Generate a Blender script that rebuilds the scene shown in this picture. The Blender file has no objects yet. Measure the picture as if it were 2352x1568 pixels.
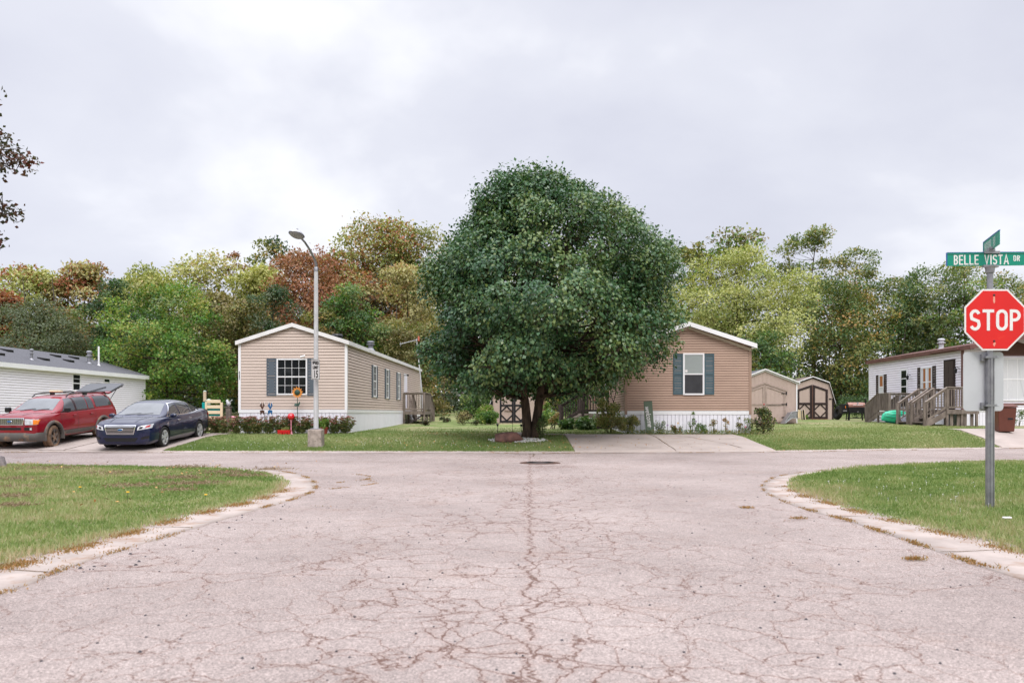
import bpy, bmesh, math, random
import numpy as np
from mathutils import Vector, Matrix
from mathutils.bvhtree import BVHTree
R = math.radians
S = bpy.context.scene
COL = S.collection
EYE = 1.25; FP = 1829.0          # eye height (m) and focal length in pixels of a 2352 px wide frame

# ---------------------------------------------------------------- camera
cam = bpy.data.cameras.new('camera'); co = bpy.data.objects.new('camera', cam); COL.objects.link(co)
co.location = (0, 0, EYE); co.rotation_euler = (R(90), 0, 0)
cam.sensor_width = 36; cam.lens = 28; cam.shift_y = 0.0697; cam.clip_end = 3000; cam.clip_start = .05
cam.dof.use_dof = True; cam.dof.focus_distance = 27.5; cam.dof.aperture_fstop = 2.8
S.camera = co
# ---------------------------------------------------------------- world, sun, exposure
SUN_EL, SUN_AZ = 50, 168          # veiled sun behind the camera
w = bpy.data.worlds.new('World'); S.world = w; w.use_nodes = True
nt = w.node_tree; nt.nodes.clear()
def N(nt, t, **k):
    n = nt.nodes.new(t)
    for a, b in k.items():
        if a.startswith('i_'):
            key = a[2:].replace('_', ' ')
            n.inputs[int(key) if key.isdigit() else key].default_value = b
        else: setattr(n, a, b)
    return n
def ramp(nt, fac, stops, interp='LINEAR'):
    r = N(nt, 'ShaderNodeValToRGB'); r.color_ramp.interpolation = interp
    e = r.color_ramp.elements
    while len(e) > 1: e.remove(e[-1])
    for i, (p, c) in enumerate(stops):
        if not hasattr(c, '__len__'): c = (c, c, c)
        x = e[0] if i == 0 else e.new(p)
        x.position = p; x.color = (*c[:3], 1)
    nt.links.new(fac, r.inputs[0]); return r.outputs[0]
def math_(nt, op, a, b=None, c=None):
    n = N(nt, 'ShaderNodeMath', operation=op)
    for i, v in enumerate((a, b, c)):
        if v is None: continue
        if isinstance(v, (int, float)): n.inputs[i].default_value = v
        else: nt.links.new(v, n.inputs[i])
    return n.outputs[0]
def mix(nt, fac, a, b, blend='MIX'):
    n = N(nt, 'ShaderNodeMix', data_type='RGBA', blend_type=blend)
    for i, v in ((0, fac), (6, a), (7, b)):
        if isinstance(v, (int, float)): n.inputs[i].default_value = v
        elif isinstance(v, tuple): n.inputs[i].default_value = (*v[:3], 1)
        else: nt.links.new(v, n.inputs[i])
    return n.outputs[2]
tc = N(nt, 'ShaderNodeTexCoord'); sep = N(nt, 'ShaderNodeSeparateXYZ'); nt.links.new(tc.outputs['Generated'], sep.inputs[0])
zc = math_(nt, 'MAXIMUM', sep.outputs[2], 0.0)
zz = math_(nt, 'ADD', zc, 0.40)
cx = math_(nt, 'DIVIDE', sep.outputs[0], zz); cy = math_(nt, 'DIVIDE', sep.outputs[1], zz)
cb = N(nt, 'ShaderNodeCombineXYZ'); nt.links.new(cx, cb.inputs[0]); nt.links.new(cy, cb.inputs[1])
n1 = N(nt, 'ShaderNodeTexNoise', i_Scale=1.25, i_Detail=6.0, i_Roughness=0.50, i_Distortion=0.12)
mp = N(nt, 'ShaderNodeMapping'); mp.inputs['Location'].default_value = (4.1, 4.4, 8.2)
nt.links.new(cb.outputs[0], mp.inputs[0]); nt.links.new(mp.outputs[0], n1.inputs['Vector'])
cl = ramp(nt, n1.outputs[0], [(.30, (.50, .51, .585)), (.42, (.55, .56, .635)), (.52, (.61, .62, .685)), (.60, (.745, .75, .79)), (.70, (.80, .80, .82))])
up = ramp(nt, sep.outputs[2], [(0.0, .98), (.47, 1.0), (.66, 2.6), (1.0, 3.9)])
bright = mix(nt, 1.0, cl, up, 'MULTIPLY')
bright = mix(nt, 1.0, bright, ramp(nt, math_(nt, 'ADD', math_(nt, 'MULTIPLY', sep.outputs[0], .5), .5), [(.2, 1.06), (.8, 1.02)]), 'MULTIPLY')
# the part of the sky behind and left of the camera is brighter (thin cloud in front of the sun)
sk = N(nt, 'ShaderNodeTexSky', sky_type='NISHITA', sun_disc=False, sun_elevation=R(SUN_EL), sun_rotation=R(SUN_AZ))
b1 = N(nt, 'ShaderNodeBackground', i_Strength=0.10); nt.links.new(sk.outputs[0], b1.inputs[0])
b2 = N(nt, 'ShaderNodeBackground', i_Strength=.99); nt.links.new(bright, b2.inputs[0])
ad = N(nt, 'ShaderNodeMixShader', i_Fac=0.94); nt.links.new(b1.outputs[0], ad.inputs[1]); nt.links.new(b2.outputs[0], ad.inputs[2])
wo = N(nt, 'ShaderNodeOutputWorld'); nt.links.new(ad.outputs[0], wo.inputs[0])
sl = bpy.data.lights.new('sun', 'SUN'); sl.energy = 1.5; sl.angle = R(30); sl.color = (1, .96, .9)
so = bpy.data.objects.new('sun', sl); COL.objects.link(so)
sd = Vector((math.sin(R(SUN_AZ)) * math.cos(R(SUN_EL)), math.cos(R(SUN_AZ)) * math.cos(R(SUN_EL)), math.sin(R(SUN_EL))))
so.rotation_euler = sd.to_track_quat('Z', 'Y').to_euler(); so.location = sd * 60
S.view_settings.view_transform = 'Standard'; S.view_settings.look = 'None'; S.view_settings.exposure = 0.44; S.view_settings.gamma = 1
S.render.engine = 'CYCLES'; S.cycles.max_bounces = 6; S.cycles.diffuse_bounces = 3; S.cycles.glossy_bounces = 2
S.cycles.transmission_bounces = 3; S.cycles.transparent_max_bounces = 8

# ---------------------------------------------------------------- materials
def mat(name, col, rough=.6, spec=.5, metal=0, noise=0.0, nscale=5.0, col2=None, bump=0, bscale=60, coat=0, dirt=None, stretch=None):
    m = bpy.data.materials.new(name); m.use_nodes = True; t = m.node_tree; p = t.nodes['Principled BSDF']
    p.inputs['Base Color'].default_value = (*col, 1); p.inputs['Roughness'].default_value = rough
    p.inputs['Metallic'].default_value = metal; p.inputs['Specular IOR Level'].default_value = spec
    if coat: p.inputs['Coat Weight'].default_value = coat; p.inputs['Coat Roughness'].default_value = .04
    if noise or col2 or bump or dirt:
        g = N(t, 'ShaderNodeTexCoord'); vec = g.outputs['Object']
        if stretch:
            q = N(t, 'ShaderNodeMapping'); q.inputs['Scale'].default_value = stretch; t.links.new(vec, q.inputs[0]); vec = q.outputs[0]
    if noise or col2:
        n = N(t, 'ShaderNodeTexNoise', i_Scale=nscale, i_Detail=6.0, i_Roughness=.6); t.links.new(vec, n.inputs['Vector'])
        c2 = col2 or tuple(c * (1 - noise) for c in col); c1 = col if col2 else tuple(min(1, c * (1 + noise * .6)) for c in col)
        f = ramp(t, n.outputs[0], [(.36, 0.0), (.64, 1.0)])
        c = mix(t, f, c2, c1)
        if dirt:
            n3 = N(t, 'ShaderNodeTexNoise', i_Scale=dirt[1], i_Detail=5.0, i_Roughness=.65); t.links.new(vec, n3.inputs['Vector'])
            f3 = ramp(t, n3.outputs[0], [(dirt[2], 0.0), (dirt[2] + .14, 1.0)])
            c = mix(t, f3, c, dirt[0])
        t.links.new(c, p.inputs['Base Color'])
    if bump:
        n2 = N(t, 'ShaderNodeTexNoise', i_Scale=bscale, i_Detail=4.0, i_Roughness=.6); t.links.new(vec, n2.inputs['Vector'])
        bm = N(t, 'ShaderNodeBump', i_Strength=bump, i_Distance=.01); t.links.new(n2.outputs[0], bm.inputs['Height'])
        t.links.new(bm.outputs[0], p.inputs['Normal'])
    return m
def leafmat(name, cols, trans=.30, rough=.55, spec=.35, tcol=None):
    """leaf colours are picked leaf by leaf from the mesh attribute 'tint' (0..1)"""
    m = bpy.data.materials.new(name); m.use_nodes = True; t = m.node_tree; p = t.nodes['Principled BSDF']
    a = N(t, 'ShaderNodeAttribute', attribute_name='tint')
    k = len(cols); c = ramp(t, a.outputs['Fac'], [((i / (k - 1)), cc) for i, cc in enumerate(cols)])
    t.links.new(c, p.inputs['Base Color']); p.inputs['Roughness'].default_value = rough; p.inputs['Specular IOR Level'].default_value = spec
    if trans:
        tr = N(t, 'ShaderNodeBsdfTranslucent'); c2 = mix(t, 1.0, c, tcol or (1.25, 1.3, .7), 'MULTIPLY'); t.links.new(c2, tr.inputs[0])
        mx = N(t, 'ShaderNodeMixShader', i_Fac=trans); t.links.new(p.outputs[0], mx.inputs[1]); t.links.new(tr.outputs[0], mx.inputs[2])
        t.links.new(mx.outputs[0], t.nodes['Material Output'].inputs[0])
    return m
M = {}
M['tan'] = mat('tan_vinyl', (.585, .475, .41), .55, .3, noise=.045, nscale=1.2, stretch=(1, 1, 3))
M['seam_shade_tan'] = mat('tan_vinyl_seam_shade', (.16, .085, .065), .8, .1)  # groove colours darkened to paint in the shade line under each course
M['seam_shade_brown'] = mat('brown_vinyl_seam_shade', (.15, .085, .065), .8, .1)
M['seam_shade_white'] = mat('white_vinyl_seam_shade', (.34, .28, .29), .8, .1)
M['brownvinyl'] = mat('brown_vinyl', (.42, .285, .215), .55, .3, noise=.06, nscale=1.2, dirt=((.30, .2, .14), 2.2, .66), stretch=(1, 1, 3))
M['whitevinyl'] = mat('white_vinyl', (.86, .82, .88), .5, .3, noise=.03, nscale=1.0)
M['whitetrim'] = mat('white_trim', (.80, .79, .80), .45, .4, noise=.03, nscale=1.5)
M['fascia'] = mat('aged_white_fascia', (.74, .72, .71), .5, .4, noise=.07, nscale=2.2, stretch=(1, 1, .3))
M['skirt'] = mat('white_skirting', (.85, .83, .89), .45, .4, noise=.05, nscale=1.3, dirt=((.52, .50, .46), 1.8, .68))
M['cornertan'] = mat('tan_trim', (.33, .22, .165), .55, .3)
M['shgrey'] = mat('slate_grey_shutter', (.095, .115, .14), .5, .4)
M['shteal'] = mat('teal_shutter', (.055, .10, .12), .5, .4)
M['shbrown'] = mat('dark_brown_shutter', (.05, .033, .03), .5, .4)
M['glass'] = mat('window_glass', (.012, .014, .016), .04, .55)
M['glass2'] = mat('window_glass_screened', (.045, .045, .05), .25, .4, noise=.2, nscale=2)
M['blind'] = mat('pale_blind', (.34, .385, .37), .3, .5)
M['curtain'] = mat('sheer_curtain', (.60, .60, .62), .7, .2)
M['ochrecurtain'] = mat('ochre_curtain', (.33, .13, .045), .8, .2)
M['darkshingle'] = mat('dark_shingle', (.06, .06, .062), .9, .2, noise=.3, nscale=14)
M['greyshingle'] = mat('grey_shingle', (.12, .12, .13), .9, .2, noise=.28, nscale=16, bump=.4, bscale=40)
M['brownshingle'] = mat('brown_shingle', (.135, .072, .062), .9, .2, noise=.3, nscale=14, bump=.4, bscale=40)
M['brownmetal'] = mat('brown_metal_trim', (.15, .07, .06), .45, .4, noise=.2, nscale=3)
M['beigeshingle'] = mat('beige_shingle', (.30, .24, .22), .9, .2, noise=.2, nscale=14)
M['wood'] = mat('weathered_wood', (.25, .205, .175), .85, .2, col2=(.125, .10, .085), nscale=5, bump=.4, bscale=30, stretch=(1, 1, .35))
M['woodrail'] = mat('weathered_handrail', (.33, .28, .245), .85, .2, col2=(.2, .155, .125), nscale=6, bump=.3, bscale=30)
M['darkwood'] = mat('dark_stained_wood', (.052, .038, .034), .75, .3, noise=.4, nscale=6)
M['newwood'] = mat('orange_new_wood', (.42, .15, .04), .7, .2, noise=.2)
M['shedbeige'] = mat('beige_shed_board', (.445, .345, .30), .7, .2, noise=.06, nscale=2.5, dirt=((.34, .26, .22), 2.5, .66), stretch=(1, 1, .3))
M['shedtrim'] = mat('espresso_trim', (.028, .016, .015), .6, .3, noise=.3)
M['blacktrim'] = mat('black_trim', (.012, .012, .015), .6, .3)
M['black'] = mat('black_paint', (.012, .012, .013), .35, .4)
M['rubber'] = mat('tyre_rubber', (.016, .015, .015), .75, .3, noise=.25, nscale=20)
M['mudrubber'] = mat('muddy_tyre', (.03, .026, .022), .85, .2, col2=(.27, .165, .10), nscale=3.0)
M['galv'] = mat('galvanised_steel', (.30, .30, .32), .42, .5, metal=.6, noise=.22, nscale=7)
M['alum'] = mat('bare_aluminium_sign', (.52, .525, .55), .5, .5, metal=.15, noise=.05, nscale=3, dirt=((.27, .27, .33), 9, .72))
M['lamppole'] = mat('pale_grey_pole', (.50, .50, .50), .5, .4, noise=.1, nscale=4, dirt=((.25, .23, .2), 14, .7))
M['concrete'] = mat('kerb_concrete', (.385, .325, .29), .85, .2, noise=.16, nscale=2.4, dirt=((.30, .205, .15), 2.1, .53), bump=.3, bscale=90)
M['drive'] = mat('driveway_concrete', (.375, .315, .28), .85, .2, noise=.12, nscale=.9, dirt=((.33, .22, .17), 1.1, .64), bump=.2, bscale=80)
M['pier'] = mat('stained_concrete', (.36, .30, .26), .9, .2, noise=.3, nscale=6, dirt=((.10, .075, .06), 8, .60), bump=.6, bscale=30)
M['red'] = mat('sign_red', (.66, .012, .010), .35, .5, noise=.07, nscale=2, dirt=((.66, .05, .02), 4, .66))
M['signwhite'] = mat('sign_white', (.74, .71, .70), .45, .4, noise=.05, nscale=8)
M['green'] = mat('sign_green', (.0, .235, .155), .35, .5, noise=.05)
M['signblue'] = mat('sign_edge_blue', (.02, .09, .32), .4, .5)
M['bark'] = mat('bark', (.11, .078, .055), .95, .1, col2=(.035, .026, .021), nscale=7, bump=1.0, bscale=22, stretch=(1, 1, .25))
M['barkgrey'] = mat('grey_bark', (.10, .085, .07), .95, .1, noise=.4, nscale=6)
M['boulder'] = mat('red_granite', (.25, .125, .10), .85, .25, col2=(.11, .06, .05), nscale=2.6, bump=.8, bscale=14, dirt=((.32, .19, .16), 7, .62))
M['whitestone'] = mat('white_pebble', (.72, .70, .68), .7, .3, noise=.15, nscale=9)
M['chrome'] = mat('chrome', (.72, .72, .73), .12, .5, metal=1)
M['silver'] = mat('silver_paint', (.45, .45, .46), .3, .5, metal=.7)
M['carblue'] = mat('dark_blue_car_paint', (.002, .006, .038), .4, .2, coat=1.0)
M['carred'] = mat('red_car_paint', (.23, .002, .010), .4, .2, coat=.9)
M['cladding'] = mat('grey_plastic_cladding', (.10, .09, .08), .6, .3, dirt=((.28, .17, .10), 2.6, .52), noise=.1)
M['autoglass'] = mat('car_glass', (.03, .035, .038), .03, .9)
M['wsglass'] = mat('windscreen_glass', (.13, .14, .145), .05, .9, noise=.25, nscale=1.3)
M['lampclear'] = mat('headlight_lens', (.62, .63, .65), .08, .8, noise=.25, nscale=14)
M['amber'] = mat('amber_lens', (.85, .22, .01), .15, .6)
M['redlens'] = mat('red_lens', (.45, .02, .02), .15, .6)
M['red_plastic'] = mat('red_plastic', (.55, .01, .012), .3, .5)
M['redglass'] = mat('red_gazing_glass', (.62, .0, .012), .06, .8, coat=.6)
M['orange'] = mat('sunflower_orange', (.72, .27, .055), .5, .4, noise=.15, nscale=12)
M['dkgreen'] = mat('dark_green_paint', (.03, .07, .05), .5, .4, noise=.3, nscale=30)
M['sage'] = mat('sage_green_board', (.115, .15, .105), .7, .2, noise=.12, nscale=5)
M['cream'] = mat('cream_plastic', (.70, .58, .40), .5, .4)
M['teal'] = mat('teal_plastic', (.0, .30, .30), .4, .4)
M['pink'] = mat('pink_plastic', (.75, .30, .38), .5, .4)
M['kayakgreen'] = mat('kayak_green', (.03, .52, .30), .35, .5, noise=.12, nscale=4)
M['kayakblue'] = mat('kayak_blue', (.0, .30, .36), .35, .5)
M['tarp'] = mat('grey_tarp', (.20, .20, .23), .7, .3, noise=.2, nscale=5)
M['binbrown'] = mat('brown_bin', (.115, .035, .022), .45, .4, noise=.1)
M['copper'] = mat('bronze_lid', (.30, .15, .115), .35, .5, metal=.4, noise=.1)
M['grey'] = mat('grey_plastic', (.3, .3, .31), .5, .4)
M['bluepaint'] = mat('blue_paint', (.01, .10, .25), .5, .4)
M['palegreen'] = mat('pale_green_box', (.36, .43, .37), .5, .4, noise=.1)
M['flagred'] = mat('flag_red', (.50, .06, .07), .8, .1)
M['flagwhite'] = mat('flag_white', (.72, .66, .66), .8, .1)
M['flagblue'] = mat('flag_blue', (.03, .04, .14), .8, .1)
M['brick'] = mat('brown_panel', (.10, .045, .03), .6, .3, noise=.15)
M['paleblue'] = mat('glossy_clear_plastic', (.55, .42, .30), .3, .5)
M['rust'] = mat('rusty_iron', (.09, .045, .03), .8, .3, noise=.4, nscale=20, bump=.5, bscale=60)
M['stem'] = mat('plant_stem', (.10, .11, .05), .8, .2, noise=.3)
M['gateglass'] = mat('dark_rear_glass', (.035, .038, .042), .12, .5)
M['petalyellow'] = mat('yellow_petal', (.75, .42, .02), .6, .2)
M['petalpurple'] = mat('violet_petal', (.20, .06, .32), .6, .2)
M['petalpink'] = mat('pink_petal', (.65, .05, .20), .6, .2)
# leaf palettes
L = {}
L['pear'] = leafmat('pear_leaf', [(.026, .080, .030), (.038, .105, .040), (.055, .130, .048), (.075, .155, .052), (.12, .19, .055), (.16, .21, .06)], .18, .33, .5)
L['yellowgreen'] = leafmat('yellow_green_leaf', [(0.195, 0.225, 0.062), (0.302, 0.332, 0.098), (0.390, 0.399, 0.137), (0.488, 0.458, 0.176)])
L['khaki'] = leafmat('khaki_leaf', [(0.236, 0.217, 0.090), (0.362, 0.335, 0.145), (0.490, 0.453, 0.217), (0.399, 0.236, 0.109)])
L['rust'] = leafmat('rust_leaf', [(0.252, 0.076, 0.037), (0.386, 0.143, 0.067), (0.252, 0.168, 0.067), (0.202, 0.202, 0.067)])
L['rustred'] = leafmat('red_rust_leaf', [(.20, .075, .04), (.28, .115, .06), (.33, .155, .075), (.22, .13, .06)])
L['olive'] = leafmat('olive_leaf', [(0.113, 0.151, 0.042), (0.189, 0.217, 0.064), (0.282, 0.264, 0.085), (0.395, 0.226, 0.075)])
L['brownolive'] = leafmat('brown_olive_leaf', [(.11, .12, .04), (.16, .15, .055), (.20, .165, .07), (.27, .21, .10)])
L['bright'] = leafmat('bright_green_leaf', [(0.052, 0.138, 0.019), (0.089, 0.203, 0.029), (0.162, 0.276, 0.046), (0.356, 0.341, 0.082)])
L['mid'] = leafmat('mid_green_leaf', [(0.042, 0.096, 0.039), (0.079, 0.150, 0.053), (0.131, 0.194, 0.064), (0.229, 0.229, 0.079)])
L['dark'] = leafmat('dark_green_leaf', [(0.030, 0.068, 0.028), (0.044, 0.090, 0.036), (0.070, 0.120, 0.046)])
L['greygreen'] = leafmat('grey_green_leaf', [(0.079, 0.105, 0.061), (0.114, 0.140, 0.079), (0.150, 0.176, 0.096)])
L['paleyg'] = leafmat('pale_yellow_green_leaf', [(0.188, 0.225, 0.066), (0.300, 0.338, 0.104), (0.413, 0.431, 0.160), (0.525, 0.506, 0.225)])
L['airy'] = leafmat('airy_green_leaf', [(0.088, 0.137, 0.055), (0.146, 0.205, 0.082), (0.234, 0.273, 0.108), (0.370, 0.312, 0.098)])
L['plum'] = leafmat('plum_leaf', [(.04, .035, .035), (.06, .065, .03), (.12, .03, .02)])
L['sedum'] = leafmat('sedum_leaf', [(.10, .15, .055), (.17, .22, .09), (.30, .22, .09)])
L['sedumflower'] = leafmat('sedum_flower', [(.17, .045, .04), (.28, .09, .07), (.38, .18, .14)], 0)
L['hosta'] = leafmat('hosta_leaf', [(.05, .11, .03), (.09, .17, .06), (.25, .32, .16)])
L['redshrub'] = leafmat('dusky_shrub_leaf', [(.03, .05, .022), (.07, .06, .03), (.12, .045, .035)])
L['undershade'] = leafmat('undershade_leaf', [(.018, .034, .012), (.030, .050, .018), (.055, .070, .026), (.13, .075, .03)], .15)  # leaf colours darkened to paint in the shade under the crowns
L['grass'] = leafmat('grass_blade', [(.10, .17, .04), (.18, .255, .075), (.29, .325, .14), (.40, .355, .21), (.46, .35, .24)], .25, .6, .25)
L['grassfar'] = leafmat('lawn_blade', [(.105, .18, .042), (.19, .255, .085), (.30, .315, .145), (.43, .37, .22)], .25, .6, .25)
L['drygrass'] = leafmat('dry_grass', [(.12, .12, .03), (.26, .17, .06), (.38, .22, .09), (.30, .13, .05)], .2, .7, .2)
L['fallen'] = leafmat('fallen_leaf', [(.30, .10, .03), (.45, .22, .06), (.5, .32, .10), (.18, .06, .03)], 0)

def grassmat(name, dry=.5):
    m = bpy.data.materials.new(name); m.use_nodes = True; t = m.node_tree; p = t.nodes['Principled BSDF']
    g = N(t, 'ShaderNodeTexCoord'); v = g.outputs['Object']
    a = N(t, 'ShaderNodeTexNoise', i_Scale=.35, i_Detail=5.0, i_Roughness=.6); t.links.new(v, a.inputs['Vector'])
    b = N(t, 'ShaderNodeTexNoise', i_Scale=5.5, i_Detail=8.0, i_Roughness=.7); t.links.new(v, b.inputs['Vector'])
    d = N(t, 'ShaderNodeTexNoise', i_Scale=38.0, i_Detail=4.0, i_Roughness=.7); t.links.new(v, d.inputs['Vector'])
    s = math_(t, 'ADD', math_(t, 'MULTIPLY', a.outputs[0], .62), math_(t, 'MULTIPLY', b.outputs[0], .38))
    c = ramp(t, s, [(.36, (.085, .14, .036)), (.45, (.155, .205, .066)), (.53, (.24, .25, .115)), (.64, (.34, .285, .17))])
    e = ramp(t, d.outputs[0], [(.3, .62), (.7, 1.35)])
    c = mix(t, .8, c, e, 'MULTIPLY')
    t.links.new(c, p.inputs['Base Color']); p.inputs['Roughness'].default_value = .9; p.inputs['Specular IOR Level'].default_value = .1
    bm = N(t, 'ShaderNodeBump', i_Strength=.9, i_Distance=.03); t.links.new(d.outputs[0], bm.inputs['Height']); t.links.new(bm.outputs[0], p.inputs['Normal'])
    return m
M['lawn'] = grassmat('lawn_grass')
M['soil'] = mat('soil', (.17, .11, .07), .95, .1, col2=(.10, .075, .045), nscale=3, bump=.8, bscale=30)

def roadmat():
    m = bpy.data.materials.new('cracked_asphalt'); m.use_nodes = True; t = m.node_tree; p = t.nodes['Principled BSDF']
    v = N(t, 'ShaderNodeTexCoord').outputs['Object']
    def nz(scale, det=5.0, rough=.6, vec=v, dist=0.0):
        n = N(t, 'ShaderNodeTexNoise', i_Scale=scale, i_Detail=det, i_Roughness=rough, i_Distortion=dist); t.links.new(vec, n.inputs['Vector']); return n
    big = nz(.30, 5, .6); fine = nz(95.0, 3.0, .75); mid = nz(4.5, 6, .65)
    base = ramp(t, big.outputs[0], [(.32, (.25, .205, .186)), (.5, (.305, .252, .229)), (.68, (.355, .296, .269))])
    base = mix(t, .5, base, ramp(t, mid.outputs[0], [(.3, .84), (.7, 1.14)]), 'MULTIPLY')
    # aggregate
    vo = N(t, 'ShaderNodeTexVoronoi', i_Scale=120.0); t.links.new(v, vo.inputs['Vector'])
    sc = N(t, 'ShaderNodeSeparateColor'); t.links.new(vo.outputs['Color'], sc.inputs[0])
    agg = ramp(t, sc.outputs[0], [(0.0, .40), (.22, .80), (.72, 1.06), (1.0, 1.65)])
    base = mix(t, .75, base, agg, 'MULTIPLY')
    base = mix(t, .45, base, ramp(t, fine.outputs[0], [(.3, .75), (.7, 1.25)]), 'MULTIPLY')
    # crack network: two voronoi scales, edges warped by noise
    def warp(sc_, amt):
        n = nz(sc_, 5.0, .62); s = N(t, 'ShaderNodeVectorMath', operation='SUBTRACT'); s.inputs[1].default_value = (.5, .5, .5); t.links.new(n.outputs['Color'], s.inputs[0])
        k = N(t, 'ShaderNodeVectorMath', operation='SCALE'); k.inputs['Scale'].default_value = amt; t.links.new(s.outputs[0], k.inputs[0])
        a = N(t, 'ShaderNodeVectorMath', operation='ADD'); t.links.new(v, a.inputs[0]); t.links.new(k.outputs[0], a.inputs[1]); return a.outputs[0]
    def cracks(scale, wvec, w0, mask):
        e = N(t, 'ShaderNodeTexVoronoi', feature='DISTANCE_TO_EDGE', i_Scale=scale, i_Randomness=1.0); t.links.new(wvec, e.inputs['Vector'])
        d = math_(t, 'DIVIDE', e.outputs['Distance'], scale)       # metres from the crack
        wv = math_(t, 'MULTIPLY', mask, w0)
        core = math_(t, 'SUBTRACT', 1.0, math_(t, 'DIVIDE', d, math_(t, 'MAXIMUM', wv, .0001)))
        halo = math_(t, 'SUBTRACT', 1.0, math_(t, 'DIVIDE', d, math_(t, 'MAXIMUM', math_(t, 'MULTIPLY', wv, 5.0), .0001)))
        cl_ = lambda x: math_(t, 'MINIMUM', math_(t, 'MAXIMUM', x, 0.0), 1.0)
        return cl_(math_(t, 'MULTIPLY', core, 2.0)), cl_(halo)
    sp = N(t, 'ShaderNodeSeparateXYZ'); t.links.new(v, sp.inputs[0])
    yy = sp.outputs[1]
    jig = N(t, 'ShaderNodeTexNoise', noise_dimensions='1D', i_Scale=2.6, i_Detail=7.0, i_Roughness=.68); t.links.new(yy, jig.inputs['W'])
    xc = math_(t, 'ADD', math_(t, 'MULTIPLY', math_(t, 'SUBTRACT', jig.outputs[0], .5), .36), math_(t, 'MULTIPLY', yy, .0225))
    dist_c = math_(t, 'ABSOLUTE', math_(t, 'SUBTRACT', sp.outputs[0], xc))
    near_c = math_(t, 'SUBTRACT', 1.0, math_(t, 'MINIMUM', math_(t, 'DIVIDE', dist_c, 2.6), 1.0))
    msk1 = ramp(t, nz(.42, 3, .5).outputs[0], [(.40, 0.0), (.52, .45), (.62, 1.0)])
    msk2 = ramp(t, nz(.75, 3, .5, dist=.5).outputs[0], [(.38, .15), (.54, 1.0)])
    w1 = warp(1.5, .55); w2 = warp(3.6, .26)
    c1, h1 = cracks(.95, w1, .0070, math_(t, 'ADD', math_(t, 'MULTIPLY', near_c, .45), math_(t, 'MULTIPLY', msk1, .75)))
    c2, h2 = cracks(3.3, w2, .0040, math_(t, 'MULTIPLY', msk2, math_(t, 'ADD', .35, near_c)))
    cw = math_(t, 'ADD', .0065, math_(t, 'MULTIPLY', ramp(t, nz(1.3, 3).outputs[0], [(.4, 0.0), (.7, 1.0)]), .012))
    c3 = math_(t, 'MINIMUM', math_(t, 'MAXIMUM', math_(t, 'MULTIPLY', math_(t, 'SUBTRACT', 1.0, math_(t, 'DIVIDE', dist_c, cw)), 2.5), 0.0), 1.0)
    h3 = math_(t, 'MAXIMUM', math_(t, 'SUBTRACT', 1.0, math_(t, 'DIVIDE', dist_c, .05)), 0.0)
    core = math_(t, 'MAXIMUM', math_(t, 'MAXIMUM', c1, c2), c3); halo = math_(t, 'MAXIMUM', math_(t, 'MAXIMUM', h1, h2), h3)
    pat = ramp(t, nz(1.1, 5, .6).outputs[0], [(.56, 0.0), (.72, 1.0)])
    base = mix(t, math_(t, 'MULTIPLY', pat, .22), base, (.27, .17, .12))
    base = mix(t, math_(t, 'MULTIPLY', halo, .26), base, (.25, .135, .095))
    base = mix(t, math_(t, 'MULTIPLY', core, .80), base, (.10, .048, .034))
    t.links.new(base, p.inputs['Base Color']); p.inputs['Roughness'].default_value = .9; p.inputs['Specular IOR Level'].default_value = .2
    hgt = math_(t, 'SUBTRACT', math_(t, 'MULTIPLY', sc.outputs[0], .35), math_(t, 'MULTIPLY', core, 1.6))
    bm = N(t, 'ShaderNodeBump', i_Strength=.55, i_Distance=.006); t.links.new(hgt, bm.inputs['Height']); t.links.new(bm.outputs[0], p.inputs['Normal'])
    return m
M['road'] = roadmat()

# ---------------------------------------------------------------- object helpers
def tag(o, label=None, cat=None, group=None, kind=None):
    if label: o['label'] = label
    if cat: o['category'] = cat
    if group: o['group'] = group
    if kind: o['kind'] = kind
    return o
def thing(name, label, cat, loc=(0, 0, 0), rz=0, group=None):
    o = bpy.data.objects.new(name, None); COL.objects.link(o); o.location = loc; o.rotation_euler = (0, 0, rz); o.empty_display_size = .2
    return tag(o, label, cat, group)
def link(name, me, parent=None, label=None):
    o = bpy.data.objects.new(name, me); COL.objects.link(o)
    if parent: o.parent = parent
    if label: o['label'] = label
    return o
def dup(root, loc, rz=None, label=None, scale=None):
    r = root.copy(); COL.objects.link(r); r.location = loc
    if rz is not None: r.rotation_euler = (0, 0, rz)
    if scale: r.scale = scale if hasattr(scale, '__len__') else (scale,) * 3
    if label: r['label'] = label
    for ch in list(root.children):
        c = ch.copy(); COL.objects.link(c); c.parent = r
        for g in ch.children:
            d = g.copy(); COL.objects.link(d); d.parent = c
    return r
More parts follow.
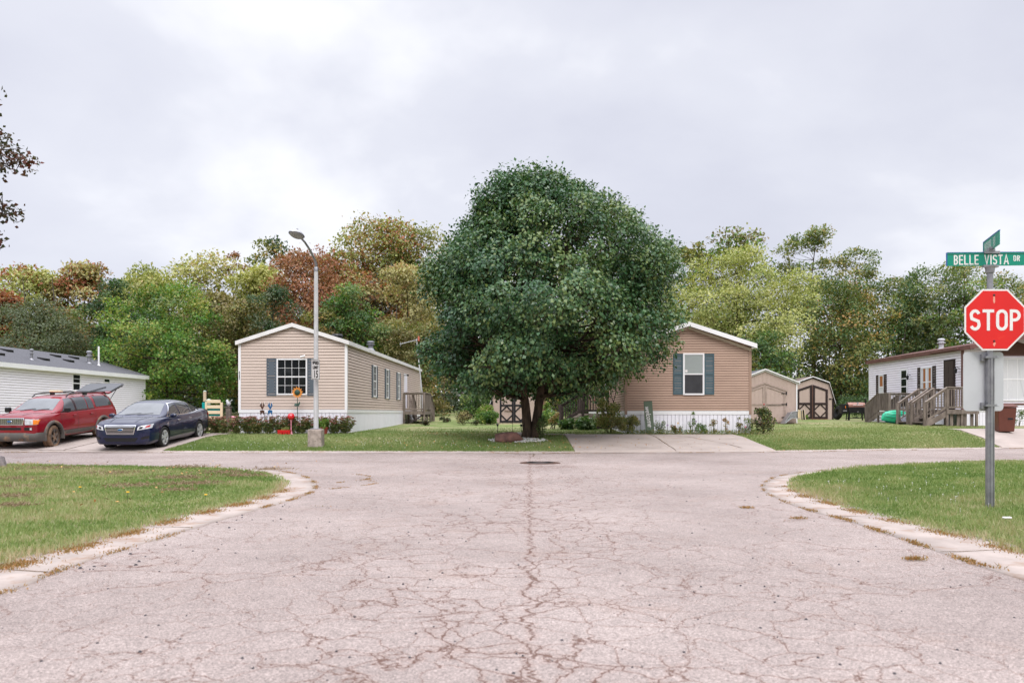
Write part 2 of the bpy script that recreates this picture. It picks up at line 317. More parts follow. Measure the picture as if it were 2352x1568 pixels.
class MB:
    def __init__(s): s.v = []; s.f = []; s.m = []
    def add(s, vs, fs, mi=0):
        b = len(s.v); s.v += [tuple(p) for p in vs]; s.f += [tuple(i + b for i in f) for f in fs]; s.m += [mi] * len(fs); return s
    def box(s, x0, x1, y0, y1, z0, z1, mi=0, tf=None):
        vs = [(x, y, z) for z in (z0, z1) for y in (y0, y1) for x in (x0, x1)]
        if tf: vs = [tf(*q) for q in vs]
        return s.add(vs, [(0, 2, 3, 1), (4, 5, 7, 6), (0, 1, 5, 4), (2, 6, 7, 3), (0, 4, 6, 2), (1, 3, 7, 5)], mi)
    def beam(s, p, q, w, h, mi=0, up=(0, 0, 1)):
        p = Vector(p); q = Vector(q); d = (q - p).normalized(); u = Vector(up)
        sx = d.cross(u)
        if sx.length < 1e-4: sx = d.cross(Vector((0, 1, 0)))
        sx.normalize(); uz = sx.cross(d).normalized()
        vs = [e + sx * a * w / 2 + uz * b * h / 2 for e in (p, q) for a, b in ((-1, -1), (1, -1), (1, 1), (-1, 1))]
        return s.add(vs, [(0, 1, 2, 3), (7, 6, 5, 4), (0, 4, 5, 1), (1, 5, 6, 2), (2, 6, 7, 3), (3, 7, 4, 0)], mi)
    def tube(s, pts, rads, n=10, mi=0, cap=True):
        pts = [Vector(p) for p in pts]
        if not hasattr(rads, '__len__'): rads = [rads] * len(pts)
        vs = []; fs = []; ref = None
        for i, p in enumerate(pts):
            d = (pts[min(i + 1, len(pts) - 1)] - pts[max(i - 1, 0)]).normalized()
            if ref is None: ref = Vector((1, 0, 0)) if abs(d.x) < .9 else Vector((0, 1, 0))
            a = (ref - d * ref.dot(d)).normalized(); ref = a; b = d.cross(a)
            vs += [p + (a * math.cos(2 * math.pi * k / n) + b * math.sin(2 * math.pi * k / n)) * rads[i] for k in range(n)]
        for i in range(len(pts) - 1):
            for k in range(n):
                k2 = (k + 1) % n; fs.append((i * n + k, i * n + k2, (i + 1) * n + k2, (i + 1) * n + k))
        if cap: fs += [tuple(range(n - 1, -1, -1)), tuple(range((len(pts) - 1) * n, len(pts) * n))]
        return s.add(vs, fs, mi)
    def lathe(s, prof, n=20, mi=0, tf=None):
        """prof: list of (r, z), revolved about z; tf maps the point"""
        vs = [(r * math.cos(2 * math.pi * k / n), r * math.sin(2 * math.pi * k / n), z) for r, z in prof for k in range(n)]
        if tf: vs = [tf(*q) for q in vs]
        fs = [(i * n + k, i * n + (k + 1) % n, (i + 1) * n + (k + 1) % n, (i + 1) * n + k) for i in range(len(prof) - 1) for k in range(n)]
        return s.add(vs, fs, mi)
    def prism(s, poly, d0, d1, mp, mi=0):
        """poly of (a,b); mp(a,b,d) -> xyz"""
        n = len(poly); vs = [mp(a, b, d0) for a, b in poly] + [mp(a, b, d1) for a, b in poly]
        fs = [tuple(range(n)), tuple(range(2 * n - 1, n - 1, -1))] + [(i, i + n, (i + 1) % n + n, (i + 1) % n) for i in range(n)]
        return s.add(vs, fs, mi)
    def grid(s, pts, mi=0, closed=False):
        """pts[i][j]"""
        a = len(pts); b = len(pts[0]); vs = [p for r in pts for p in r]
        fs = [(i * b + j, (i + 1) * b + j, (i + 1) * b + (j + 1) % b, i * b + (j + 1) % b) for i in range(a - 1) for j in range(b if closed else b - 1)]
        return s.add(vs, fs, mi)
    def mesh(s, name, mats, smooth=False, recalc=True, bevel=0):
        me = bpy.data.meshes.new(name); me.from_pydata(s.v, [], s.f)
        for m in (mats if isinstance(mats, (list, tuple)) else [mats]): me.materials.append(m)
        me.polygons.foreach_set('material_index', s.m)
        if recalc or bevel:
            bm = bmesh.new(); bm.from_mesh(me)
            if recalc: bmesh.ops.recalc_face_normals(bm, faces=bm.faces)
            if bevel: bmesh.ops.bevel(bm, geom=bm.edges[:], offset=bevel, segments=1, affect='EDGES', clamp_overlap=True)
            bm.to_mesh(me); bm.free()
        if smooth: me.polygons.foreach_set('use_smooth', [True] * len(me.polygons))
        me.update(); return me
    def build(s, name, mats, parent=None, smooth=False, recalc=True, label=None, bevel=0):
        return link(name, s.mesh(name, mats, smooth, recalc, bevel), parent, label)
def auto_smooth(me, ang=40):
    bm = bmesh.new(); bm.from_mesh(me)
    for f in bm.faces: f.smooth = True
    for e in bm.edges:
        if len(e.link_faces) == 2 and e.calc_face_angle(0) > R(ang): e.smooth = False
    bm.to_mesh(me); bm.free()
def text_mesh(txt, size, depth=.002, sx=1.0, off=0.0, shear=0, sp=1.0, align='CENTER'):
    cu = bpy.data.curves.new('lettering', 'FONT'); cu.body = txt; cu.size = size; cu.extrude = depth; cu.offset = off; cu.shear = shear
    cu.space_character = sp; cu.align_x = align; cu.align_y = 'CENTER'; cu.resolution_u = 4
    o = bpy.data.objects.new('lettering', cu); COL.objects.link(o); bpy.context.view_layer.update()
    me = bpy.data.meshes.new_from_object(o.evaluated_get(bpy.context.evaluated_depsgraph_get()))
    bpy.data.objects.remove(o); me.transform(Matrix.Diagonal((sx, 1, 1, 1))); return me
def lettering(txt, size, origin, right, up, m, parent, name='lettering', **k):
    me = text_mesh(txt, size, **k); r = Vector(right).normalized(); u = Vector(up).normalized(); n = r.cross(u)
    me.transform(Matrix(((r.x, u.x, n.x, origin[0]), (r.y, u.y, n.y, origin[1]), (r.z, u.z, n.z, origin[2]), (0, 0, 0, 1))))
    me.materials.clear(); me.materials.append(m); return link(name, me, parent)
# ---- leaves as one mesh of bent quads, made with numpy
def leaf_mesh(name, P, D, U, ln, wd, tint, mats, mi=None):
    """P base points, D leaf direction, U approx leaf normal (N,3); ln, wd (N,)"""
    n = len(P); D = D / np.linalg.norm(D, axis=1, keepdims=True)
    Sd = np.cross(D, U); Sd /= np.linalg.norm(Sd, axis=1, keepdims=True) + 1e-9; Nn = np.cross(Sd, D)
    ln = ln[:, None]; wd = wd[:, None]
    v = np.empty((n, 4, 3)); v[:, 0] = P; v[:, 1] = P + D * ln * .45 + Sd * wd * .5 + Nn * wd * .16
    v[:, 2] = P + D * ln; v[:, 3] = P + D * ln * .45 - Sd * wd * .5 + Nn * wd * .16
    me = bpy.data.meshes.new(name); me.vertices.add(n * 4); me.loops.add(n * 4); me.polygons.add(n)
    me.vertices.foreach_set('co', v.ravel()); me.loops.foreach_set('vertex_index', np.arange(n * 4, dtype=np.int32))
    me.polygons.foreach_set('loop_start', np.arange(0, n * 4, 4, dtype=np.int32)); me.polygons.foreach_set('loop_total', np.full(n, 4, dtype=np.int32))
    for m in (mats if isinstance(mats, (list, tuple)) else [mats]): me.materials.append(m)
    if mi is not None: me.polygons.foreach_set('material_index', mi.astype(np.int32))
    a = me.attributes.new('tint', 'FLOAT', 'FACE'); a.data.foreach_set('value', np.clip(tint, 0, 1).astype(np.float32))
    me.update(calc_edges=True); return me
def rdir(rng, n):
    d = rng.normal(size=(n, 3)); return d / np.linalg.norm(d, axis=1, keepdims=True)
# ================================================================ terrain
YE_X = [-400, -60, -16, -5, 2, 8.5, 11.5, 18.4, 30, 60, 400]
YE_Y = [27, 26, 25.5, 25.2, 25.0, 25.6, 26.6, 28.4, 31, 36, 60]
T_N = [0, .06, .3, .7, 1.2, 2.0, 2.6, 3.6, 5, 6, 8, 11, 14, 17, 20, 24, 28, 34, 40, 60, 110, 400]
HL = ([0, .06, .3, 2.0, 3.6, 6, 14, 20, 28, 36, 60, 400], [0, .04, .07, .21, .36, .45, .53, .64, .88, 1.24, 1.6, 2.0])
HR = ([0, .06, .3, 1.2, 2.6, 8, 17, 26, 36, 60, 400], [0, .04, .08, .33, .57, .68, .76, .84, 1.22, 1.6, 2.0])
HLn = np.interp(T_N, *HL); HRn = np.interp(T_N, *HR)
def ye(x): return float(np.interp(x, YE_X, YE_Y))
def h(x, y):
    t = y - ye(x)
    w_ = min(1, max(0, (x - 8.5) / 7.5))
    return float(np.interp(t, T_N, HLn) * (1 - w_) + np.interp(t, T_N, HRn) * w_)
XS = sorted(set([-400, -250, -150, -100, -80, -60, -50, -45, -40, -36, -33] + [round(-30 + .5 * i, 2) for i in range(121)] + [33, 36, 40, 45, 50, 60, 80, 100, 150, 250, 400]))
mb = MB(); rr = random.Random(3)
rows = []
for t in T_N:
    rows.append([(x, ye(x) + t + (rr.uniform(-.02, .05) if t == .06 else 0), h(x, ye(x) + t)) for x in XS])
mb.grid(rows); o = mb.build('lawn', M['lawn'], smooth=True); tag(o, kind='structure')
# base sheet to the horizon
mb = MB(); mb.grid([[(x, y, -.12) for x in (-1500, -60, 60, 1500)] for y in (-1500, -60, 24, 60)])
tag(mb.build('ground', M['soil']), kind='structure')
mb = MB(); mb.grid([[(x, y, 2.0 if y > 500 else 1.9) for x in (-1500, 1500)] for y in (424, 2500)])
tag(mb.build('ground', M['lawn']), kind='structure')
# road: one sheet, the lawns stand above it
mb = MB(); mb.grid([[(x, y, 0) for x in np.linspace(-60, 60, 13)] for y in np.linspace(-14, 36.5, 8)])
tag(mb.build('road', M['road']), kind='structure')

def smooth_curve(pts, n=6):
    out = []
    for i in range(len(pts) - 1):
        p0 = pts[max(i - 1, 0)]; p1 = pts[i]; p2 = pts[i + 1]; p3 = pts[min(i + 2, len(pts) - 1)]
        for k in range(n):
            t = k / n
            out.append(tuple(.5 * (2 * b + (c - a) * t + (2 * a - 5 * b + 4 * c - d) * t * t + (3 * b - a - 3 * c + d) * t ** 3) for a, b, c, d in zip(p0, p1, p2, p3)))
    return out + [pts[-1]]
L_IN = [(-4.3, -8), (-4.2, 2), (-4.06, 6.31), (-3.97, 7.45), (-3.93, 8.56), (-3.80, 10.07), (-3.62, 11.3), (-3.72, 13.2), (-4.33, 15.04), (-5.26, 16.6), (-6.55, 17.7), (-8.8, 18.35), (-12, 18.7), (-20, 18.8), (-60, 19.2)]
L_OUT = [(-3.75, -8), (-3.6, 2), (-3.52, 5.48), (-3.58, 6.6), (-3.45, 8.56), (-3.27, 10.4), (-3.13, 11.9), (-3.28, 13.3), (-3.83, 15.04), (-4.8, 16.8), (-6.2, 17.9), (-8.6, 18.56), (-12, 18.88), (-20, 18.98), (-60, 19.4)]
R_IN = [(4.7, -8), (4.5, 2), (4.42, 6.6), (4.50, 7.6), (4.42, 8.53), (4.34, 9.97), (4.35, 10.9), (4.36, 11.9), (4.67, 13.45), (5.5, 15.4), (6.7, 16.8), (8.4, 18.3), (11.0, 19.7), (13, 20.2), (20, 21.6), (60, 28)]
R_OUT = [(4.2, -8), (3.9, 2), (3.82, 6.25), (3.83, 7.04), (3.86, 8.2), (3.88, 9.2), (3.80, 10.1), (3.84, 11.45), (4.12, 13.1), (4.76, 14.75), (5.5, 16.0), (6.8, 17.3), (8.5, 18.6), (11.0, 19.95), (13, 20.45), (20, 21.85), (60, 28.25)]
def near_lawn(edge, centre, sgn, seed):
    rg = random.Random(seed); e = smooth_curve(edge, 14)
    e = [(x + rg.uniform(-.035, .035), y + rg.uniform(-.035, .035)) for x, y in e]
    prof = [(0, -.02), (.012, .02), (.05, .05), (.12, .075), (.3, .10), (.6, .12), (1, .12)]
    mb = MB(); rows = []
    for t, z in prof: rows.append([(x + (centre[0] - x) * t, y + (centre[1] - y) * t, z) for x, y in e])
    mb.grid(rows); tag(mb.build('lawn', M['lawn'], smooth=True), kind='structure')
    return e
EL = near_lawn(L_IN, (-40, 3), -1, 1); ER = near_lawn(R_IN, (45, 3), 1, 2)
def ribbon(a, b, z, name, m, seed):
    A = smooth_curve(a, 10); B = smooth_curve(b, 10); k = min(len(A), len(B)); rg = random.Random(seed)
    mb = MB(); rows = []
    for (x, y), (p, q) in zip(A[:k], B[:k]):
        r_ = rg.uniform(-.012, .012)
        dx, dy = x - p, y - q; d_ = math.hypot(dx, dy) or 1
        rows.append([(x + dx / d_ * .12, y + dy / d_ * .12, z + .002), (x + (p - x) * .5, y + (q - y) * .5, z + .001), (p + r_, q + r_, z), (p + r_, q + r_, -.03)])
    mb.grid(rows); return tag(mb.build(name, m, smooth=True), kind='structure')
ribbon(L_IN, L_OUT[:len(L_IN)], .012, 'kerb', M['concrete'], 1)
ribbon(R_IN, R_OUT[:len(R_IN)], .012, 'kerb', M['concrete'], 2)
# far kerb strip
mb = MB(); xs = [x for x in XS if -60 <= x <= 60]; rg = random.Random(5)
mb.grid([[(x, ye(x) - .34 + rg.uniform(-.015, .015), .004), (x, ye(x) - .33, .012), (x, ye(x) - .05, .022), (x, ye(x) + .12, .05)] for x in xs])
tag(mb.build('kerb', M['concrete']), kind='structure')

def sheet(name, m, x0, x1, t0, t1, off=.02, right=None, joints=()):
    """slab laid on the far lawn: t runs back from the kerb"""
    ts = sorted(set([t0, t1] + [t for t in T_N if t0 < t < t1])); mb = MB()
    xs = sorted(set([x0, x1] + [x for x in XS if x0 < x < x1]))
    rows = [[(x, ye(x) + t, (h(x, ye(x) + t) if t > 0 else .0) + off) for x in xs] for t in ts]
    rows = [[(x, y, z - .15) for x, y, z in rows[0]]] + rows + [[(x, y, z - .15) for x, y, z in rows[-1]]]
    rows = [[(r[0][0], r[0][1], r[0][2] - .1)] + r + [(r[-1][0], r[-1][1], r[-1][2] - .1)] for r in rows]
    mb.grid(rows); return tag(mb.build(name, m), kind='structure')
sheet('driveway', M['drive'], -19.5, -14.35, -.28, 5.9, .024)
sheet('driveway', M['drive'], -14.33, -11.15, -.28, 5.6, .022)
sheet('driveway', M['drive'], 1.98, 5.20, -.28, 5.15, .024)
sheet('driveway', M['drive'], 5.225, 8.46, -.28, 5.05, .022)
sheet('driveway', M['drive'], 17.3, 24, -.28, 3.6, .03)
sheet('path', M['drive'], -.35, .75, 4.3, 6.9, .02)
sheet('path', M['drive'], -.55, 2.4, 5.05, 5.5, .026)
sheet('path', M['drive'], -11.9, -10.9, 5.0, 5.6, .035)
# joints and weed lines in the slabs: narrow strips of dark soil
def crack_line(pts, wd, seed, m=None):
    rg = random.Random(seed); mb = MB(); rows = []
    P = []
    for (a, b) in zip(pts[:-1], pts[1:]):
        n = max(2, int(math.hypot(b[0] - a[0], b[1] - a[1]) / .15))
        P += [(a[0] + (b[0] - a[0]) * i / n + rg.uniform(-.02, .02), a[1] + (b[1] - a[1]) * i / n + rg.uniform(-.02, .02)) for i in range(n)]
    P.append(pts[-1])
    for i, (x, y) in enumerate(P):
        q = P[min(i + 1, len(P) - 1)]; p = P[max(i - 1, 0)]; dx, dy = q[0] - p[0], q[1] - p[1]; d_ = math.hypot(dx, dy) or 1
        ww = wd * rg.uniform(.3, 1); z = max(0, h(x, y) if y > ye(x) else 0) + .031
        rows.append([(x - dy / d_ * ww, y + dx / d_ * ww, z), (x + dy / d_ * ww, y - dx / d_ * ww, z)])
    mb.grid(rows); return mb
mbs = MB()
for pts, wd in [([(5.6, ye(5.6) + 4.2), (6.4, ye(6.4) + 3.6), (7.3, ye(7.3) + 1.6), (7.5, ye(7.5) + .5)], .018), ([(3.6, 26.0), (4.3, 25.75), (4.9, 25.72)], .018),
                ([(2.0, 26.9), (3.1, 27.05), (5.1, 27.2)], .012), ([(5.3, 27.3), (6.8, 28.3), (8.2, 28.5)], .010),
                ([(5.212, 25.4), (5.212, 30.3)], .016), ([(-18.4, 25.62), (-15.4, 25.55), (-12.0, 25.45)], .022), ([(-14.34, 25.5), (-14.34, 30)], .018)]:
    b = crack_line(pts, wd, len(mbs.v)); mbs.add(b.v, b.f)
tag(mbs.build('slab_cracks', M['soil'], recalc=True), kind='structure')
mbs = MB()
for pts, wd in [([(-6.4, 20.9), (-4.8, 20.6), (-3.2, 20.35), (-1.6, 20.5), (-.4, 21.0)], .02), ([(-5.0, 20.3), (-3.4, 20.1), (-2.0, 20.15)], .014), ([(.62, 24.9), (.66, 23.9), (.60, 22.8)], .022), ([(.1, 24.2), (.7, 24.15), (1.2, 24.25)], .02), ([(-9.5, 22.0), (-7.9, 22.2), (-7.1, 22.1)], .012), ([(-.2, 19.7), (1.6, 19.75)], .012)]:
    b = crack_line(pts, wd, len(mbs.v) + 3); mbs.add([(x, y, .005) for x, y, z in b.v], b.f)
for a, b in (((4.12, 13.15), (4.66, 13.42)), ((3.84, 7.1), (4.48, 7.2)), ((3.88, 9.5), (4.36, 9.6)), ((4.9, 15.0), (5.3, 15.2)), ((-3.46, 8.6), (-3.93, 8.65)), ((-3.15, 11.8), (-3.6, 11.7)), ((-3.55, 14.3), (-4.0, 14.1)), ((-3.52, 6.2), (-4.05, 6.3))):
    c = crack_line([a, b], .012, len(mbs.v) + 9); mbs.add([(x, y, .0155) for x, y, z in c.v], c.f)
tag(mbs.build('road_cracks', M['soil']), kind='structure')
# ---------------------------------------------------------------- grass blades (stuff)
def inside(poly, x, y):
    px = np.array([p[0] for p in poly]); py = np.array([p[1] for p in poly]); c = np.zeros(len(x), bool); j = len(px) - 1
    for i in range(len(px)):
        with np.errstate(divide='ignore', invalid='ignore'):
            k = ((py[i] > y) != (py[j] > y)) & (x < (px[j] - px[i]) * (y - py[i]) / (py[j] - py[i] + 1e-12) + px[i])
        c ^= k; j = i
    return c
def blades(name, x, y, z, hgt, wd, tint, m, label, rng, lean=.45, group=None):
    n = len(x); P = np.stack([x, y, z], 1); D = np.stack([rng.normal(0, lean, n), rng.normal(0, lean, n), np.ones(n)], 1)
    U = rdir(rng, n); U[:, 2] *= .2
    me = leaf_mesh(name, P, D, U, hgt, wd, tint, m)
    return tag(link(name, me), label, 'grass', kind='stuff')
def patchy(x, y, s, seed):
    rg = np.random.default_rng(seed); out = np.zeros(len(x))
    for k in range(7):
        f = s * 1.6 ** k * .5; a = rg.uniform(0, 6.28); b = rg.uniform(0, 6.28, 2)
        out += np.sin((x * np.cos(a) + y * np.sin(a)) * f * 6.28 + b[0] + 1.3 * np.sin((y * np.cos(a) - x * np.sin(a)) * f * 4 + b[1])) / 1.25 ** k
    return out / 3.2
def edge_dist(E, x, y, step=2):
    E = np.array(E[::step]); d = np.full(len(x), 1e9)
    for i in range(0, len(x), 20000):
        xs_ = x[i:i + 20000, None]; ys_ = y[i:i + 20000, None]
        d[i:i + 20000] = np.sqrt(((xs_ - E[None, :, 0]) ** 2 + (ys_ - E[None, :, 1]) ** 2).min(1))
    return d
for side, E, far in ((-1, EL, (-40, 3)), (1, ER, (45, 3))):
    rng = np.random.default_rng(10 + side)
    n = 420000; y = rng.uniform(4.6, 20.6, n); x = side * rng.uniform(3.4, 15.5, n)
    keep = np.abs(x) < .665 * y + 1.0
    keep &= rng.random(n) < np.clip((9.0 / y) ** 1.1, .28, 1)
    x, y = x[keep], y[keep]
    k2 = inside(E + [far], x, y); x, y = x[k2], y[k2]; n = len(x)
    d = edge_dist(E, x, y); pt = patchy(x, y, .35, 4 + side); pf = patchy(x, y, 1.6, 9 + side)
    hg = rng.uniform(.03, .075, n) * (1 + .5 * np.clip(pt, -1, 1)) * (1 + .3 * (d < .25)) * (1.15 if side > 0 else 1)
    tint = .36 + .30 * pt + .16 * pf + (.26 if side < 0 else .10) * np.clip(patchy(x, y, .13, 31 + side), -.6, 1.2) + rng.normal(0, .14, n) + .38 * np.clip(1 - d / .32, 0, 1)
    tint -= .15 * ((np.abs(y - 16) < 2) & (d < 1.5))
    thin = (d < .2) & (rng.random(n) < .45); kk = ~thin
    z = np.interp(d, [0, .3, 1.2, 4], [-.0, .03, .055, .085])
    blades('grass', x[kk], y[kk], z[kk] - .008, hg[kk], rng.uniform(.006, .012, kk.sum()) * np.clip(y[kk] / 9, 1, 1.9), tint[kk], L['grass'],
           'short patchy lawn grass on the %s corner beside the junction' % ('left' if side < 0 else 'right'), rng)
    # clover heads, dandelions and brown thatch clumps
rng = np.random.default_rng(77)
n = 170000; x = rng.uniform(-17, 20, n); t = rng.exponential(3.0, n); keep = t < 14; x, t = x[keep], t[keep]; n = len(x)
YEx = np.interp(x, YE_X, YE_Y); y = YEx + t + .03
ok = ~(((x > 1.9) & (x < 8.5) & (t < 5.15)) | ((x < -11.1) & (t < 5.9)) | ((x > 17.2) & (t < 3.7)) | ((x > -.4) & (x < .8) & (t > 4.2) & (t < 7)))
ok &= ~((x > -10.9) & (x < -6.4) & (y > 31.4)) & ~((x > 4.4) & (x < 9.4) & (y > 31.2))
x, y, t = x[ok], y[ok], t[ok]; n = len(x)
z = np.array([h(a, b) for a, b in zip(x, y)]); pt = patchy(x, y, .22, 21)
blades('grass', x, y, z - .01, rng.uniform(.035, .085, n), rng.uniform(.012, .026, n), .34 + .25 * pt + rng.normal(0, .16, n) + .14 * (x > 9), L['grassfar'], 'mown lawn grass in front of the mobile homes across the street', rng)
# grass fringe over the slab edges
# dry weeds growing along the gutters and in cracks
rng = np.random.default_rng(5); X_, Y_, H_ = [], [], []
def weedline(pts, wd, n, hg=.05):
    P = np.array(smooth_curve(pts, 8)); 
    i = rng.integers(0, len(P) - 1, n); f = rng.random(n)[:, None]; q = P[i] * (1 - f) + P[i + 1] * f
    g = np.sin(q[:, 1] * 7.0 + q[:, 0] * 3) + rng.normal(0, .5, n); q = q[g > .15]; m_ = len(q)
    q = q + rng.normal(0, wd, (m_, 2)); X_.extend(q[:, 0]); Y_.extend(q[:, 1]); H_.extend(rng.uniform(.5, 1, m_) * hg)
weedline([p for p in R_OUT if 5 < p[1] < 10.2], .03, 2200, .04)
weedline([(4.0, 5.6), (3.9, 6.4)], .05, 500, .07)
weedline([p for p in R_OUT if 9.5 < p[1] < 17.5], .025, 1500, .03)
weedline([p for p in L_OUT if 9.8 < p[1] < 18.4 and p[0] > -9], .03, 2300, .035)
weedline([p for p in L_OUT if 4 < p[1] < 9.5], .04, 1500, .03)
weedline([(-3.1, 14.2), (-2.7, 14.9), (-2.85, 15.7), (-3.6, 16.6), (-4.6, 17.2)], .03, 900, .03)
weedline([(-2.95, 13.0), (-2.4, 14.0), (-2.6, 14.6)], .025, 500, .03)
weedline([p for p in R_IN if 5 < p[1] < 14], .07, 9000, .035)
weedline([p for p in L_IN if 4 < p[1] < 14], .08, 12000, .04)
weedline([(-2.6, 10.6), (-1.9, 10.4)], .03, 300, .03)
weedline([(4.15, 13.25), (4.4, 13.2), (4.67, 13.3)], .02, 300, .03)
for q in ((3.35, 6.75), (3.1, 9.1), (3.3, 9.35), (3.0, 10.4)): weedline([q, (q[0] + .12, q[1] + .02)], .03, 160, .05)
x = np.array(X_); y = np.array(Y_); n = len(x)
blades('weed', x, y, np.full(n, .006), np.array(H_), rng.uniform(.006, .012, n), rng.beta(1.6, 1.3, n), L['drygrass'], 'dry orange and green weeds in the cracks along the kerbs', rng, .8)
x_ = []; y_ = []
for i in range(4500):
    a = random.Random(i).uniform(-16, 19); y_.append(ye(a) - .34 + random.Random(i + 1e6).gauss(0, .03)); x_.append(a)
x = np.array(x_); y = np.array(y_); g = patchy(x, y * 0, .4, 3) > .25; x, y = x[g], y[g]; n = len(x)
blades('weed', x, y, np.full(n, .004), rng.uniform(.01, .035, n), rng.uniform(.01, .02, n), rng.beta(1.6, 1.6, n), L['drygrass'], 'thin weeds in the joint of the far kerb', rng, .8)
# pebbles on the road
rng = np.random.default_rng(8); mb = MB()
def pebbles(n, fx, fy, smin, smax, seed, zf=lambda x, y: 0):
    rg = random.Random(seed)
    for i in range(n):
        x = fx(rg); y = fy(rg); s = rg.uniform(smin, smax); z = zf(x, y); a = rg.uniform(0, 6.28)
        vs = [(x + s * math.cos(a + k * 1.2566) * rg.uniform(.7, 1.2), y + s * math.sin(a + k * 1.2566) * rg.uniform(.7, 1.2), z) for k in range(5)]
        vs += [(x + (p[0] - x) * .6, y + (p[1] - y) * .6, z + s * rg.uniform(.5, .9)) for p in vs]
        mb.add(vs, [(5, 6, 7, 8, 9)] + [(k, (k + 1) % 5, (k + 1) % 5 + 5, k + 5) for k in range(5)])
pebbles(520, lambda r: r.uniform(-4, 5), lambda r: 3.4 + r.random() ** 1.4 * 15, .003, .011, 1)
pebbles(60, lambda r: -3.6 + r.gauss(0, .35), lambda r: r.uniform(6, 11), .008, .018, 2)
tag(mb.build('gravel', mat('dark_grit', (.05, .045, .05), .8)), 'dark loose grit scattered over the cracked road', 'gravel', kind='stuff')
# fallen leaves
def litter(name, n, fx, fy, sz, seed, label, zoff=.015, zf=None):
    rg = np.random.default_rng(seed); x, y = fx(rg, n), fy(rg, n)
    z = np.array([(zf or h)(a, b) for a, b in zip(x, y)]) + zoff + rg.uniform(0, .03, n)
    D = rdir(rg, n); D[:, 2] *= .3; U = rdir(rg, n) * .5 + np.array([0, 0, 1.0])
    tag(link(name, leaf_mesh(name, np.stack([x, y, z], 1), D, U, rg.uniform(.6, 1.2, n) * sz, rg.uniform(.5, .9, n) * sz, rg.random(n), L['fallen'])), label, 'leaves', kind='stuff')
litter('fallen_leaves', 420, lambda r, n: r.normal(-.3, 2.4, n), lambda r, n: 25.3 + r.random(n) * 5.5, .065, 1, 'orange and yellow fallen leaves on the lawn under the round tree', .04)
litter('fallen_leaves', 150, lambda r, n: r.uniform(2.2, 9.6, n), lambda r, n: 25.4 + r.random(n) ** 1.5 * 5, .05, 2, 'a few fallen leaves on the middle driveway and its lawn edge', .035)
litter('clover_flowers', 1, lambda r, n: r.uniform(5.0, 11, n), lambda r, n: r.uniform(9, 15, n), .02, 3, 'single pale fallen leaf on the right corner lawn', .06, lambda a, b: .04)
def dots(name, pts, r_, m, label, cat, seed):
    mb = MB(); rg = random.Random(seed)
    for x, y, z in pts:
        s = r_ * rg.uniform(.7, 1.3); mb.lathe([(0, s * .6), (s * .7, s * .35), (s, 0), (s * .6, -s * .4), (0, -s * .5)], 6, tf=lambda a, b, c: (x + a, y + b, z + c))
        mb.tube([(x, y, z - .07), (x, y, z)], .002, 3)
    return tag(mb.build(name, m), label, cat, kind='stuff')
rg = random.Random(4); pts = []
while len(pts) < 70:
    x = rg.uniform(4.9, 11); y = rg.gauss(12, 2.2)
    if 8 < y < 17 and x > 4.8 and x < .62 * y + .6 and (y < 13 or x > 5 + (y - 13) * .9): pts.append((x, y, .105 + rg.uniform(0, .02)))
dots('clover_flowers', pts, .008, M['whitestone'], 'small white clover heads dotting the right corner lawn', 'clover', 1)
pts = []
while len(pts) < 110:
    x = rg.uniform(-11, 1.5); y = 25.5 + rg.random() * 2.2
    if rg.random() < .4 + .6 * math.sin(x * 2) ** 2: pts.append((x, y, h(x, y) + .06))
dots('clover_flowers', pts, .011, M['whitestone'], 'white clover heads in the lawn strip by the street lamp', 'clover', 2)
# ================================================================ buildings
class Fr:
    def __init__(s, O, u, n): s.O = Vector(O); s.u = Vector(u); s.n = Vector(n)
    def __call__(s, a, d, z): return tuple(s.O + s.u * a + s.n * d + Vector((0, 0, z)))
def clip(poly, a, b, c):       # keep a*x+b*y<=c
    out = []
    for i in range(len(poly)):
        p, q = poly[i - 1], poly[i]; fp = a * p[0] + b * p[1] - c; fq = a * q[0] + b * q[1] - c
        if (fp <= 0) != (fq <= 0):
            t = fp / (fp - fq); out.append((p[0] + (q[0] - p[0]) * t, p[1] + (q[1] - p[1]) * t))
        if fq <= 0: out.append(q)
    return out
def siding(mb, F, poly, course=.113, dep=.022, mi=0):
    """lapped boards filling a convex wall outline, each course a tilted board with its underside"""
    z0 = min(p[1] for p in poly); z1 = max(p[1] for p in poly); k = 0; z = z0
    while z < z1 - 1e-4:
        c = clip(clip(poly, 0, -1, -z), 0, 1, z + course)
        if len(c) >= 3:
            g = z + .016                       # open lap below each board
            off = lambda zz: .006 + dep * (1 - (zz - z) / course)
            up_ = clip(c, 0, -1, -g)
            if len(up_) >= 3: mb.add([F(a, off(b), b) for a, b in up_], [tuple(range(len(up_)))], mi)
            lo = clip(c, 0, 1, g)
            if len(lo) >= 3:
                mb.add([F(a, .003, b) for a, b in lo], [tuple(range(len(lo)))], mi + 1)  # recessed strip in the painted shade colour
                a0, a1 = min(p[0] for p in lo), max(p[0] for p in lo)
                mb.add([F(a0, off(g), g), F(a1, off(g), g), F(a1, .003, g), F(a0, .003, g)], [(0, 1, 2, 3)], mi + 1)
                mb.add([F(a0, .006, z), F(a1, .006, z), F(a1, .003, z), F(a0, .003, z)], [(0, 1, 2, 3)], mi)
        z += course
def ribs(mb, F, s0, s1, z0, z1, pitch=.15, gap=.012, dep=.012, mi=0, step=0):
    s = s0
    while s < s1 - 1e-3:
        e = min(s + pitch - gap, s1); mb.box(s, e, -.01, dep, z0, z1, mi, tf=F)
        s += pitch
def fbox(mb, F, *a, mi=0): mb.box(*a, mi, tf=F)
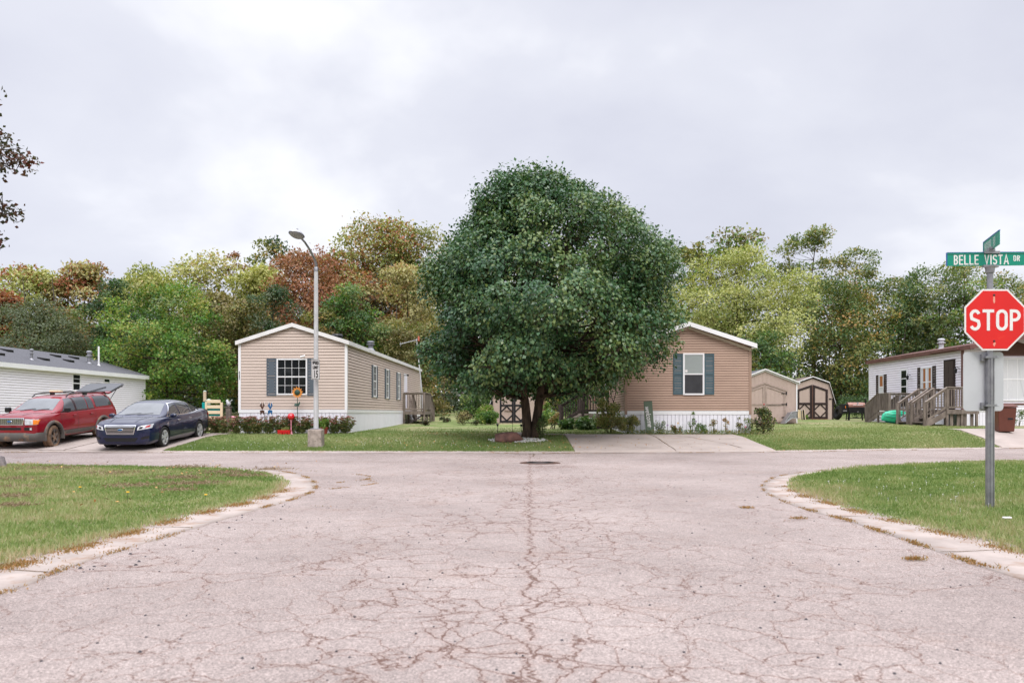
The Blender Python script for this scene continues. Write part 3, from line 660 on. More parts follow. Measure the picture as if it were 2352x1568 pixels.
def window(F, s, z0, z1, wd, parent, m_frame, m_pane, cols=1, rows=(1, 1), fr=.055, name='window', upper=None, mid=True, munt=.018, dep=.05):
    """double hung window; s centre. The frame is the part, panes are its sub-parts"""
    mb = MB(); a, b = s - wd / 2, s + wd / 2; zm = (z0 + z1) / 2
    fbox(mb, F, a, a + fr, 0, dep, z0, z1); fbox(mb, F, b - fr, b, 0, dep, z0, z1)
    fbox(mb, F, a + fr, b - fr, 0, dep, z1 - fr, z1); fbox(mb, F, a + fr, b - fr, 0, dep + .012, z0, z0 + fr)
    if mid: fbox(mb, F, a + fr, b - fr, 0, dep - .008, zm - .024, zm + .024)
    ga, gb = a + fr, b - fr
    halves = ((z0 + fr, zm - .024), (zm + .024, z1 - fr)) if mid else ((z0 + fr, z1 - fr),)
    for hi, (p, q) in enumerate(halves):
        r_ = rows[hi]
        for i in range(1, cols): x = ga + (gb - ga) * i / cols; fbox(mb, F, x - munt / 2, x + munt / 2, .02, .036, p, q)
        for i in range(1, r_): z = p + (q - p) * i / r_; fbox(mb, F, ga, gb, .02, .035, z - munt / 2, z + munt / 2)
    o = mb.build(name, m_frame, parent)
    for hi, (p, q) in enumerate(halves):
        g = MB(); fbox(g, F, ga, gb, .018, .0265 + .003 * hi, p, q); g.build('pane', (upper if (hi == 1 and upper) else m_pane), o)
    return o
def shutter(F, a, b, z0, z1, m, parent, louver=True, panels=False):
    mb = MB(); fr = .045
    fbox(mb, F, a, a + fr, .0, .045, z0, z1); fbox(mb, F, b - fr, b, 0, .045, z0, z1)
    zm = (z0 + z1) / 2
    for p, q in ((z0, z0 + .07), (zm - .035, zm + .035), (z1 - .07, z1)): fbox(mb, F, a + fr, b - fr, 0, .043, p, q)
    if panels:
        for p, q in ((z0 + .07, zm - .035), (zm + .035, z1 - .07)):
            fbox(mb, F, a + fr, b - fr, 0, .022, p, q); fbox(mb, F, a + fr + .03, b - fr - .03, 0, .034, p + .03, q - .03)
    else:
        for p, q in ((z0 + .07, zm - .035), (zm + .035, z1 - .07)):
            k = int((q - p) / .038)
            for i in range(k):
                z = p + (q - p) * (i + .5) / k
                mb.add([F(a + fr, .018, z + .017), F(b - fr, .018, z + .017), F(b - fr, .036, z - .017), F(a + fr, .036, z - .017)], [(0, 1, 2, 3)])
            fbox(mb, F, a + fr, b - fr, 0, .015, p, q)
    return mb.build('shutter', m, parent)
def gable_roof(parent, W, Ln, ze, zp, thick, ohe, ohf, m_roof, m_fascia, fas=.16, ohb=.1, soff=True, zcut=None):
    """ze/zp: top of roof at wall line and ridge; overhang ohe at eaves, ohf at the front"""
    sl = (zp - ze) / (W / 2); X = W / 2 + ohe; zt = ze - sl * ohe
    mb = MB()
    for sg in (-1, 1):
        mb.prism([(0, zp), (sg * X, zt), (sg * X, zt - .025), (0, zp - .025)], -ohf, Ln + ohb, lambda a, b, d: (a, d, b + .004))
    roof = mb.build('roof', m_roof, parent)
    mb = MB()
    for sg in (-1, 1):
        for y0, y1 in ((-ohf - .02, -ohf + .005), (Ln + ohb - .005, Ln + ohb + .02)):
            mb.prism([(0, zp - .0), (sg * (X + .02), zt - .0), (sg * (X + .02), zt - fas), (0, zp - fas)], y0, y1, lambda a, b, d: (a, d, b))
        mb.box(sg * (X - .0) - (.0 if sg > 0 else .022), sg * X + (.022 if sg > 0 else .0), -ohf + .006, Ln + ohb - .006, zt - fas, zt + .002)
        # soffit and rake underside
        mb.prism([(0, zp - .03), (sg * (X - .004), zt - .03), (sg * (X - .004), zt - .07), (0, zp - .07)], -ohf + .008, Ln + ohb - .008, lambda a, b, d: (a, d, b))
        if ohe > .05: mb.box(min(sg * (W / 2 - .02), sg * (X - .003)), max(sg * (W / 2 - .02), sg * (X - .003)), -ohf + .01, Ln + ohb - .01, zt - fas + .01, zt - fas + .03)
    mb.build('fascia', m_fascia, roof)
    return roof, sl
def mobile_home(label, X, Y, rot, W, Ln, zg, zt, ztop, ze, zp, m_wall, m_roof, m_fas, m_corner, ohe=.1, ohf=.12, fas=.16, course=.113, m_skirt='skirt', m_band='whitetrim', cw=.10):
    """z values are world heights; zt..ztop trim band, ze wall top at the eaves, zp roof peak"""
    t = thing('mobile_home', label, 'mobile home', (X, Y, 0), rot)
    Ff = Fr((-W / 2, 0, 0), (1, 0, 0), (0, -1, 0)); Fr_ = Fr((W / 2, 0, 0), (0, 1, 0), (1, 0, 0)); Fl = Fr((-W / 2, 0, 0), (0, 1, 0), (-1, 0, 0)); Fb = Fr((-W / 2, Ln, 0), (1, 0, 0), (0, 1, 0))
    sl = (zp - ze) / (W / 2); cut = .05
    gp = [(0, ztop), (W, ztop), (W, ze - cut), (W / 2, zp - cut), (0, ze - cut)]
    for F, poly in ((Ff, gp), (Fb, gp), (Fr_, [(0, ztop), (Ln, ztop), (Ln, ze - .04), (0, ze - .04)]), (Fl, [(0, ztop), (Ln, ztop), (Ln, ze - .04), (0, ze - .04)])):
        mb = MB(); siding(mb, F, poly, course); mb.add([F(a, -.01, b) for a, b in poly], [tuple(range(len(poly)))])
        mb.build('wall', [M[m_wall], M[{'tan': 'seam_shade_tan', 'brownvinyl': 'seam_shade_brown', 'whitevinyl': 'seam_shade_white'}[m_wall]]], t, recalc=False)
    mb = MB()
    for F, s in ((Ff, W), (Fb, W), (Fr_, Ln), (Fl, Ln)): ribs(mb, F, .0, s, zg - .5, zt, .15)
    mb.build('skirting', M[m_skirt], t)
    mb = MB()
    for F, s in ((Ff, W), (Fb, W)): fbox(mb, F, -.03, s + .03, -.02, .03, zt, ztop)
    for F, s in ((Fr_, Ln), (Fl, Ln)): fbox(mb, F, .02, s - .02, -.02, .028, zt, ztop)
    mb.build('trim_band', M[m_band], t)
    for sx in (-1, 1):
        for yy, d in ((0, 1), (Ln, -1)):
            mb = MB(); x = sx * W / 2
            mb.box(min(x + sx * .033, x - sx * (cw - .033)), max(x + sx * .033, x - sx * (cw - .033)), min(yy - d * .033, yy - d * .001), max(yy - d * .033, yy - d * .001), zt, ze + (.0 if ohe > .05 else -.03))
            mb.box(min(x + sx * .033, x + sx * .001), max(x + sx * .033, x + sx * .001), min(yy, yy + d * (cw - .033)), max(yy, yy + d * (cw - .033)), zt, ze - .03)
            mb.build('corner_board', M[m_corner], t)
    roof, sl = gable_roof(t, W, Ln, ze + .06, zp, .03, ohe, ohf, M[m_roof], M[m_fas], fas)
    return t, roof, Ff, Fr_, Fl, sl
def vent_pipe(parent, x, y, z, r, hh, m, cap=True, name='vent_pipe', base=.1):
    mb = MB(); mb.lathe([(0, -.3), (r, -.3), (r, hh), (0, hh)] if not cap else [(0, -.3), (r, -.3), (r, hh * .55), (r * 1.7, hh * .55), (r * 1.7, hh * .62), (r, hh * .66), (r, hh * .8), (r * 1.5, hh * .82), (r * 1.5, hh * .93), (r, hh), (0, hh)], 14, tf=lambda a, b, c: (x + a, y + b, z + c))
    mb.lathe([(r + base, -.1), (r, .06)], 14, tf=lambda a, b, c: (x + a, y + b, z + c)); return mb.build(name, m, parent)
RT = R(-1.54)
# ---- home 1: pale tan, left of the tree
zg = .41
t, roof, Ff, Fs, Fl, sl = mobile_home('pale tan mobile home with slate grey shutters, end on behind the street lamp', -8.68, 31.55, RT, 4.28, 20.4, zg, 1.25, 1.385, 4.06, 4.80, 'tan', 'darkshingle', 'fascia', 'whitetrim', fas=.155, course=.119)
H1 = t
W1 = 4.28
wc = W1 / 2 - .03
window(Ff, wc, 1.96, 3.40, 1.22, t, M['whitetrim'], M['glass'], 4, (2, 2), .055, munt=.013)
shutter(Ff, wc - .61 - .40, wc - .61 - .01, 1.93, 3.40, M['shgrey'], t, panels=True)
shutter(Ff, wc + .61 + .01, wc + .61 + .40, 1.93, 3.40, M['shgrey'], t, panels=True)
for s in (5.45, 8.65, 12.0):
    window(Fs, s, 1.98, 3.45, .72, t, M['whitetrim'], M['glass'], 2, (2, 2), .06)
    shutter(Fs, s - .36 - .32, s - .37, 1.95, 3.45, M['shgrey'], t, panels=True); shutter(Fs, s + .37, s + .68, 1.95, 3.45, M['shgrey'], t, panels=True)
mb = MB(); fbox(mb, Fs, 13.85, 14.9, 0, .045, 1.39, 3.5); d = mb.build('door', M['whitetrim'], t)
mb = MB(); fbox(mb, Fs, 14.0, 14.75, .03, .052, 1.45, 3.42); mb.build('door_leaf', M['whitevinyl'], d)
mb = MB(); mb.tube([Fs(14.1, .05, 2.4), Fs(14.1, .11, 2.4), Fs(14.1, .11, 2.5)], .012, 6); mb.build('handle', M['silver'], d)
mb = MB(); mb.tube([Fs(13.75, .0, 3.38), Fs(13.75, .22, 3.38)], .02, 6); mb.box(*(13.7, 13.8, .2, .3, 3.34, 3.42), tf=Fs); mb.build('door_lamp', M['black'], t)
# security camera above the front window
mb = MB(); p = Vector(Ff(wc + .52, .06, 3.44)); mb.tube([p, p + Vector((-.02, -.12, .03))], .012, 6); mb.tube([p + Vector((.05, -.13, .06)), p + Vector((-.13, -.17, .0))], .035, 8); mb.build('security_camera', M['whitetrim'], t)
vent_pipe(t, 1.15, 9.5, 4.52, .13, .42, M['galv'])
mb = MB(); mb.lathe([(0, .16), (.2, .15), (.24, .08), (.24, .0), (.2, -.1)], 16, tf=lambda a, b, c: (1.3 + a, 1.9 + b, 4.40 + c)); mb.build('roof_vent', M['black'], t)
# house number stacked down the left corner board
for k, ch in enumerate('5262'):
    lettering(ch, .105, (-W1 / 2 + .015, -.037, 2.86 - .085 * k), (1, 0, 0), (0, 0, 1), M['black'], t, 'house_number', off=.004, sx=.8)
# ---- home 2: brown tan, right of the tree
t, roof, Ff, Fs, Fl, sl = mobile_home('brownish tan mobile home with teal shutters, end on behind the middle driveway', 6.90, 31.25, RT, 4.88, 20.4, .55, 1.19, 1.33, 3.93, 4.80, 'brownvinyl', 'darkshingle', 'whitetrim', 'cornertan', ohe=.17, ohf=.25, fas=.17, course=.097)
H2 = t; wc = 4.88 / 2 + .22
# tan rake board under the white fascia
mb = MB()
for sg in (-1, 1): mb.prism([(0, 4.645), (sg * 2.46, 3.77), (sg * 2.46, 3.66), (0, 4.54)], -.045, -.019, lambda a, b, d: (a, d, b))
mb.build('rake_board', mat('rake_tan', (.50, .42, .33), .6), t)
o = window(Ff, wc, 1.95, 3.59, .83, t, M['whitetrim'], M['glass2'], 1, (1, 1), .065, upper=M['blind'])
mb = MB()
for i in range(17): z = 2.83 + i * .041; fbox(mb, Ff, wc - .345, wc + .345, .03, .0345, z, z + .008)
mb.build('blind', M['grey'], o)
for i in range(2): pass
mb = MB(); fbox(mb, Ff, wc - .33, wc - .24, .03, .036, 2.84, 2.94); mb.build('sticker', M['signwhite'], o)
shutter(Ff, wc - .415 - .385, wc - .415 - .008, 1.97, 3.56, M['shteal'], t); shutter(Ff, wc + .415 + .008, wc + .415 + .385, 1.97, 3.56, M['shteal'], t)
window(Fl, 10.6, 2.0, 3.5, 1.1, t, M['whitetrim'], M['glass'], 2, (1, 1), .07)
shutter(Fl, 9.6, 9.95, 1.97, 3.5, M['shteal'], t); shutter(Fl, 11.25, 11.6, 1.97, 3.5, M['shteal'], t)
mb = MB(); fbox(mb, Fl, 7.2, 8.2, 0, .045, 1.39, 3.5); d = mb.build('door', M['whitetrim'], t)
mb = MB(); fbox(mb, Fl, 7.3, 8.1, .03, .052, 1.45, 3.42); mb.build('door_leaf', M['whitevinyl'], d)
# ---- home 0: white double home on the left, long side
t, roof, Ff, Fs, Fl, sl = mobile_home('long white mobile home with a grey shingle roof behind the two parked cars', -27.80, 29.0, RT, 7.3, 22.2, .4, 1.1, 1.2, 3.62, 4.82, 'whitevinyl', 'greyshingle', 'whitetrim', 'whitetrim', ohe=.22, ohf=.3, fas=.22, course=.125)
H0 = t
def z_on(x, W, ze, zp): return zp - abs(x) * (zp - ze - .06) / (W / 2)
window(Fs, 14.5, 2.35, 3.38, .78, t, M['whitetrim'], M['glass'], 1, (1, 2), .06)
mb = MB(); fbox(mb, Fs, 14.16, 14.85, .0, .38, 2.05, 2.5); ac = mb.build('air_conditioner', M['whitetrim'], t, bevel=.015)
mb = MB()
for i in range(7): fbox(mb, Fs, 14.2 + i * .09, 14.24 + i * .09, .38, .39, 2.09, 2.46)
mb.build('grille', M['grey'], ac)
window(Fs, 17.6, 3.02, 3.24, .62, t, M['whitetrim'], M['glass'], 1, (1, 1), .03, mid=False)
for x, y in ((2.2, 3), (2.2, 6.5), (2.2, 10.3), (1.1, 12.6), (2.3, 13.8), (1.0, 17.0), (2.0, 16.6), (.9, 19.0)):
    z = z_on(x, 7.3, 3.62, 4.82); mb = MB()
    mb.add([(x - .22, y - .22, z + .13), (x - .22, y + .22, z + .13), (x + .20, y + .24, z + .06), (x + .20, y - .24, z + .06), (x - .22, y - .22, z - .1), (x - .22, y + .22, z - .1), (x + .2, y + .24, z - .1), (x + .2, y - .24, z - .1)],
           [(0, 1, 2, 3), (3, 2, 6, 7), (0, 3, 7, 4), (1, 5, 6, 2), (0, 4, 5, 1)]); mb.build('roof_vent', M['black'], roof)
for x, y, r_, hh, m_ in ((2.6, 12.3, .07, .55, 'galv'), (1.9, 18.9, .11, .75, 'galv'), (2.2, 19.4, .05, 1.15, 'whitetrim')):
    vent_pipe(roof, x, y, z_on(x, 7.3, 3.62, 4.82), r_, hh, M[m_], cap=r_ > .06)
vent_pipe(roof, 1.2, 9.8, 4.5, .16, .5, M['galv'])
# string of blue lights / ice cable along the eave
mb = MB()
rg = random.Random(2)
pts = [(3.62 - (.12 if i % 2 else 0), .3 + i * .17, 3.66 + (.05 if i % 2 else .0)) for i in range(118)]
mb.tube(pts, .012, 4); mb.build('heat_cable', M['bluepaint'], t)
# ---- home 3: white with brown roof on the right
t, roof, Ff, Fs, Fl, sl = mobile_home('white mobile home with brown roof and dark shutters behind the stop sign', 20.76 + 2.44, 36.6, RT, 4.88, 10.2, .66, 1.30, 1.40, 4.27, 4.78, 'whitevinyl', 'brownshingle', 'brownmetal', 'whitetrim', ohe=.16, ohf=.9, fas=.19, course=.125)
H3 = t
def side3(px): return 36.58 * 988 / (px - 1225) - 36.58    # depth along the side wall
mb = MB(); mb.box(-2.50, -2.42, -.06, -.036, 1.0, 4.2); mb.box(-2.5, -2.476, -.036, .06, 1.0, 4.2); mb.build('downspout', M['brownmetal'], t)
mb = MB(); fbox(mb, Fl, 0, 2.6, .175, .27, 4.16, 4.27); mb.build('gutter', M['brownmetal'], t)
mb = MB(); fbox(mb, Fl, .62, 1.64, 0, .05, 1.42, 3.78); d = mb.build('door', M['shedtrim'], t)
mb = MB()
fbox(mb, Fl, .74, 1.52, .04, .058, 1.46, 3.7)
for a in (.82, 1.18):
    for p, q in ((1.6, 2.2), (2.35, 2.95), (3.1, 3.55)): fbox(mb, Fl, a, a + .28, .055, .066, p, q)
mb.build('door_leaf', M['shbrown'], d)
mb = MB(); mb.tube([Fl(.8, .06, 2.4), Fl(.8, .12, 2.4)], .02, 6); mb.build('handle', M['silver'], d)
for s, z in ((.28, 3.2), (5.05, 3.1)):
    mb = MB(); mb.tube([Fl(s, .02, z + .12), Fl(s, .18, z + .2), Fl(s, .18, z + .1)], .015, 6)
    p = Vector(Fl(s, .18, z)); mb.lathe([(0, .13), (.09, .07), (.07, .06), (.05, -.1), (0, -.13)], 8, tf=lambda a, b, c: (p.x + a, p.y + b, p.z + c)); mb.build('wall_lantern', M['black'], t)
def twin(s, z0, z1, wd, cols):
    o = window(Fl, s, z0, z1, wd, t, M['whitetrim'], M['curtain'], cols, (1, 1), .06, munt=.07)
    mb = MB()
    if cols == 2:
        for a in (s - wd / 2 + .08, s + .06): fbox(mb, Fl, a + .05, a + .27, .024, .0305, z0 + .07, z1 - .07)
    else: fbox(mb, Fl, s - wd / 2 + .12, s + wd / 2 - .12, .024, .0305, (z0 + z1) / 2, z1 - .07)
    mb.build('curtain', M['ochrecurtain'], o); return o
twin(3.35, 2.05, 3.55, 1.15, 2)
shutter(Fl, 2.42, 2.74, 2.03, 3.57, M['shbrown'], t); shutter(Fl, 3.96, 4.28, 2.03, 3.57, M['shbrown'], t)
twin(8.55, 2.05, 3.4, .62, 1); shutter(Fl, 7.88, 8.2, 2.03, 3.42, M['shbrown'], t); shutter(Fl, 8.9, 9.22, 2.03, 3.42, M['shbrown'], t)
mb = MB(); fbox(mb, Fl, 5.35, 6.15, 0, .05, 1.42, 3.62); d = mb.build('storm_door', M['whitetrim'], t)
for p, q in ((1.6, 2.15), (2.2, 2.62), (2.68, 3.05), (3.1, 3.5)):
    mb = MB(); fbox(mb, Fl, 5.47, 6.03, .05, .056, p, q); mb.build('pane', M['glass'], d)
vent_pipe(roof, -.9, 5.0, 4.58, .12, .55, M['alum'])
# front window with sheer curtains and brown gable panel
o = window(Ff, 2.45, 1.80, 3.78, 1.9, t, M['whitetrim'], M['curtain'], 4, (1, 1), .06)
rg = random.Random(1); mb = MB()
for sgn, a0 in ((1, 1.58), (-1, 3.32)):
    rows = []
    for i in range(25):
        u = i / 24; s = a0 + sgn * u * .8
        rows.append([Ff(s - sgn * u * k * k * .25, .032 + .007 * math.sin(u * 40), 3.7 - 1.8 * k) for k in np.linspace(0, 1, 7)])
    mb.grid(rows)
mb.build('curtain', M['curtain'], o, smooth=True)
mb = MB(); mb.prism([(.5, 3.93), (4.4, 3.93), (2.44, 4.52)], .02, .035, lambda a, b, d: Ff(a, d, b)); mb.build('gable_panel', M['brick'], t)
mb = MB(); fbox(mb, Ff, .0, 4.88, .02, .04, 3.86, 3.93); fbox(mb, Ff, .0, 4.88, .021, .045, 1.62, 1.70); mb.build('front_band', M['brownmetal'], t)
# front porch side wall strips visible either side of the sign
# ================================================================ decks
def rail(mb, p, q, z0b, z0t, n, m_b=0, m_t=1, bal=.035, cap=True):
    """balusters and rails between p and q (x,y,z floor) """
    p = Vector(p); q = Vector(q); u = Vector((0, 0, 1))
    mb.beam(p + u * z0b, q + u * z0b, .04, .09, m_b); mb.beam(p + u * (z0t - .07), q + u * (z0t - .07), .04, .09, m_b)
    if cap: mb.beam(p + u * z0t, q + u * z0t, .13, .035, m_t)
    for i in range(n):
        f = (i + .5) / n; c = p.lerp(q, f); mb.beam(c + u * (z0b - .04), c + u * (z0t - .05), bal, bal, m_b, up=(q - p).normalized())
def deck_floor(mb, x0, x1, y0, y1, z, along='x'):
    n = max(1, int((x1 - x0 if along == 'y' else y1 - y0) / .14))
    for i in range(n):
        if along == 'x': a = y0 + (y1 - y0) * i / n; mb.box(x0, x1, a, a + (y1 - y0) / n - .008, z - .035, z)
        else: a = x0 + (x1 - x0) * i / n; mb.box(a, a + (x1 - x0) / n - .008, y0, y1, z - .035, z)
    mb.box(x0 - .02, x1 + .02, y0 - .04, y0 - .001, z - .2, z - .003); mb.box(x0 - .02, x1 + .02, y1 + .001, y1 + .04, z - .2, z - .003)
    mb.box(x0 - .041, x0 - .021, y0 - .04, y1 + .04, z - .2, z - .004); mb.box(x1 + .021, x1 + .041, y0 - .04, y1 + .04, z - .2, z - .004)
def stairs(parent, ax, x0, x1, y0, y1, ztop, zbot, n, mat_, name='steps', dirn=(-1, 0)):
    """treads from (high end) to low end; dirn is the way down; x0..x1,y0..y1 footprint"""
    mb = MB()
    for i in range(n):
        z = ztop - (ztop - zbot) * (i + 1) / (n + 1); f0 = i / n; f1 = (i + 1) / n
        if dirn == (-1, 0): a1 = x1 - (x1 - x0) * f0; a0 = x1 - (x1 - x0) * f1; mb.box(a0 - .02, a1, y0 + .03, y1 - .03, z - .04, z)
        if dirn == (0, -1): a1 = y1 - (y1 - y0) * f0; a0 = y1 - (y1 - y0) * f1; mb.box(x0 + .03, x1 - .03, a0 - .02, a1, z - .04, z)
        if dirn == (0, 1): a0 = y0 + (y1 - y0) * f0; a1 = y0 + (y1 - y0) * f1; mb.box(x0 + .03, x1 - .03, a0, a1 + .02, z - .04, z)
    for k in (0, 1):
        if dirn == (-1, 0): y = (y0, y1)[k]; p, q = (x1, y, ztop - .18), (x0, y, zbot + .04)
        elif dirn == (0, -1): x = (x0, x1)[k]; p, q = (x, y1, ztop - .18), (x, y0, zbot + .04)
        else: x = (x0, x1)[k]; p, q = (x, y0, ztop - .18), (x, y1, zbot + .04)
        mb.beam(p, q, .04, .24)
    mb.build(name, mat_, parent)
def posts(parent, pts, m, w_=.09):
    for x, y, z0, z1 in pts:
        mb = MB(); mb.box(x - w_ / 2, x + w_ / 2, y - w_ / 2, y + w_ / 2, z0, z1); mb.build('post', m, parent, bevel=.006)
# deck of home 1
t = thing('wooden_deck', 'small raised grey wooden deck at the far side door of the pale tan home', 'deck', (-6.1, 45.0, 0), RT)
g = .47
mb = MB(); deck_floor(mb, 0, 1.15, 0, 2.5, 1.36); mb.build('floor', M['wood'], t)
mb = MB(); rail(mb, (0, 0, 1.36), (1.15, 0, 1.36), .1, 1.03, 9); mb.build('railing', [M['wood'], M['woodrail']], t)
mb = MB(); rail(mb, (1.15, 0, 1.36), (1.15, 2.5, 1.36), .1, 1.03, 19, bal=.07); mb.build('railing', [M['wood'], M['woodrail']], t)
mb = MB(); rail(mb, (1.15, 2.5, 1.36), (1.2, 4.0, .6), .1, 1.03, 10); rail(mb, (.1, 2.5, 1.36), (.1, 4.0, .6), .1, 1.03, 10); mb.build('stair_rail', [M['wood'], M['woodrail']], t)
stairs(t, 0, .1, 1.15, 2.5, 4.0, 1.36, .6, 4, M['wood'], dirn=(0, 1))
posts(t, [(0, 0, g - .1, 2.38), (1.15, 0, g - .1, 2.38), (1.15, 2.5, g - .1, 2.38), (.05, 1.3, g - .1, 1.2), (1.15, 1.3, g - .1, 1.2), (.1, 4.0, .4, 1.6), (1.2, 4.0, .4, 1.6)], M['wood'])
mb = MB(); mb.beam((.05, -.0, .5), (1.1, .0, 1.15), .03, .08); mb.beam((1.12, .02, .5), (1.12, 1.3, 1.2), .03, .08)
for z in (.62, .85, 1.05): mb.beam((.05, .03, z), (1.12, .03, z), .02, .03)
mb.build('bracing', M['darkwood'], t)
# deck of home 2 (dark)
t = thing('wooden_deck', 'dark stained wooden deck with steps beside the brownish tan home', 'deck', (4.52, 37.2, 0), RT)
zf = 1.22
mb = MB(); deck_floor(mb, -1.25, -.02, 0, 2.6, zf); mb.build('floor', M['woodrail'], t)
mb = MB(); rail(mb, (-1.2, 0, zf), (-.05, 0, zf), .14, .98, 8); mb.build('railing', [M['darkwood'], M['darkwood']], t)
mb = MB(); rail(mb, (-1.2, 2.6, zf), (-.05, 2.6, zf), .14, .98, 8); mb.build('railing', [M['darkwood'], M['darkwood']], t)
for yy in (0, 2.6):
    mb = MB(); rail(mb, (-1.25, yy, zf), (-2.2, yy, .64), .14, .98, 8); mb.build('stair_rail', [M['darkwood'], M['darkwood']], t)
stairs(t, 0, -2.15, -1.25, 0, 2.6, zf, .6, 3, M['woodrail'], dirn=(-1, 0))
posts(t, [(-1.2, 0, .5, 2.22), (-.05, 0, .5, 2.22), (-1.2, 2.6, .5, 2.2), (-.05, 2.6, .5, 2.2), (-2.2, 0, .5, 1.66), (-2.2, 2.6, .5, 1.66)], M['darkwood'], .11)
mb = MB(); mb.box(-1.18, -.03, -.03, .0, .45, 1.0); mb.build('side_board', M['darkwood'], t)
# decks of home 3
t = thing('wooden_deck', 'weathered wooden deck with two flights of steps before the white home\'s brown door', 'deck', (20.76, 36.6, 0), RT)
zf = 1.40; g = .68
XO, XL = -1.36, -2.32
mb = MB(); deck_floor(mb, XO, -.03, -1.2, 1.5, zf); mb.build('floor', M['wood'], t)
mb = MB(); rail(mb, (XO, -1.2, zf), (-.05, -1.2, zf), .10, 1.0, 11, bal=.045); mb.build('railing', [M['wood'], M['woodrail']], t)
for ya, yb in ((-1.17, .05), (.42, 1.45)):
    for yy in (ya, yb):
        mb = MB(); rail(mb, (XO, yy, zf), (XL, yy, .73), .14, 1.0, 6, bal=.042); mb.build('stair_rail', [M['wood'], M['woodrail']], t)
        posts(t, [(XO, yy, g - .2, zf + 1.0), (XL - .03, yy, g - .2, 1.71)], M['wood'], .10)
    stairs(t, 0, XL, XO, ya, yb, zf, .66, 3, M['wood'], dirn=(-1, 0))
mb = MB(); rail(mb, (XO, .09, zf), (XO, .38, zf), .1, 1.0, 3, bal=.045); mb.build('railing', [M['wood'], M['woodrail']], t)
mb = MB(); rail(mb, (XO, 1.48, zf), (-.05, 1.48, zf), .1, 1.0, 9, bal=.04); mb.build('railing', [M['wood'], M['woodrail']], t)
posts(t, [(-.08, -1.2, g - .2, zf + 1), (-.08, 1.5, g - .2, zf + 1), (-.7, -1.15, g - .2, 1.2)], M['wood'], .10)
mb = MB()
for i in range(4): mb.box(-1.2 + i * .3, -1.06 + i * .3, -1.12, -1.09, g - .2, 1.2)
mb.build('deck_skirt', M['wood'], t)
t = thing('wooden_deck', 'lower weathered wooden landing with slatted sides at the white home\'s far end', 'deck', (20.86, 40.98, 0), RT)
zf = 1.32; XO = -1.42
mb = MB(); deck_floor(mb, XO, -.03, 0, 1.35, zf); mb.build('floor', M['wood'], t)
mb = MB(); rail(mb, (XO, 0, zf), (-.05, 0, zf), .1, .95, 11, bal=.035); mb.build('railing', [M['wood'], M['woodrail']], t)
mb = MB(); rail(mb, (XO, 0, zf), (XO, 1.35, zf), .1, .95, 8, bal=.085); mb.build('railing', [M['wood'], M['woodrail']], t)
mb = MB(); rail(mb, (XO, 1.35, zf), (XO, 2.9, .74), .05, .95, 12, bal=.08); mb.build('stair_rail', [M['wood'], M['woodrail']], t)
mb = MB(); rail(mb, (-.3, 1.35, zf), (-.3, 2.9, .74), .05, .95, 12, bal=.05); mb.build('stair_rail', [M['wood'], M['woodrail']], t)
stairs(t, 0, XO, -.3, 1.35, 2.9, zf, .7, 3, M['wood'], dirn=(0, 1))
posts(t, [(XO, 0, .5, 2.28), (-.05, 0, .5, 2.25), (XO, 1.35, .5, 2.25), (XO, 2.9, .5, 1.72), (-.3, 2.9, .5, 1.72), (-.8, .0, .5, 1.2)], M['wood'], .10)

# ================================================================ sheds
def shed_door_leaf(mb, F, a, b, z0, zs, zp_, zmid, tw, oct_=True, d=.035, side=1):
    """framed leaf: outer side height zs, inner (peak side) height zp_. side=1: peak at b"""
    zl, zr = (zs, zp_) if side > 0 else (zp_, zs)
    P = lambda pts, dd=d: mb.prism(pts, .012, dd, lambda s, z, q: F(s, q, z))
    P([(a, z0), (a + tw, z0), (a + tw, zl + (zr - zl) * tw / (b - a)), (a, zl)]); P([(b - tw, z0), (b, z0), (b, zr), (b - tw, zr - (zr - zl) * tw / (b - a))])
    P([(a + tw, z0), (b - tw, z0), (b - tw, z0 + tw), (a + tw, z0 + tw)], d - .002); P([(a + tw, zmid - tw / 2), (b - tw, zmid - tw / 2), (b - tw, zmid + tw / 2), (a + tw, zmid + tw / 2)], d - .002)
    k = (zr - zl) / (b - a)
    P([(a + tw, zl + k * tw - tw), (b - tw, zr - k * tw - tw), (b - tw, zr - k * tw), (a + tw, zl + k * tw)], d - .002)
    if oct_:
        c = .24; i0, i1, j0, j1 = a + tw, b - tw, z0 + tw, zmid - tw / 2
        for (x, y, sx, sy) in ((i0, j0, 1, 1), (i1, j0, -1, 1), (i0, j1, 1, -1), (i1, j1, -1, -1)):
            P([(x + sx * c, y), (x + sx * (c + .11), y), (x, y + sy * (c + .11)), (x, y + sy * c)], d - .004)
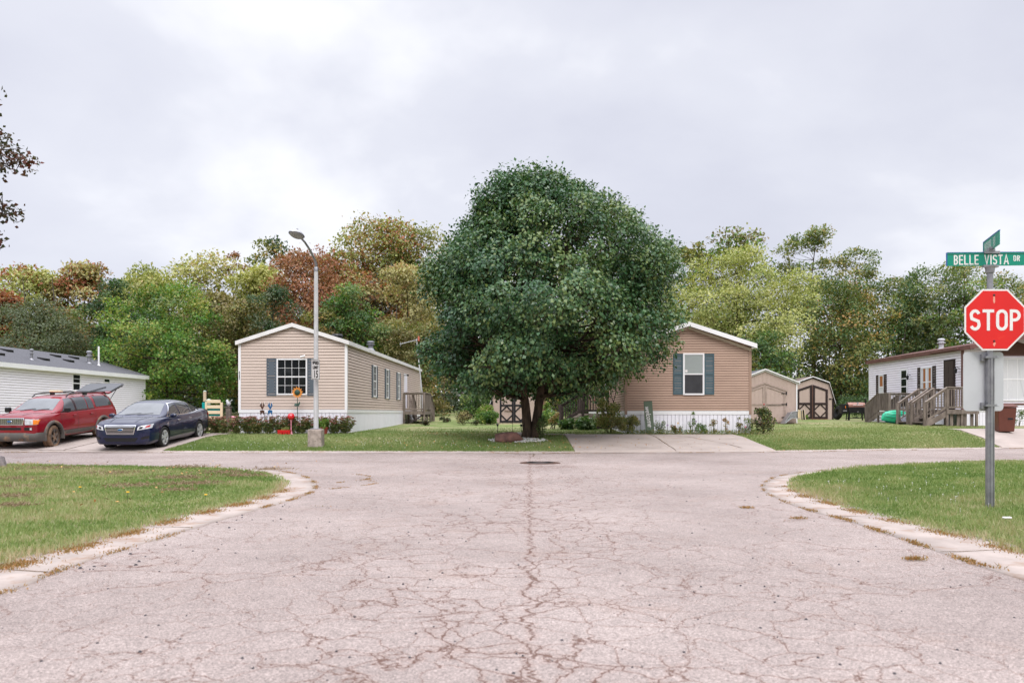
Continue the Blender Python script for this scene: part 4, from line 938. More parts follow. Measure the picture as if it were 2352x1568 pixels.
def shed(name, label, X, Y, zb, rot, W, Ln, prof, m_wall, m_roof, m_trim, door, trim_w=.09, ov=.12, group=None):
    """prof: roof outline points (x,z) from left eave to right eave, z above base"""
    t = thing(name, label, 'shed', (X, Y, zb), rot, group); H_ = prof[0][1]
    Ff = Fr((0, 0, 0), (1, 0, 0), (0, -1, 0)); poly = [(-W / 2, 0), (W / 2, 0)] + [(x, z) for x, z in reversed(prof)]
    mb = MB(); mb.prism(poly, 0, Ln, lambda a, b, d: (a, d, b))
    mb.build('wall', M[m_wall], t)
    mb = MB()   # vertical board grooves as thin battens
    n = int(W / .2)
    for i in range(1, n):
        s = -W / 2 + W * i / n; zt_ = np.interp(s, [p[0] for p in prof], [p[1] for p in prof]); mb.box(s - .095, s + .095, .0, .008, .02, zt_ - .02, tf=Ff)
    for sx in (-1, 1):
        F2 = Fr((sx * W / 2, 0, 0), (0, 1, 0), (sx, 0, 0)); k = int(Ln / .2)
        for i in range(k): mb.box(i * .2 + .005, i * .2 + .193, 0, .008, .02, H_ - .02, tf=F2)
    mb.build('boards', M[m_wall], t)
    # roof
    mb = MB(); th = .05; pr = [(prof[0][0] - ov, prof[0][1] - ov * (prof[1][1] - prof[0][1]) / (prof[1][0] - prof[0][0]))] + list(prof[1:-1]) + [(prof[-1][0] + ov, prof[-1][1] - ov * (prof[-2][1] - prof[-1][1]) / (prof[-1][0] - prof[-2][0]))]
    for p, q in zip(pr[:-1], pr[1:]): mb.prism([p, q, (q[0], q[1] + th), (p[0], p[1] + th)], -.12, Ln + .1, lambda a, b, d: (a, d, b))
    roof = mb.build('roof', M[m_roof], t)
    mb = MB()
    for p, q in zip(pr[:-1], pr[1:]): mb.prism([(p[0], p[1] + .0), (q[0], q[1] + .0), (q[0], q[1] + th + .006), (p[0], p[1] + th + .006)], -.145, -.121, lambda a, b, d: (a, d, b))
    mb.build('drip_edge', M['whitetrim'], roof)
    mb = MB()
    for p, q in zip(pr[:-1], pr[1:]): mb.prism([(p[0], p[1] - .085), (q[0], q[1] - .085), (q[0], q[1] - .001), (p[0], p[1] - .001)], -.06, -.012, lambda a, b, d: (a, d, b))
    for sx in (-1, 1):
        a, b = (W / 2 - trim_w, W / 2 + .012) if sx > 0 else (-W / 2 - .012, -W / 2 + trim_w)
        mb.box(a, b, .009, .03, 0, H_ - .02, tf=Ff)
    mb.build('trim', M[m_trim], t)
    return t, Ff
shed_G = None
# centre barn shed seen under the tree
t, Ff = shed('garden_shed', 'beige barn-roofed shed with black door trim seen under the round tree', .1, 45.7, .66, RT, 2.56, 3.0, [(-1.28, 1.30), (-1.02, 2.0), (0, 2.52), (1.02, 2.0), (1.28, 1.30)], 'shedbeige', 'beigeshingle', 'blacktrim', None)
for a, b, sd_ in ((-.80, -.005, 1), (.005, .80, -1)):
    mb = MB(); shed_door_leaf(mb, Ff, a, b, .05, 1.85, 2.2, 1.02, .10, side=sd_); d = mb.build('door_frame', M['blacktrim'], t)
mb = MB(); mb.box(-1.28, 1.28, -.05, .0, -.12, .03); mb.build('sill', M['wood'], t)
mb = MB(); mb.beam((-.52, -.06, .72), (-.05, -.06, .70), .03, .03); mb.build('handle', M['rust'], t)
mb = MB()
mb.tube([(-.25, -.05, 1.85), (-.2, -.1, 1.9), (-.15, -.05, 1.85)], .01, 4)
for x in (-.28, -.2, -.12): mb.beam((x, -.08, 1.5), (x, -.08, 1.78), .012, .012)
for z in (1.5, 1.64, 1.78): mb.beam((-.28, -.08, z), (-.12, -.08, z), .012, .012)
mb.build('wall_hanger', M['black'], t)
# shed A beside home 2
t, Ff = shed('garden_shed', 'plain beige shed with white edging close behind the brownish tan home', 13.2, 41.6, .72, RT, 3.34, 3.6, [(-1.67, 2.12), (0, 2.78), (1.67, 2.12)], 'shedbeige', 'greyshingle', 'whitetrim', None, trim_w=.05)
mb = MB()
for a, b, sd_ in ((-1.08, -.02, 1), (.02, 1.08, -1)): shed_door_leaf(mb, Ff, a, b, .06, 1.62, 1.98, .98, .09, oct_=False, side=sd_)
mb.prism([(-1.16, 1.64), (0, 2.04), (1.16, 1.64), (1.16, 1.74), (0, 2.12), (-1.16, 1.74)], .012, .04, lambda a, b, d: Ff(a, d, b))
mb.build('double_door', mat('worn_beige_door', (.36, .28, .24), .75, .2, noise=.15, nscale=5, dirt=((.20, .15, .12), 6, .66)), t)
for z in (.3, .98, 1.55):
    mb = MB(); mb.box(.86, 1.12, .036, .05, z - .02, z + .02, tf=Ff); mb.box(1.08, 1.14, .036, .052, z - .07, z + .07, tf=Ff); mb.build('hinge', M['black'], t)
mb = MB(); mb.box(.05, .85, .036, .041, .93, .965, tf=Ff); mb.build('peeling_bar', M['wood'], t)
mb = MB(); mb.lathe([(0, .05), (.04, .03), (.04, 0), (0, 0)], 8, tf=lambda a, b, c: Ff(a - .05, .036 + c, .98 + b)); mb.build('handle', M['redlens'], t)
# shed B, barn roof, dark trim
t, Ff = shed('garden_shed', 'beige barn-roofed shed with dark brown door frames behind the grill', 19.72, 52.3, .80, RT, 2.74, 3.2, [(-1.37, 1.42), (-1.07, 2.42), (0, 2.80), (1.07, 2.42), (1.37, 1.42)], 'shedbeige', 'beigeshingle', 'shedtrim', None)
mb = MB()
for a, b, sd_ in ((-1.0, -.02, 1), (.02, 1.0, -1)): shed_door_leaf(mb, Ff, a, b, .06, 1.97, 2.30, 1.05, .145, side=sd_)
mb.build('double_door', M['shedtrim'], t)
mb = MB(); mb.box(-.02, .02, .036, .05, .05, 2.22, tf=Ff); mb.build('astragal', mat('reddish_strip', (.12, .05, .03), .6), t)
mb = MB(); mb.box(-.5, 1.0, -.02, .12, -.06, .02, tf=Ff); mb.build('sill', M['newwood'], t)
mb = MB(); mb.box(1.07, 1.24, .01, .035, 1.33, 1.40, tf=Ff); mb.build('vent', M['black'], t)
# ================================================================ cars
def catm(xs, ys, x):
    i = min(max(np.searchsorted(xs, x) - 1, 0), len(xs) - 2); t = (x - xs[i]) / (xs[i + 1] - xs[i])
    def sl(k):
        if k == 0: return (ys[1] - ys[0]) / (xs[1] - xs[0])
        if k == len(xs) - 1: return (ys[-1] - ys[-2]) / (xs[-1] - xs[-2])
        a = (ys[k] - ys[k - 1]) / (xs[k] - xs[k - 1]); b = (ys[k + 1] - ys[k]) / (xs[k + 1] - xs[k])
        return 0 if a * b <= 0 else 2 * a * b / (a + b)
    d = xs[i + 1] - xs[i]; m0, m1 = sl(i) * d, sl(i + 1) * d
    return (2 * t ** 3 - 3 * t ** 2 + 1) * ys[i] + (t ** 3 - 2 * t ** 2 + t) * m0 + (-2 * t ** 3 + 3 * t ** 2) * ys[i + 1] + (t ** 3 - t ** 2) * m1
def loft_body(st, section, n=64):
    """st rows: (x, zlow, zsh, ztop, w)"""
    a = np.array(st); xs = a[:, 0]; X = np.linspace(xs[0], xs[-1], n); X = np.sort(np.concatenate([X, xs[-1] - (xs[-1] - xs[-4]) * np.linspace(0, 1, 12)[1:-1] ** 2, xs[0] + (xs[3] - xs[0]) * np.linspace(0, 1, 8)[1:-1] ** 2]))
    rows = []
    for x in X:
        v = [catm(xs, a[:, k], x) for k in range(1, 5)]; half = section(*v)
        rows.append([(x, y, z) for y, z in half] + [(x, -y, z) for y, z in reversed(half[1:-1])])
    mb = MB(); mb.grid(rows, closed=True); k = len(rows[0])
    mb.add(rows[0], [tuple(range(k))]); mb.add(rows[-1], [tuple(range(k - 1, -1, -1))])
    me = mb.mesh('body', []); bm = bmesh.new(); bm.from_mesh(me); bmesh.ops.remove_doubles(bm, verts=bm.verts, dist=1e-4); bmesh.ops.recalc_face_normals(bm, faces=bm.faces); bm.to_mesh(me); bm.free(); return me
def body_section(zl, zs, zt, w):
    h_ = zs - zl
    return [(0, zl), (w * .55, zl), (w * .90, zl + .015), (w * .965, zl + .08 * h_ + .02), (w * .985, zl + .22 * h_), (w * 1.0, zl + .42 * h_), (w * 1.0, zl + .6 * h_), (w * .992, zl + .76 * h_), (w * .975, zl + .90 * h_), (w * .945, zs), (w * .88, zs + (zt - zs) * .45), (w * .72, zs + (zt - zs) * .78), (w * .45, zs + (zt - zs) * .95), (0, zt)]
def green_section(B, zb, zr, taper, p=5.0, n=12):
    out = []
    for i in range(n + 1):
        a = (i / n) * math.pi / 2; c, s = max(math.cos(a), 0) ** (2 / p), max(math.sin(a), 0) ** (2 / p)
        z = zb + (zr - zb) * s; out.append((B * (1 - taper * min(s, 1) * min(1, (zr - zb) / .5)) * c, z))
    return [(0, zb - .1), (B, zb - .1)] + out
def loft_green(prof, Bs, zbelt, taper, n=60):
    xs = [p[0] for p in prof]; zs = [p[1] for p in prof]; X = np.linspace(xs[0], xs[-1], n); rows = []
    for x in X:
        zr = catm(xs, zs, x); B = np.interp(x, [b[0] for b in Bs], [b[1] for b in Bs]); zb = min(zbelt, zr - .01)
        half = green_section(B, zb, zr, taper); rows.append([(x, y, z) for y, z in half] + [(x, -y, z) for y, z in reversed(half[1:-1])])
    mb = MB(); mb.grid(rows, closed=True); k = len(rows[0]); mb.add(rows[0], [tuple(range(k))]); mb.add(rows[-1], [tuple(range(k - 1, -1, -1))])
    me = mb.mesh('cabin', []); bm = bmesh.new(); bm.from_mesh(me); bmesh.ops.remove_doubles(bm, verts=bm.verts, dist=1e-4); bmesh.ops.recalc_face_normals(bm, faces=bm.faces); bm.to_mesh(me); bm.free(); return me
def bool_cut(me, cutters, mats):
    o = bpy.data.objects.new('tmp', me); COL.objects.link(o); me.materials.clear()
    for m in mats: me.materials.append(m)
    cs = []
    for c in cutters:
        for m in mats: c.materials.append(m)
        c.polygons.foreach_set('material_index', [1] * len(c.polygons))
        k = bpy.data.objects.new('cut', c); COL.objects.link(k); cs.append(k)
        b = o.modifiers.new('b', 'BOOLEAN'); b.object = k; b.operation = 'DIFFERENCE'; b.solver = 'EXACT'
    bpy.context.view_layer.update(); dg = bpy.context.evaluated_depsgraph_get(); r = bpy.data.meshes.new_from_object(o.evaluated_get(dg))
    bpy.data.objects.remove(o)
    for k in cs: bpy.data.objects.remove(k)
    return r
def bvh_of(*mes):
    vs = []; fs = []
    for me in mes:
        b = len(vs); vs += [v.co.copy() for v in me.vertices]; fs += [tuple(i + b for i in p.vertices) for p in me.polygons]
    return BVHTree.FromPolygons(vs, fs)
DIRS = {'front': (lambda a, b: (6, a, b), (-1, 0, 0)), 'rear': (lambda a, b: (-6, a, b), (1, 0, 0)), 'left': (lambda a, b: (a, 6, b), (0, -1, 0)), 'right': (lambda a, b: (a, -6, b), (0, 1, 0)), 'top': (lambda a, b: (a, b, 6), (0, 0, -1))}
def patch(mb, bvh, view, quad, n=10, m=6, off=.006, mi=0, edges=None):
    """4 corners in the view's plane, bilinear, pressed onto the body and lifted by off"""
    fn, d = DIRS[view]; d = Vector(d); A, B, C_, D_ = [Vector(q) for q in quad]; rows = []
    for i in range(n + 1):
        u = i / n; r = []
        for j in range(m + 1):
            v = j / m; p = (A * (1 - u) + B * u) * (1 - v) + (D_ * (1 - u) + C_ * u) * v
            hit = bvh.ray_cast(Vector(fn(p.x, p.y)), d)
            if hit[0] is None: hit = (Vector(fn(p.x, p.y)) * 0 + Vector(fn(p.x, p.y)) + d * 5, -d)
            r.append(tuple(hit[0] - d * off * .6 + Vector(hit[1]) * off * .4 * (1 if Vector(hit[1]).dot(d) < 0 else -1)))
        rows.append(r)
    mb.grid(rows, mi); return rows
def mquad(q): return [(-a, b) for a, b in q]
def wheel(parent, x, y, r, wd, mt, mr, ns, label=None, steer=0, spoke_w=.05, chrome=True, twin=False):
    sd_ = 1 if y > 0 else -1; cs, sn = math.cos(steer), math.sin(steer)
    def tf(a, b, c):
        c = c * sd_; xx, yy = a, c; return (x + xx * cs - yy * sn, y + xx * sn + yy * cs, r + b)
    R0 = r * .67; mb = MB(); mb.lathe([(R0, -wd * .45), (r * .9, -wd * .5), (r * .975, -wd * .42), (r, -wd * .3), (r, -wd * .1), (r * .985, -wd * .08), (r * .985, -wd * .04), (r, -wd * .02), (r, wd * .3), (r * .975, wd * .42), (r * .9, wd * .5), (R0, wd * .46), (R0 - .01, wd * .38), (R0 * .95, -wd * .2)], 40, tf=tf)
    w_ = mb.build('wheel', mt, parent, smooth=True, label=label)
    mb = MB(); mb.lathe([(R0 + .005, wd * .46), (R0 - .015, wd * .47), (R0 - .035, wd * .36), (R0 - .045, wd * .1)], 36, tf=tf)
    hub = wd * .36
    for k in range(ns):
        a = 2 * math.pi * k / ns + .2
        for da in ((-.16, .16) if twin else (0,)):
            p0 = (.04 * math.cos(a), .04 * math.sin(a)); p1 = ((R0 - .02) * math.cos(a + da), (R0 - .02) * math.sin(a + da))
            q = [Vector(tf(p0[0], p0[1], hub + .01)), Vector(tf(p1[0], p1[1], wd * .43))]
            out = Vector(tf(0, 0, 1)) - Vector(tf(0, 0, 0)); mb.beam(q[0], q[1], spoke_w, .03, up=out)
    mb.lathe([(0, hub + .03), (.05, hub + .028), (.065, hub + .01), (.065, hub - .05)], 16, tf=tf)
    mb.build('rim', mr, w_)
    mb = MB(); mb.lathe([(0, wd * .0), (R0 - .04, wd * .0), (R0 - .04, -.05)], 24, tf=tf); mb.build('brake', M['black'], w_)
    return w_
def _unused(): pass
def cyl_cut(x, y0, y1, z, r, n=40):
    mb = MB(); mb.tube([(x, y0, z), (x, y1, z)], r, n); return mb.mesh('cut', [], recalc=True)
def strip(mb, bvh, view, pts, wd, off=.003):
    for p, q in zip(pts[:-1], pts[1:]):
        p = Vector(p); q = Vector(q); d = (q - p).normalized(); s = Vector((-d.y, d.x)) * wd / 2
        patch(mb, bvh, view, [p - s, q - s, q + s, p + s], max(2, int((q - p).length / .08)), 1, off)
def car_common(t, body, cabin, mats, cuts, paint):
    bvh = bvh_of(body, cabin)
    bc = bool_cut(body, cuts, mats); auto_smooth(bc, 38); bo = link('body', bc, t)
    cabin.materials.clear(); cabin.materials.append(paint); auto_smooth(cabin, 50); ca = link('cabin', cabin, t)
    return bvh, bo, ca
M['rimsilver'] = mat('polished_rim', (.50, .50, .51), .35, .5, metal=.35)
# ---------------- dark blue sedan
z0 = .10; t = thing('parked_car', 'dark blue sedan with chrome grille parked nose to the street', 'car', (-12.38, 27.72, .185), 0); t.rotation_euler = (0, R(3.4), R(-90 - .6)); car = t
body = loft_body([(-2.70, .50, .86, .92, .70), (-2.64, .38, .98, 1.05, .80), (-2.50, .30, 1.03, 1.12, .86), (-2.2, .26, 1.04, 1.14, .91), (-1.4, .22, 1.02, 1.09, .955), (-.5, .20, 1.0, 1.06, .965), (.6, .20, .985, 1.04, .965), (1.2, .20, .965, 1.035, .96), (1.7, .20, .93, 1.015, .955), (2.05, .20, .885, .975, .93), (2.25, .19, .84, .925, .88), (2.36, .19, .795, .88, .81), (2.425, .21, .74, .825, .72), (2.455, .27, .68, .76, .61)], body_section)
cabin = loft_green([(-2.28, 1.08), (-1.95, 1.17), (-1.3, 1.40), (-.9, 1.485), (-.3, 1.53), (.2, 1.50), (.5, 1.43), (1.0, 1.18), (1.36, 1.02)], [(-2.28, .66), (-1.9, .78), (-1, .87), (0, .885), (1.0, .865), (1.36, .80)], 1.0, .27)
cuts = [cyl_cut(x, y0, y1, .355, .40) for x in (1.435, -1.435) for y0, y1 in ((.66, 1.2), (-1.2, -.66))]
bvh, bo, ca = car_common(t, body, cabin, [M['carblue'], M['black']], cuts, M['carblue'])
ga = [((.52, .0),), ]
mb = MB(); patch(mb, bvh, 'top', [(1.22, -.70), (1.22, .70), (.50, .55), (.50, -.55)], 18, 10, .006); mb.build('windscreen', M['wsglass'], t, smooth=True)
mb = MB(); patch(mb, bvh, 'top', [(-1.18, -.48), (-1.18, .48), (-1.98, .58), (-1.98, -.58)], 12, 8, .006); mb.build('rear_window', M['autoglass'], t, smooth=True)
for side in ('left', 'right'):
    for q in ([(.90, 1.045), (.10, 1.045), (.10, 1.42), (.36, 1.40)], [(.02, 1.045), (-.82, 1.05), (-.82, 1.41), (.02, 1.425)], [(-.88, 1.05), (-1.52, 1.09), (-1.18, 1.30), (-.88, 1.395)]):
        mb = MB(); patch(mb, bvh, side, q, 10, 6, .007); mb.build('side_window', M['autoglass'], t, smooth=True)
    mb = MB(); strip(mb, bvh, side, [(1.05, 1.025), (.0, 1.025), (-.9, 1.03), (-1.62, 1.07)], .02, .009); strip(mb, bvh, side, [(.98, 1.04), (.40, 1.415), (0, 1.445), (-.8, 1.43), (-1.25, 1.29), (-1.6, 1.06)], .022, .009); mb.build('window_chrome', M['chrome'], t)
    mb = MB(); strip(mb, bvh, side, [(1.02, .30), (1.05, .93)], .012); strip(mb, bvh, side, [(.06, .28), (.06, .96)], .012); strip(mb, bvh, side, [(-.90, .40), (-.85, .97)], .012); strip(mb, bvh, side, [(1.0, .27), (-.95, .27)], .02); mb.build('door_seams', M['black'], t)
    mb = MB(); patch(mb, bvh, side, [(.95, .33), (-.95, .36), (-.95, .42), (.95, .37)], 12, 2, .016); mb.build('sill_trim', M['carblue'], t)
    sg = 1 if side == 'left' else -1
    for hx in (.22, -.72):
        mb = MB(); mb.beam((hx, sg * .955, .86), (hx + .17, sg * .955, .86), .03, .03); mb.build('door_handle', M['chrome'], t, bevel=.006)
    mb = MB(); mb.beam((.88, sg * .86, .985), (.90, sg * .97, 1.02), .05, .04)
    mb.lathe([(0, -.055), (.07, -.045), (.10, 0), (.09, .045), (0, .05)], 14, tf=lambda a, b, c: (.92 + c, sg * 1.03 + a * 1.15, 1.04 + b * .72)); mb.build('door_mirror', M['carblue'], t, smooth=True)
    # headlamp wraps the corner
    mb = MB(); q = [(.89, .72), (.53, .655), (.56, .775), (.895, .845)]; patch(mb, bvh, 'front', q if sg > 0 else mquad(q), 10, 4, .012); hl = mb.build('headlight', M['lampclear'], t, smooth=True)
    mb = MB(); q = [(.85, .76), (.76, .735), (.77, .785), (.86, .82)]; patch(mb, bvh, 'front', q if sg > 0 else mquad(q), 4, 2, .018); mb.build('indicator', M['redlens'], hl)
    mb = MB(); q = [(.69, .715), (.60, .695), (.61, .76), (.70, .775)]; patch(mb, bvh, 'front', q if sg > 0 else mquad(q), 3, 3, .018); mb.build('bulb_housing', M['black'], hl)
    mb = MB(); q = [(.84, .40), (.64, .37), (.66, .44), (.85, .48)]; patch(mb, bvh, 'front', q if sg > 0 else mquad(q), 5, 3, .008); mb.build('fog_lamp_recess', M['black'], t)
    mb = MB(); q = [(-2.40, .80), (-2.62, .80), (-2.60, .94), (-2.30, .95)]; patch(mb, bvh, side, q, 4, 4, .01); mb.build('tail_light', M['redlens'], t)
mb = MB(); strip(mb, bvh, 'left', [(1.22, .70), (1.14, .74), (1.24, .78), (1.13, .82)], .022, .01); mb.build('fender_badge', M['chrome'], t)
# grille
mb = MB(); patch(mb, bvh, 'front', [(.42, .55), (-.42, .55), (-.49, .80), (.49, .80)], 14, 5, .006); gr = mb.build('grille', M['black'], t)
mb = MB()
for i in range(5):
    z = .572 + i * .0455; wg = .415 + i * .013; patch(mb, bvh, 'front', [(wg, z), (-wg, z), (-wg, z + .016), (wg, z + .016)], 14, 1, .022)
for a, b, c, d in ((.42, .53, -.42, .552), (.50, .797, -.50, .820)): patch(mb, bvh, 'front', [(a, b), (c, b), (c, d), (a, d)], 14, 1, .03)
for sg in (-1, 1): patch(mb, bvh, 'front', [(sg * .435, .53), (sg * .41, .53), (sg * .475, .815), (sg * .51, .815)], 3, 4, .03)
mb.build('chrome_bars', M['chrome'], gr)
mb = MB(); mb.lathe([(0, .012), (.085, .01), (.095, 0)], 20, tf=lambda a, b, c: (2.475 + c, a, .675 + b * .42)); mb.build('badge', M['chrome'], gr)
mb = MB(); mb.lathe([(0, .016), (.075, .014), (.08, 0)], 20, tf=lambda a, b, c: (2.478 + c, a, .675 + b * .40)); mb.build('badge_field', M['bluepaint'], gr)
mb = MB(); patch(mb, bvh, 'front', [(.46, .30), (-.46, .30), (-.55, .42), (.55, .42)], 12, 4, .006); mb.build('lower_intake', M['black'], t)
mb = MB()
for sg in (-1, 1): strip(mb, bvh, 'top', [(1.3, sg * .50), (1.8, sg * .46), (2.3, sg * .40)], .03, .010)
mb.build('bonnet_crease', M['carblue'], t)
mb = MB(); strip(mb, bvh, 'top', [(2.28, -.6), (2.33, 0), (2.28, .6)], .012); 
for sg in (-1, 1): strip(mb, bvh, 'top', [(1.25, sg * .80), (1.8, sg * .78), (2.22, sg * .66)], .012)
mb.build('bonnet_seam', M['black'], t)
for y_ in (.15, .55):
    mb = MB(); strip(mb, bvh, 'top', [(1.24, y_ - .6), (1.13, y_ - .1)], .025, .02); mb.build('wiper', M['black'], t)
for x_ in (1.435, -1.435):
    for y_ in (.85, -.85): wheel(t, x_, y_, .355, .235, M['rubber'], M['rimsilver'], 5, spoke_w=.062, twin=True)
mb = MB(); mb.box(-2.3, 2.0, -.66, .66, .17, .3); mb.build('underbody', M['black'], t)
# ---------------- red vehicle
t = thing('parked_car', 'dark red four wheel drive with its tailgate raised, parked nose to the street', 'car', (-16.02, 27.95, .165), 0); t.rotation_euler = (0, R(3.4), R(-90 - 3.2))
body = loft_body([(-2.50, .46, 1.04, 1.12, .78), (-2.44, .42, 1.12, 1.18, .86), (-2.2, .40, 1.16, 1.21, .90), (-1.4, .38, 1.17, 1.22, .915), (0, .36, 1.155, 1.2, .915), (1.0, .36, 1.13, 1.18, .91), (1.3, .36, 1.10, 1.18, .905), (1.8, .37, 1.09, 1.185, .905), (2.08, .38, 1.06, 1.155, .895), (2.20, .38, 1.03, 1.125, .875), (2.26, .39, .99, 1.085, .84), (2.285, .42, .94, 1.03, .78)], body_section)
cabin = loft_green([(-2.47, 1.17), (-2.42, 1.45), (-2.34, 1.66), (-2.2, 1.70), (-1.2, 1.72), (-.2, 1.715), (.25, 1.68), (.50, 1.61), (1.0, 1.31), (1.24, 1.17)], [(-2.5, .78), (-2.0, .84), (0, .86), (.9, .85), (1.24, .80)], 1.14, .20)
cuts = [cyl_cut(x, y0, y1, .39, .445) for x in (1.445, -1.445) for y0, y1 in ((.62, 1.2), (-1.2, -.62))]
bvh, bo, ca = car_common(t, body, cabin, [M['carred'], M['black']], cuts, M['carred'])
mb = MB(); patch(mb, bvh, 'top', [(1.10, -.66), (1.10, .66), (.50, .57), (.50, -.57)], 16, 10, .006); mb.build('windscreen', M['wsglass'], t, smooth=True)
for side in ('left', 'right'):
    sg = 1 if side == 'left' else -1
    for q in ([(.85, 1.20), (.13, 1.20), (.13, 1.62), (.42, 1.60)], [(.03, 1.20), (-.62, 1.21), (-.62, 1.63), (.03, 1.63)], [(-.67, 1.21), (-1.02, 1.22), (-.98, 1.63), (-.67, 1.63)], [(-1.16, 1.25), (-2.28, 1.27), (-2.14, 1.62), (-1.16, 1.63)]):
        mb = MB(); patch(mb, bvh, side, q, 10, 6, .007); mb.build('side_window', M['autoglass'], t, smooth=True)
    mb = MB(); strip(mb, bvh, side, [(.95, 1.175), (0, 1.175), (-1.05, 1.19)], .02, .009); strip(mb, bvh, side, [(.08, 1.19), (.08, 1.68)], .07, .008); mb.build('window_surround', M['black'], t)
    mb = MB(); strip(mb, bvh, side, [(.98, .50), (1.0, 1.13)], .012); strip(mb, bvh, side, [(.08, .48), (.08, 1.17)], .012); strip(mb, bvh, side, [(-.98, .8), (-1.05, 1.68)], .012); mb.build('door_seams', M['black'], t)
    mb = MB(); patch(mb, bvh, side, [(.99, .37), (-.99, .37), (-.99, .57), (.99, .56)], 14, 3, .022); patch(mb, bvh, side, [(-1.9, .44), (-2.42, .48), (-2.42, .66), (-1.9, .62)], 8, 3, .02); mb.build('sill_cladding', M['cladding'], t)
    for wx in (1.445, -1.445):
        mb = MB(); rows = []
        for k in range(19):
            a = R(-12 + 204 * k / 18); r0 = .445; r1 = .53
            rows.append([(wx + r0 * math.cos(a), sg * .84, .39 + r0 * math.sin(a)), (wx + r0 * math.cos(a), sg * .955, .39 + r0 * math.sin(a)), (wx + r1 * math.cos(a), sg * .94, .39 + r1 * math.sin(a)), (wx + (r1 + .01) * math.cos(a), sg * .90, .39 + (r1 + .01) * math.sin(a))])
        mb.grid(rows); mb.build('wheel_arch', M['cladding'], t, smooth=True)
    for hx in (.22, -.80):
        mb = MB(); mb.beam((hx, sg * .925, 1.04), (hx + .16, sg * .925, 1.04), .04, .04); mb.build('door_handle', M['carred'], t, bevel=.008)
    mb = MB(); mb.box(.82, .96, min(sg * .95, sg * 1.13), max(sg * .95, sg * 1.13), 1.16, 1.33); mb.beam((.9, sg * .86, 1.2), (.9, sg * .96, 1.22), .05, .05); mb.build('door_mirror', M['black'], t, bevel=.03)
    mb = MB(); q = [(.86, .84), (.50, .835), (.50, 1.03), (.86, 1.01)]; patch(mb, bvh, 'front', q if sg > 0 else mquad(q), 10, 5, .012); hl = mb.build('headlight', M['lampclear'], t, smooth=True)
    mb = MB(); q = [(.875, .85), (.77, .845), (.77, 1.0), (.875, .99)]; patch(mb, bvh, 'front', q if sg > 0 else mquad(q), 4, 4, .016); mb.build('indicator', M['amber'], hl)
    mb = MB(); q = [(.74, .66), (.47, .655), (.47, .755), (.74, .75)]; patch(mb, bvh, 'front', q if sg > 0 else mquad(q), 4, 3, .008); fl = mb.build('fog_lamp_recess', M['black'], t)
    mb = MB(); q = [(.73, .67), (.66, .67), (.66, .74), (.73, .74)]; patch(mb, bvh, 'front', q if sg > 0 else mquad(q), 3, 3, .014); mb.build('fog_lamp', M['lampclear'], fl)
    # roof rail
    mb = MB(); z_ = 1.80; mb.tube([(.25, sg * .60, 1.66), (.1, sg * .60, 1.75), (-.3, sg * .60, 1.775), (-1.9, sg * .60, 1.775), (-2.1, sg * .60, 1.75), (-2.2, sg * .60, 1.68)], .022, 8); mb.box(-.95, -.75, sg * .6 - .028, sg * .6 + .028, 1.68, 1.785); mb.build('roof_rail', M['black'], t)
for x_ in (-.35, -1.6):
    mb = MB(); mb.beam((x_, -.6, 1.78), (x_, .6, 1.78), .06, .02); mb.build('crossbar', M['black'], t)
mb = MB(); patch(mb, bvh, 'front', [(.42, .845), (-.42, .845), (-.46, 1.035), (.46, 1.035)], 12, 5, .006); gr = mb.build('grille', M['black'], t)
mb = MB()
for i in range(5): z = .868 + i * .036; patch(mb, bvh, 'front', [(.42, z), (-.42, z), (-.42, z + .011), (.42, z + .011)], 12, 1, .016)
for i in range(13): y = -.40 + i * .0667; patch(mb, bvh, 'front', [(y, .85), (y + .009, .85), (y + .009, 1.035), (y, 1.035)], 1, 4, .015)
for b, c in ((.825, .845), (1.035, 1.058)): patch(mb, bvh, 'front', [(.46, b), (-.46, b), (-.48, c), (.48, c)], 12, 1, .026)
for sg in (-1, 1): patch(mb, bvh, 'front', [(sg * .42, .83), (sg * .45, .83), (sg * .49, 1.055), (sg * .46, 1.055)], 2, 4, .026)
mb.build('chrome_bars', M['chrome'], gr)
mb = MB(); mb.lathe([(0, .012), (.085, .01), (.095, 0)], 20, tf=lambda a, b, c: (2.31 + c, a, .945 + b * .42)); mb.build('badge', M['chrome'], gr)
mb = MB(); mb.lathe([(0, .016), (.075, .014), (.08, 0)], 20, tf=lambda a, b, c: (2.313 + c, a, .945 + b * .40)); mb.build('badge_field', M['bluepaint'], gr)
mb = MB(); patch(mb, bvh, 'front', [(.36, .67), (-.36, .67), (-.36, .75), (.36, .75)], 10, 3, .008); mb.build('lower_intake', M['black'], t)
mb = MB()
rows = [[(x, y, z) for y, x in [(-.94, 1.93), (-.93, 2.16), (-.86, 2.31), (-.4, 2.365), (0, 2.37), (.4, 2.365), (.86, 2.31), (.93, 2.16), (.94, 1.93)]] for z in (.30, .34, .53, .58)]
rows = [[(x * (.97 if k in (0, 3) else 1), y, z) for x, y, z in r] for k, r in enumerate(rows)]; mb.grid(rows); mb.build('front_bumper', M['cladding'], t, smooth=True)
for y_ in (.42, -.42):
    mb = MB(); mb.tube([(2.35, y_ - .07, .38), (2.42, y_ - .04, .38), (2.42, y_ + .04, .38), (2.35, y_ + .07, .38)], .014, 6); mb.build('tow_hook', M['rust'], t)
mb = MB(); strip(mb, bvh, 'top', [(2.16, -.7), (2.2, 0), (2.16, .7)], .012)
for sg in (-1, 1): strip(mb, bvh, 'top', [(1.12, sg * .78), (1.6, sg * .76), (2.1, sg * .72)], .012)
mb.build('bonnet_seam', M['black'], t)
mb = MB()
for sg in (-1, 1): strip(mb, bvh, 'top', [(1.3, sg * .42), (1.8, sg * .38), (2.15, sg * .34)], .05, .012)
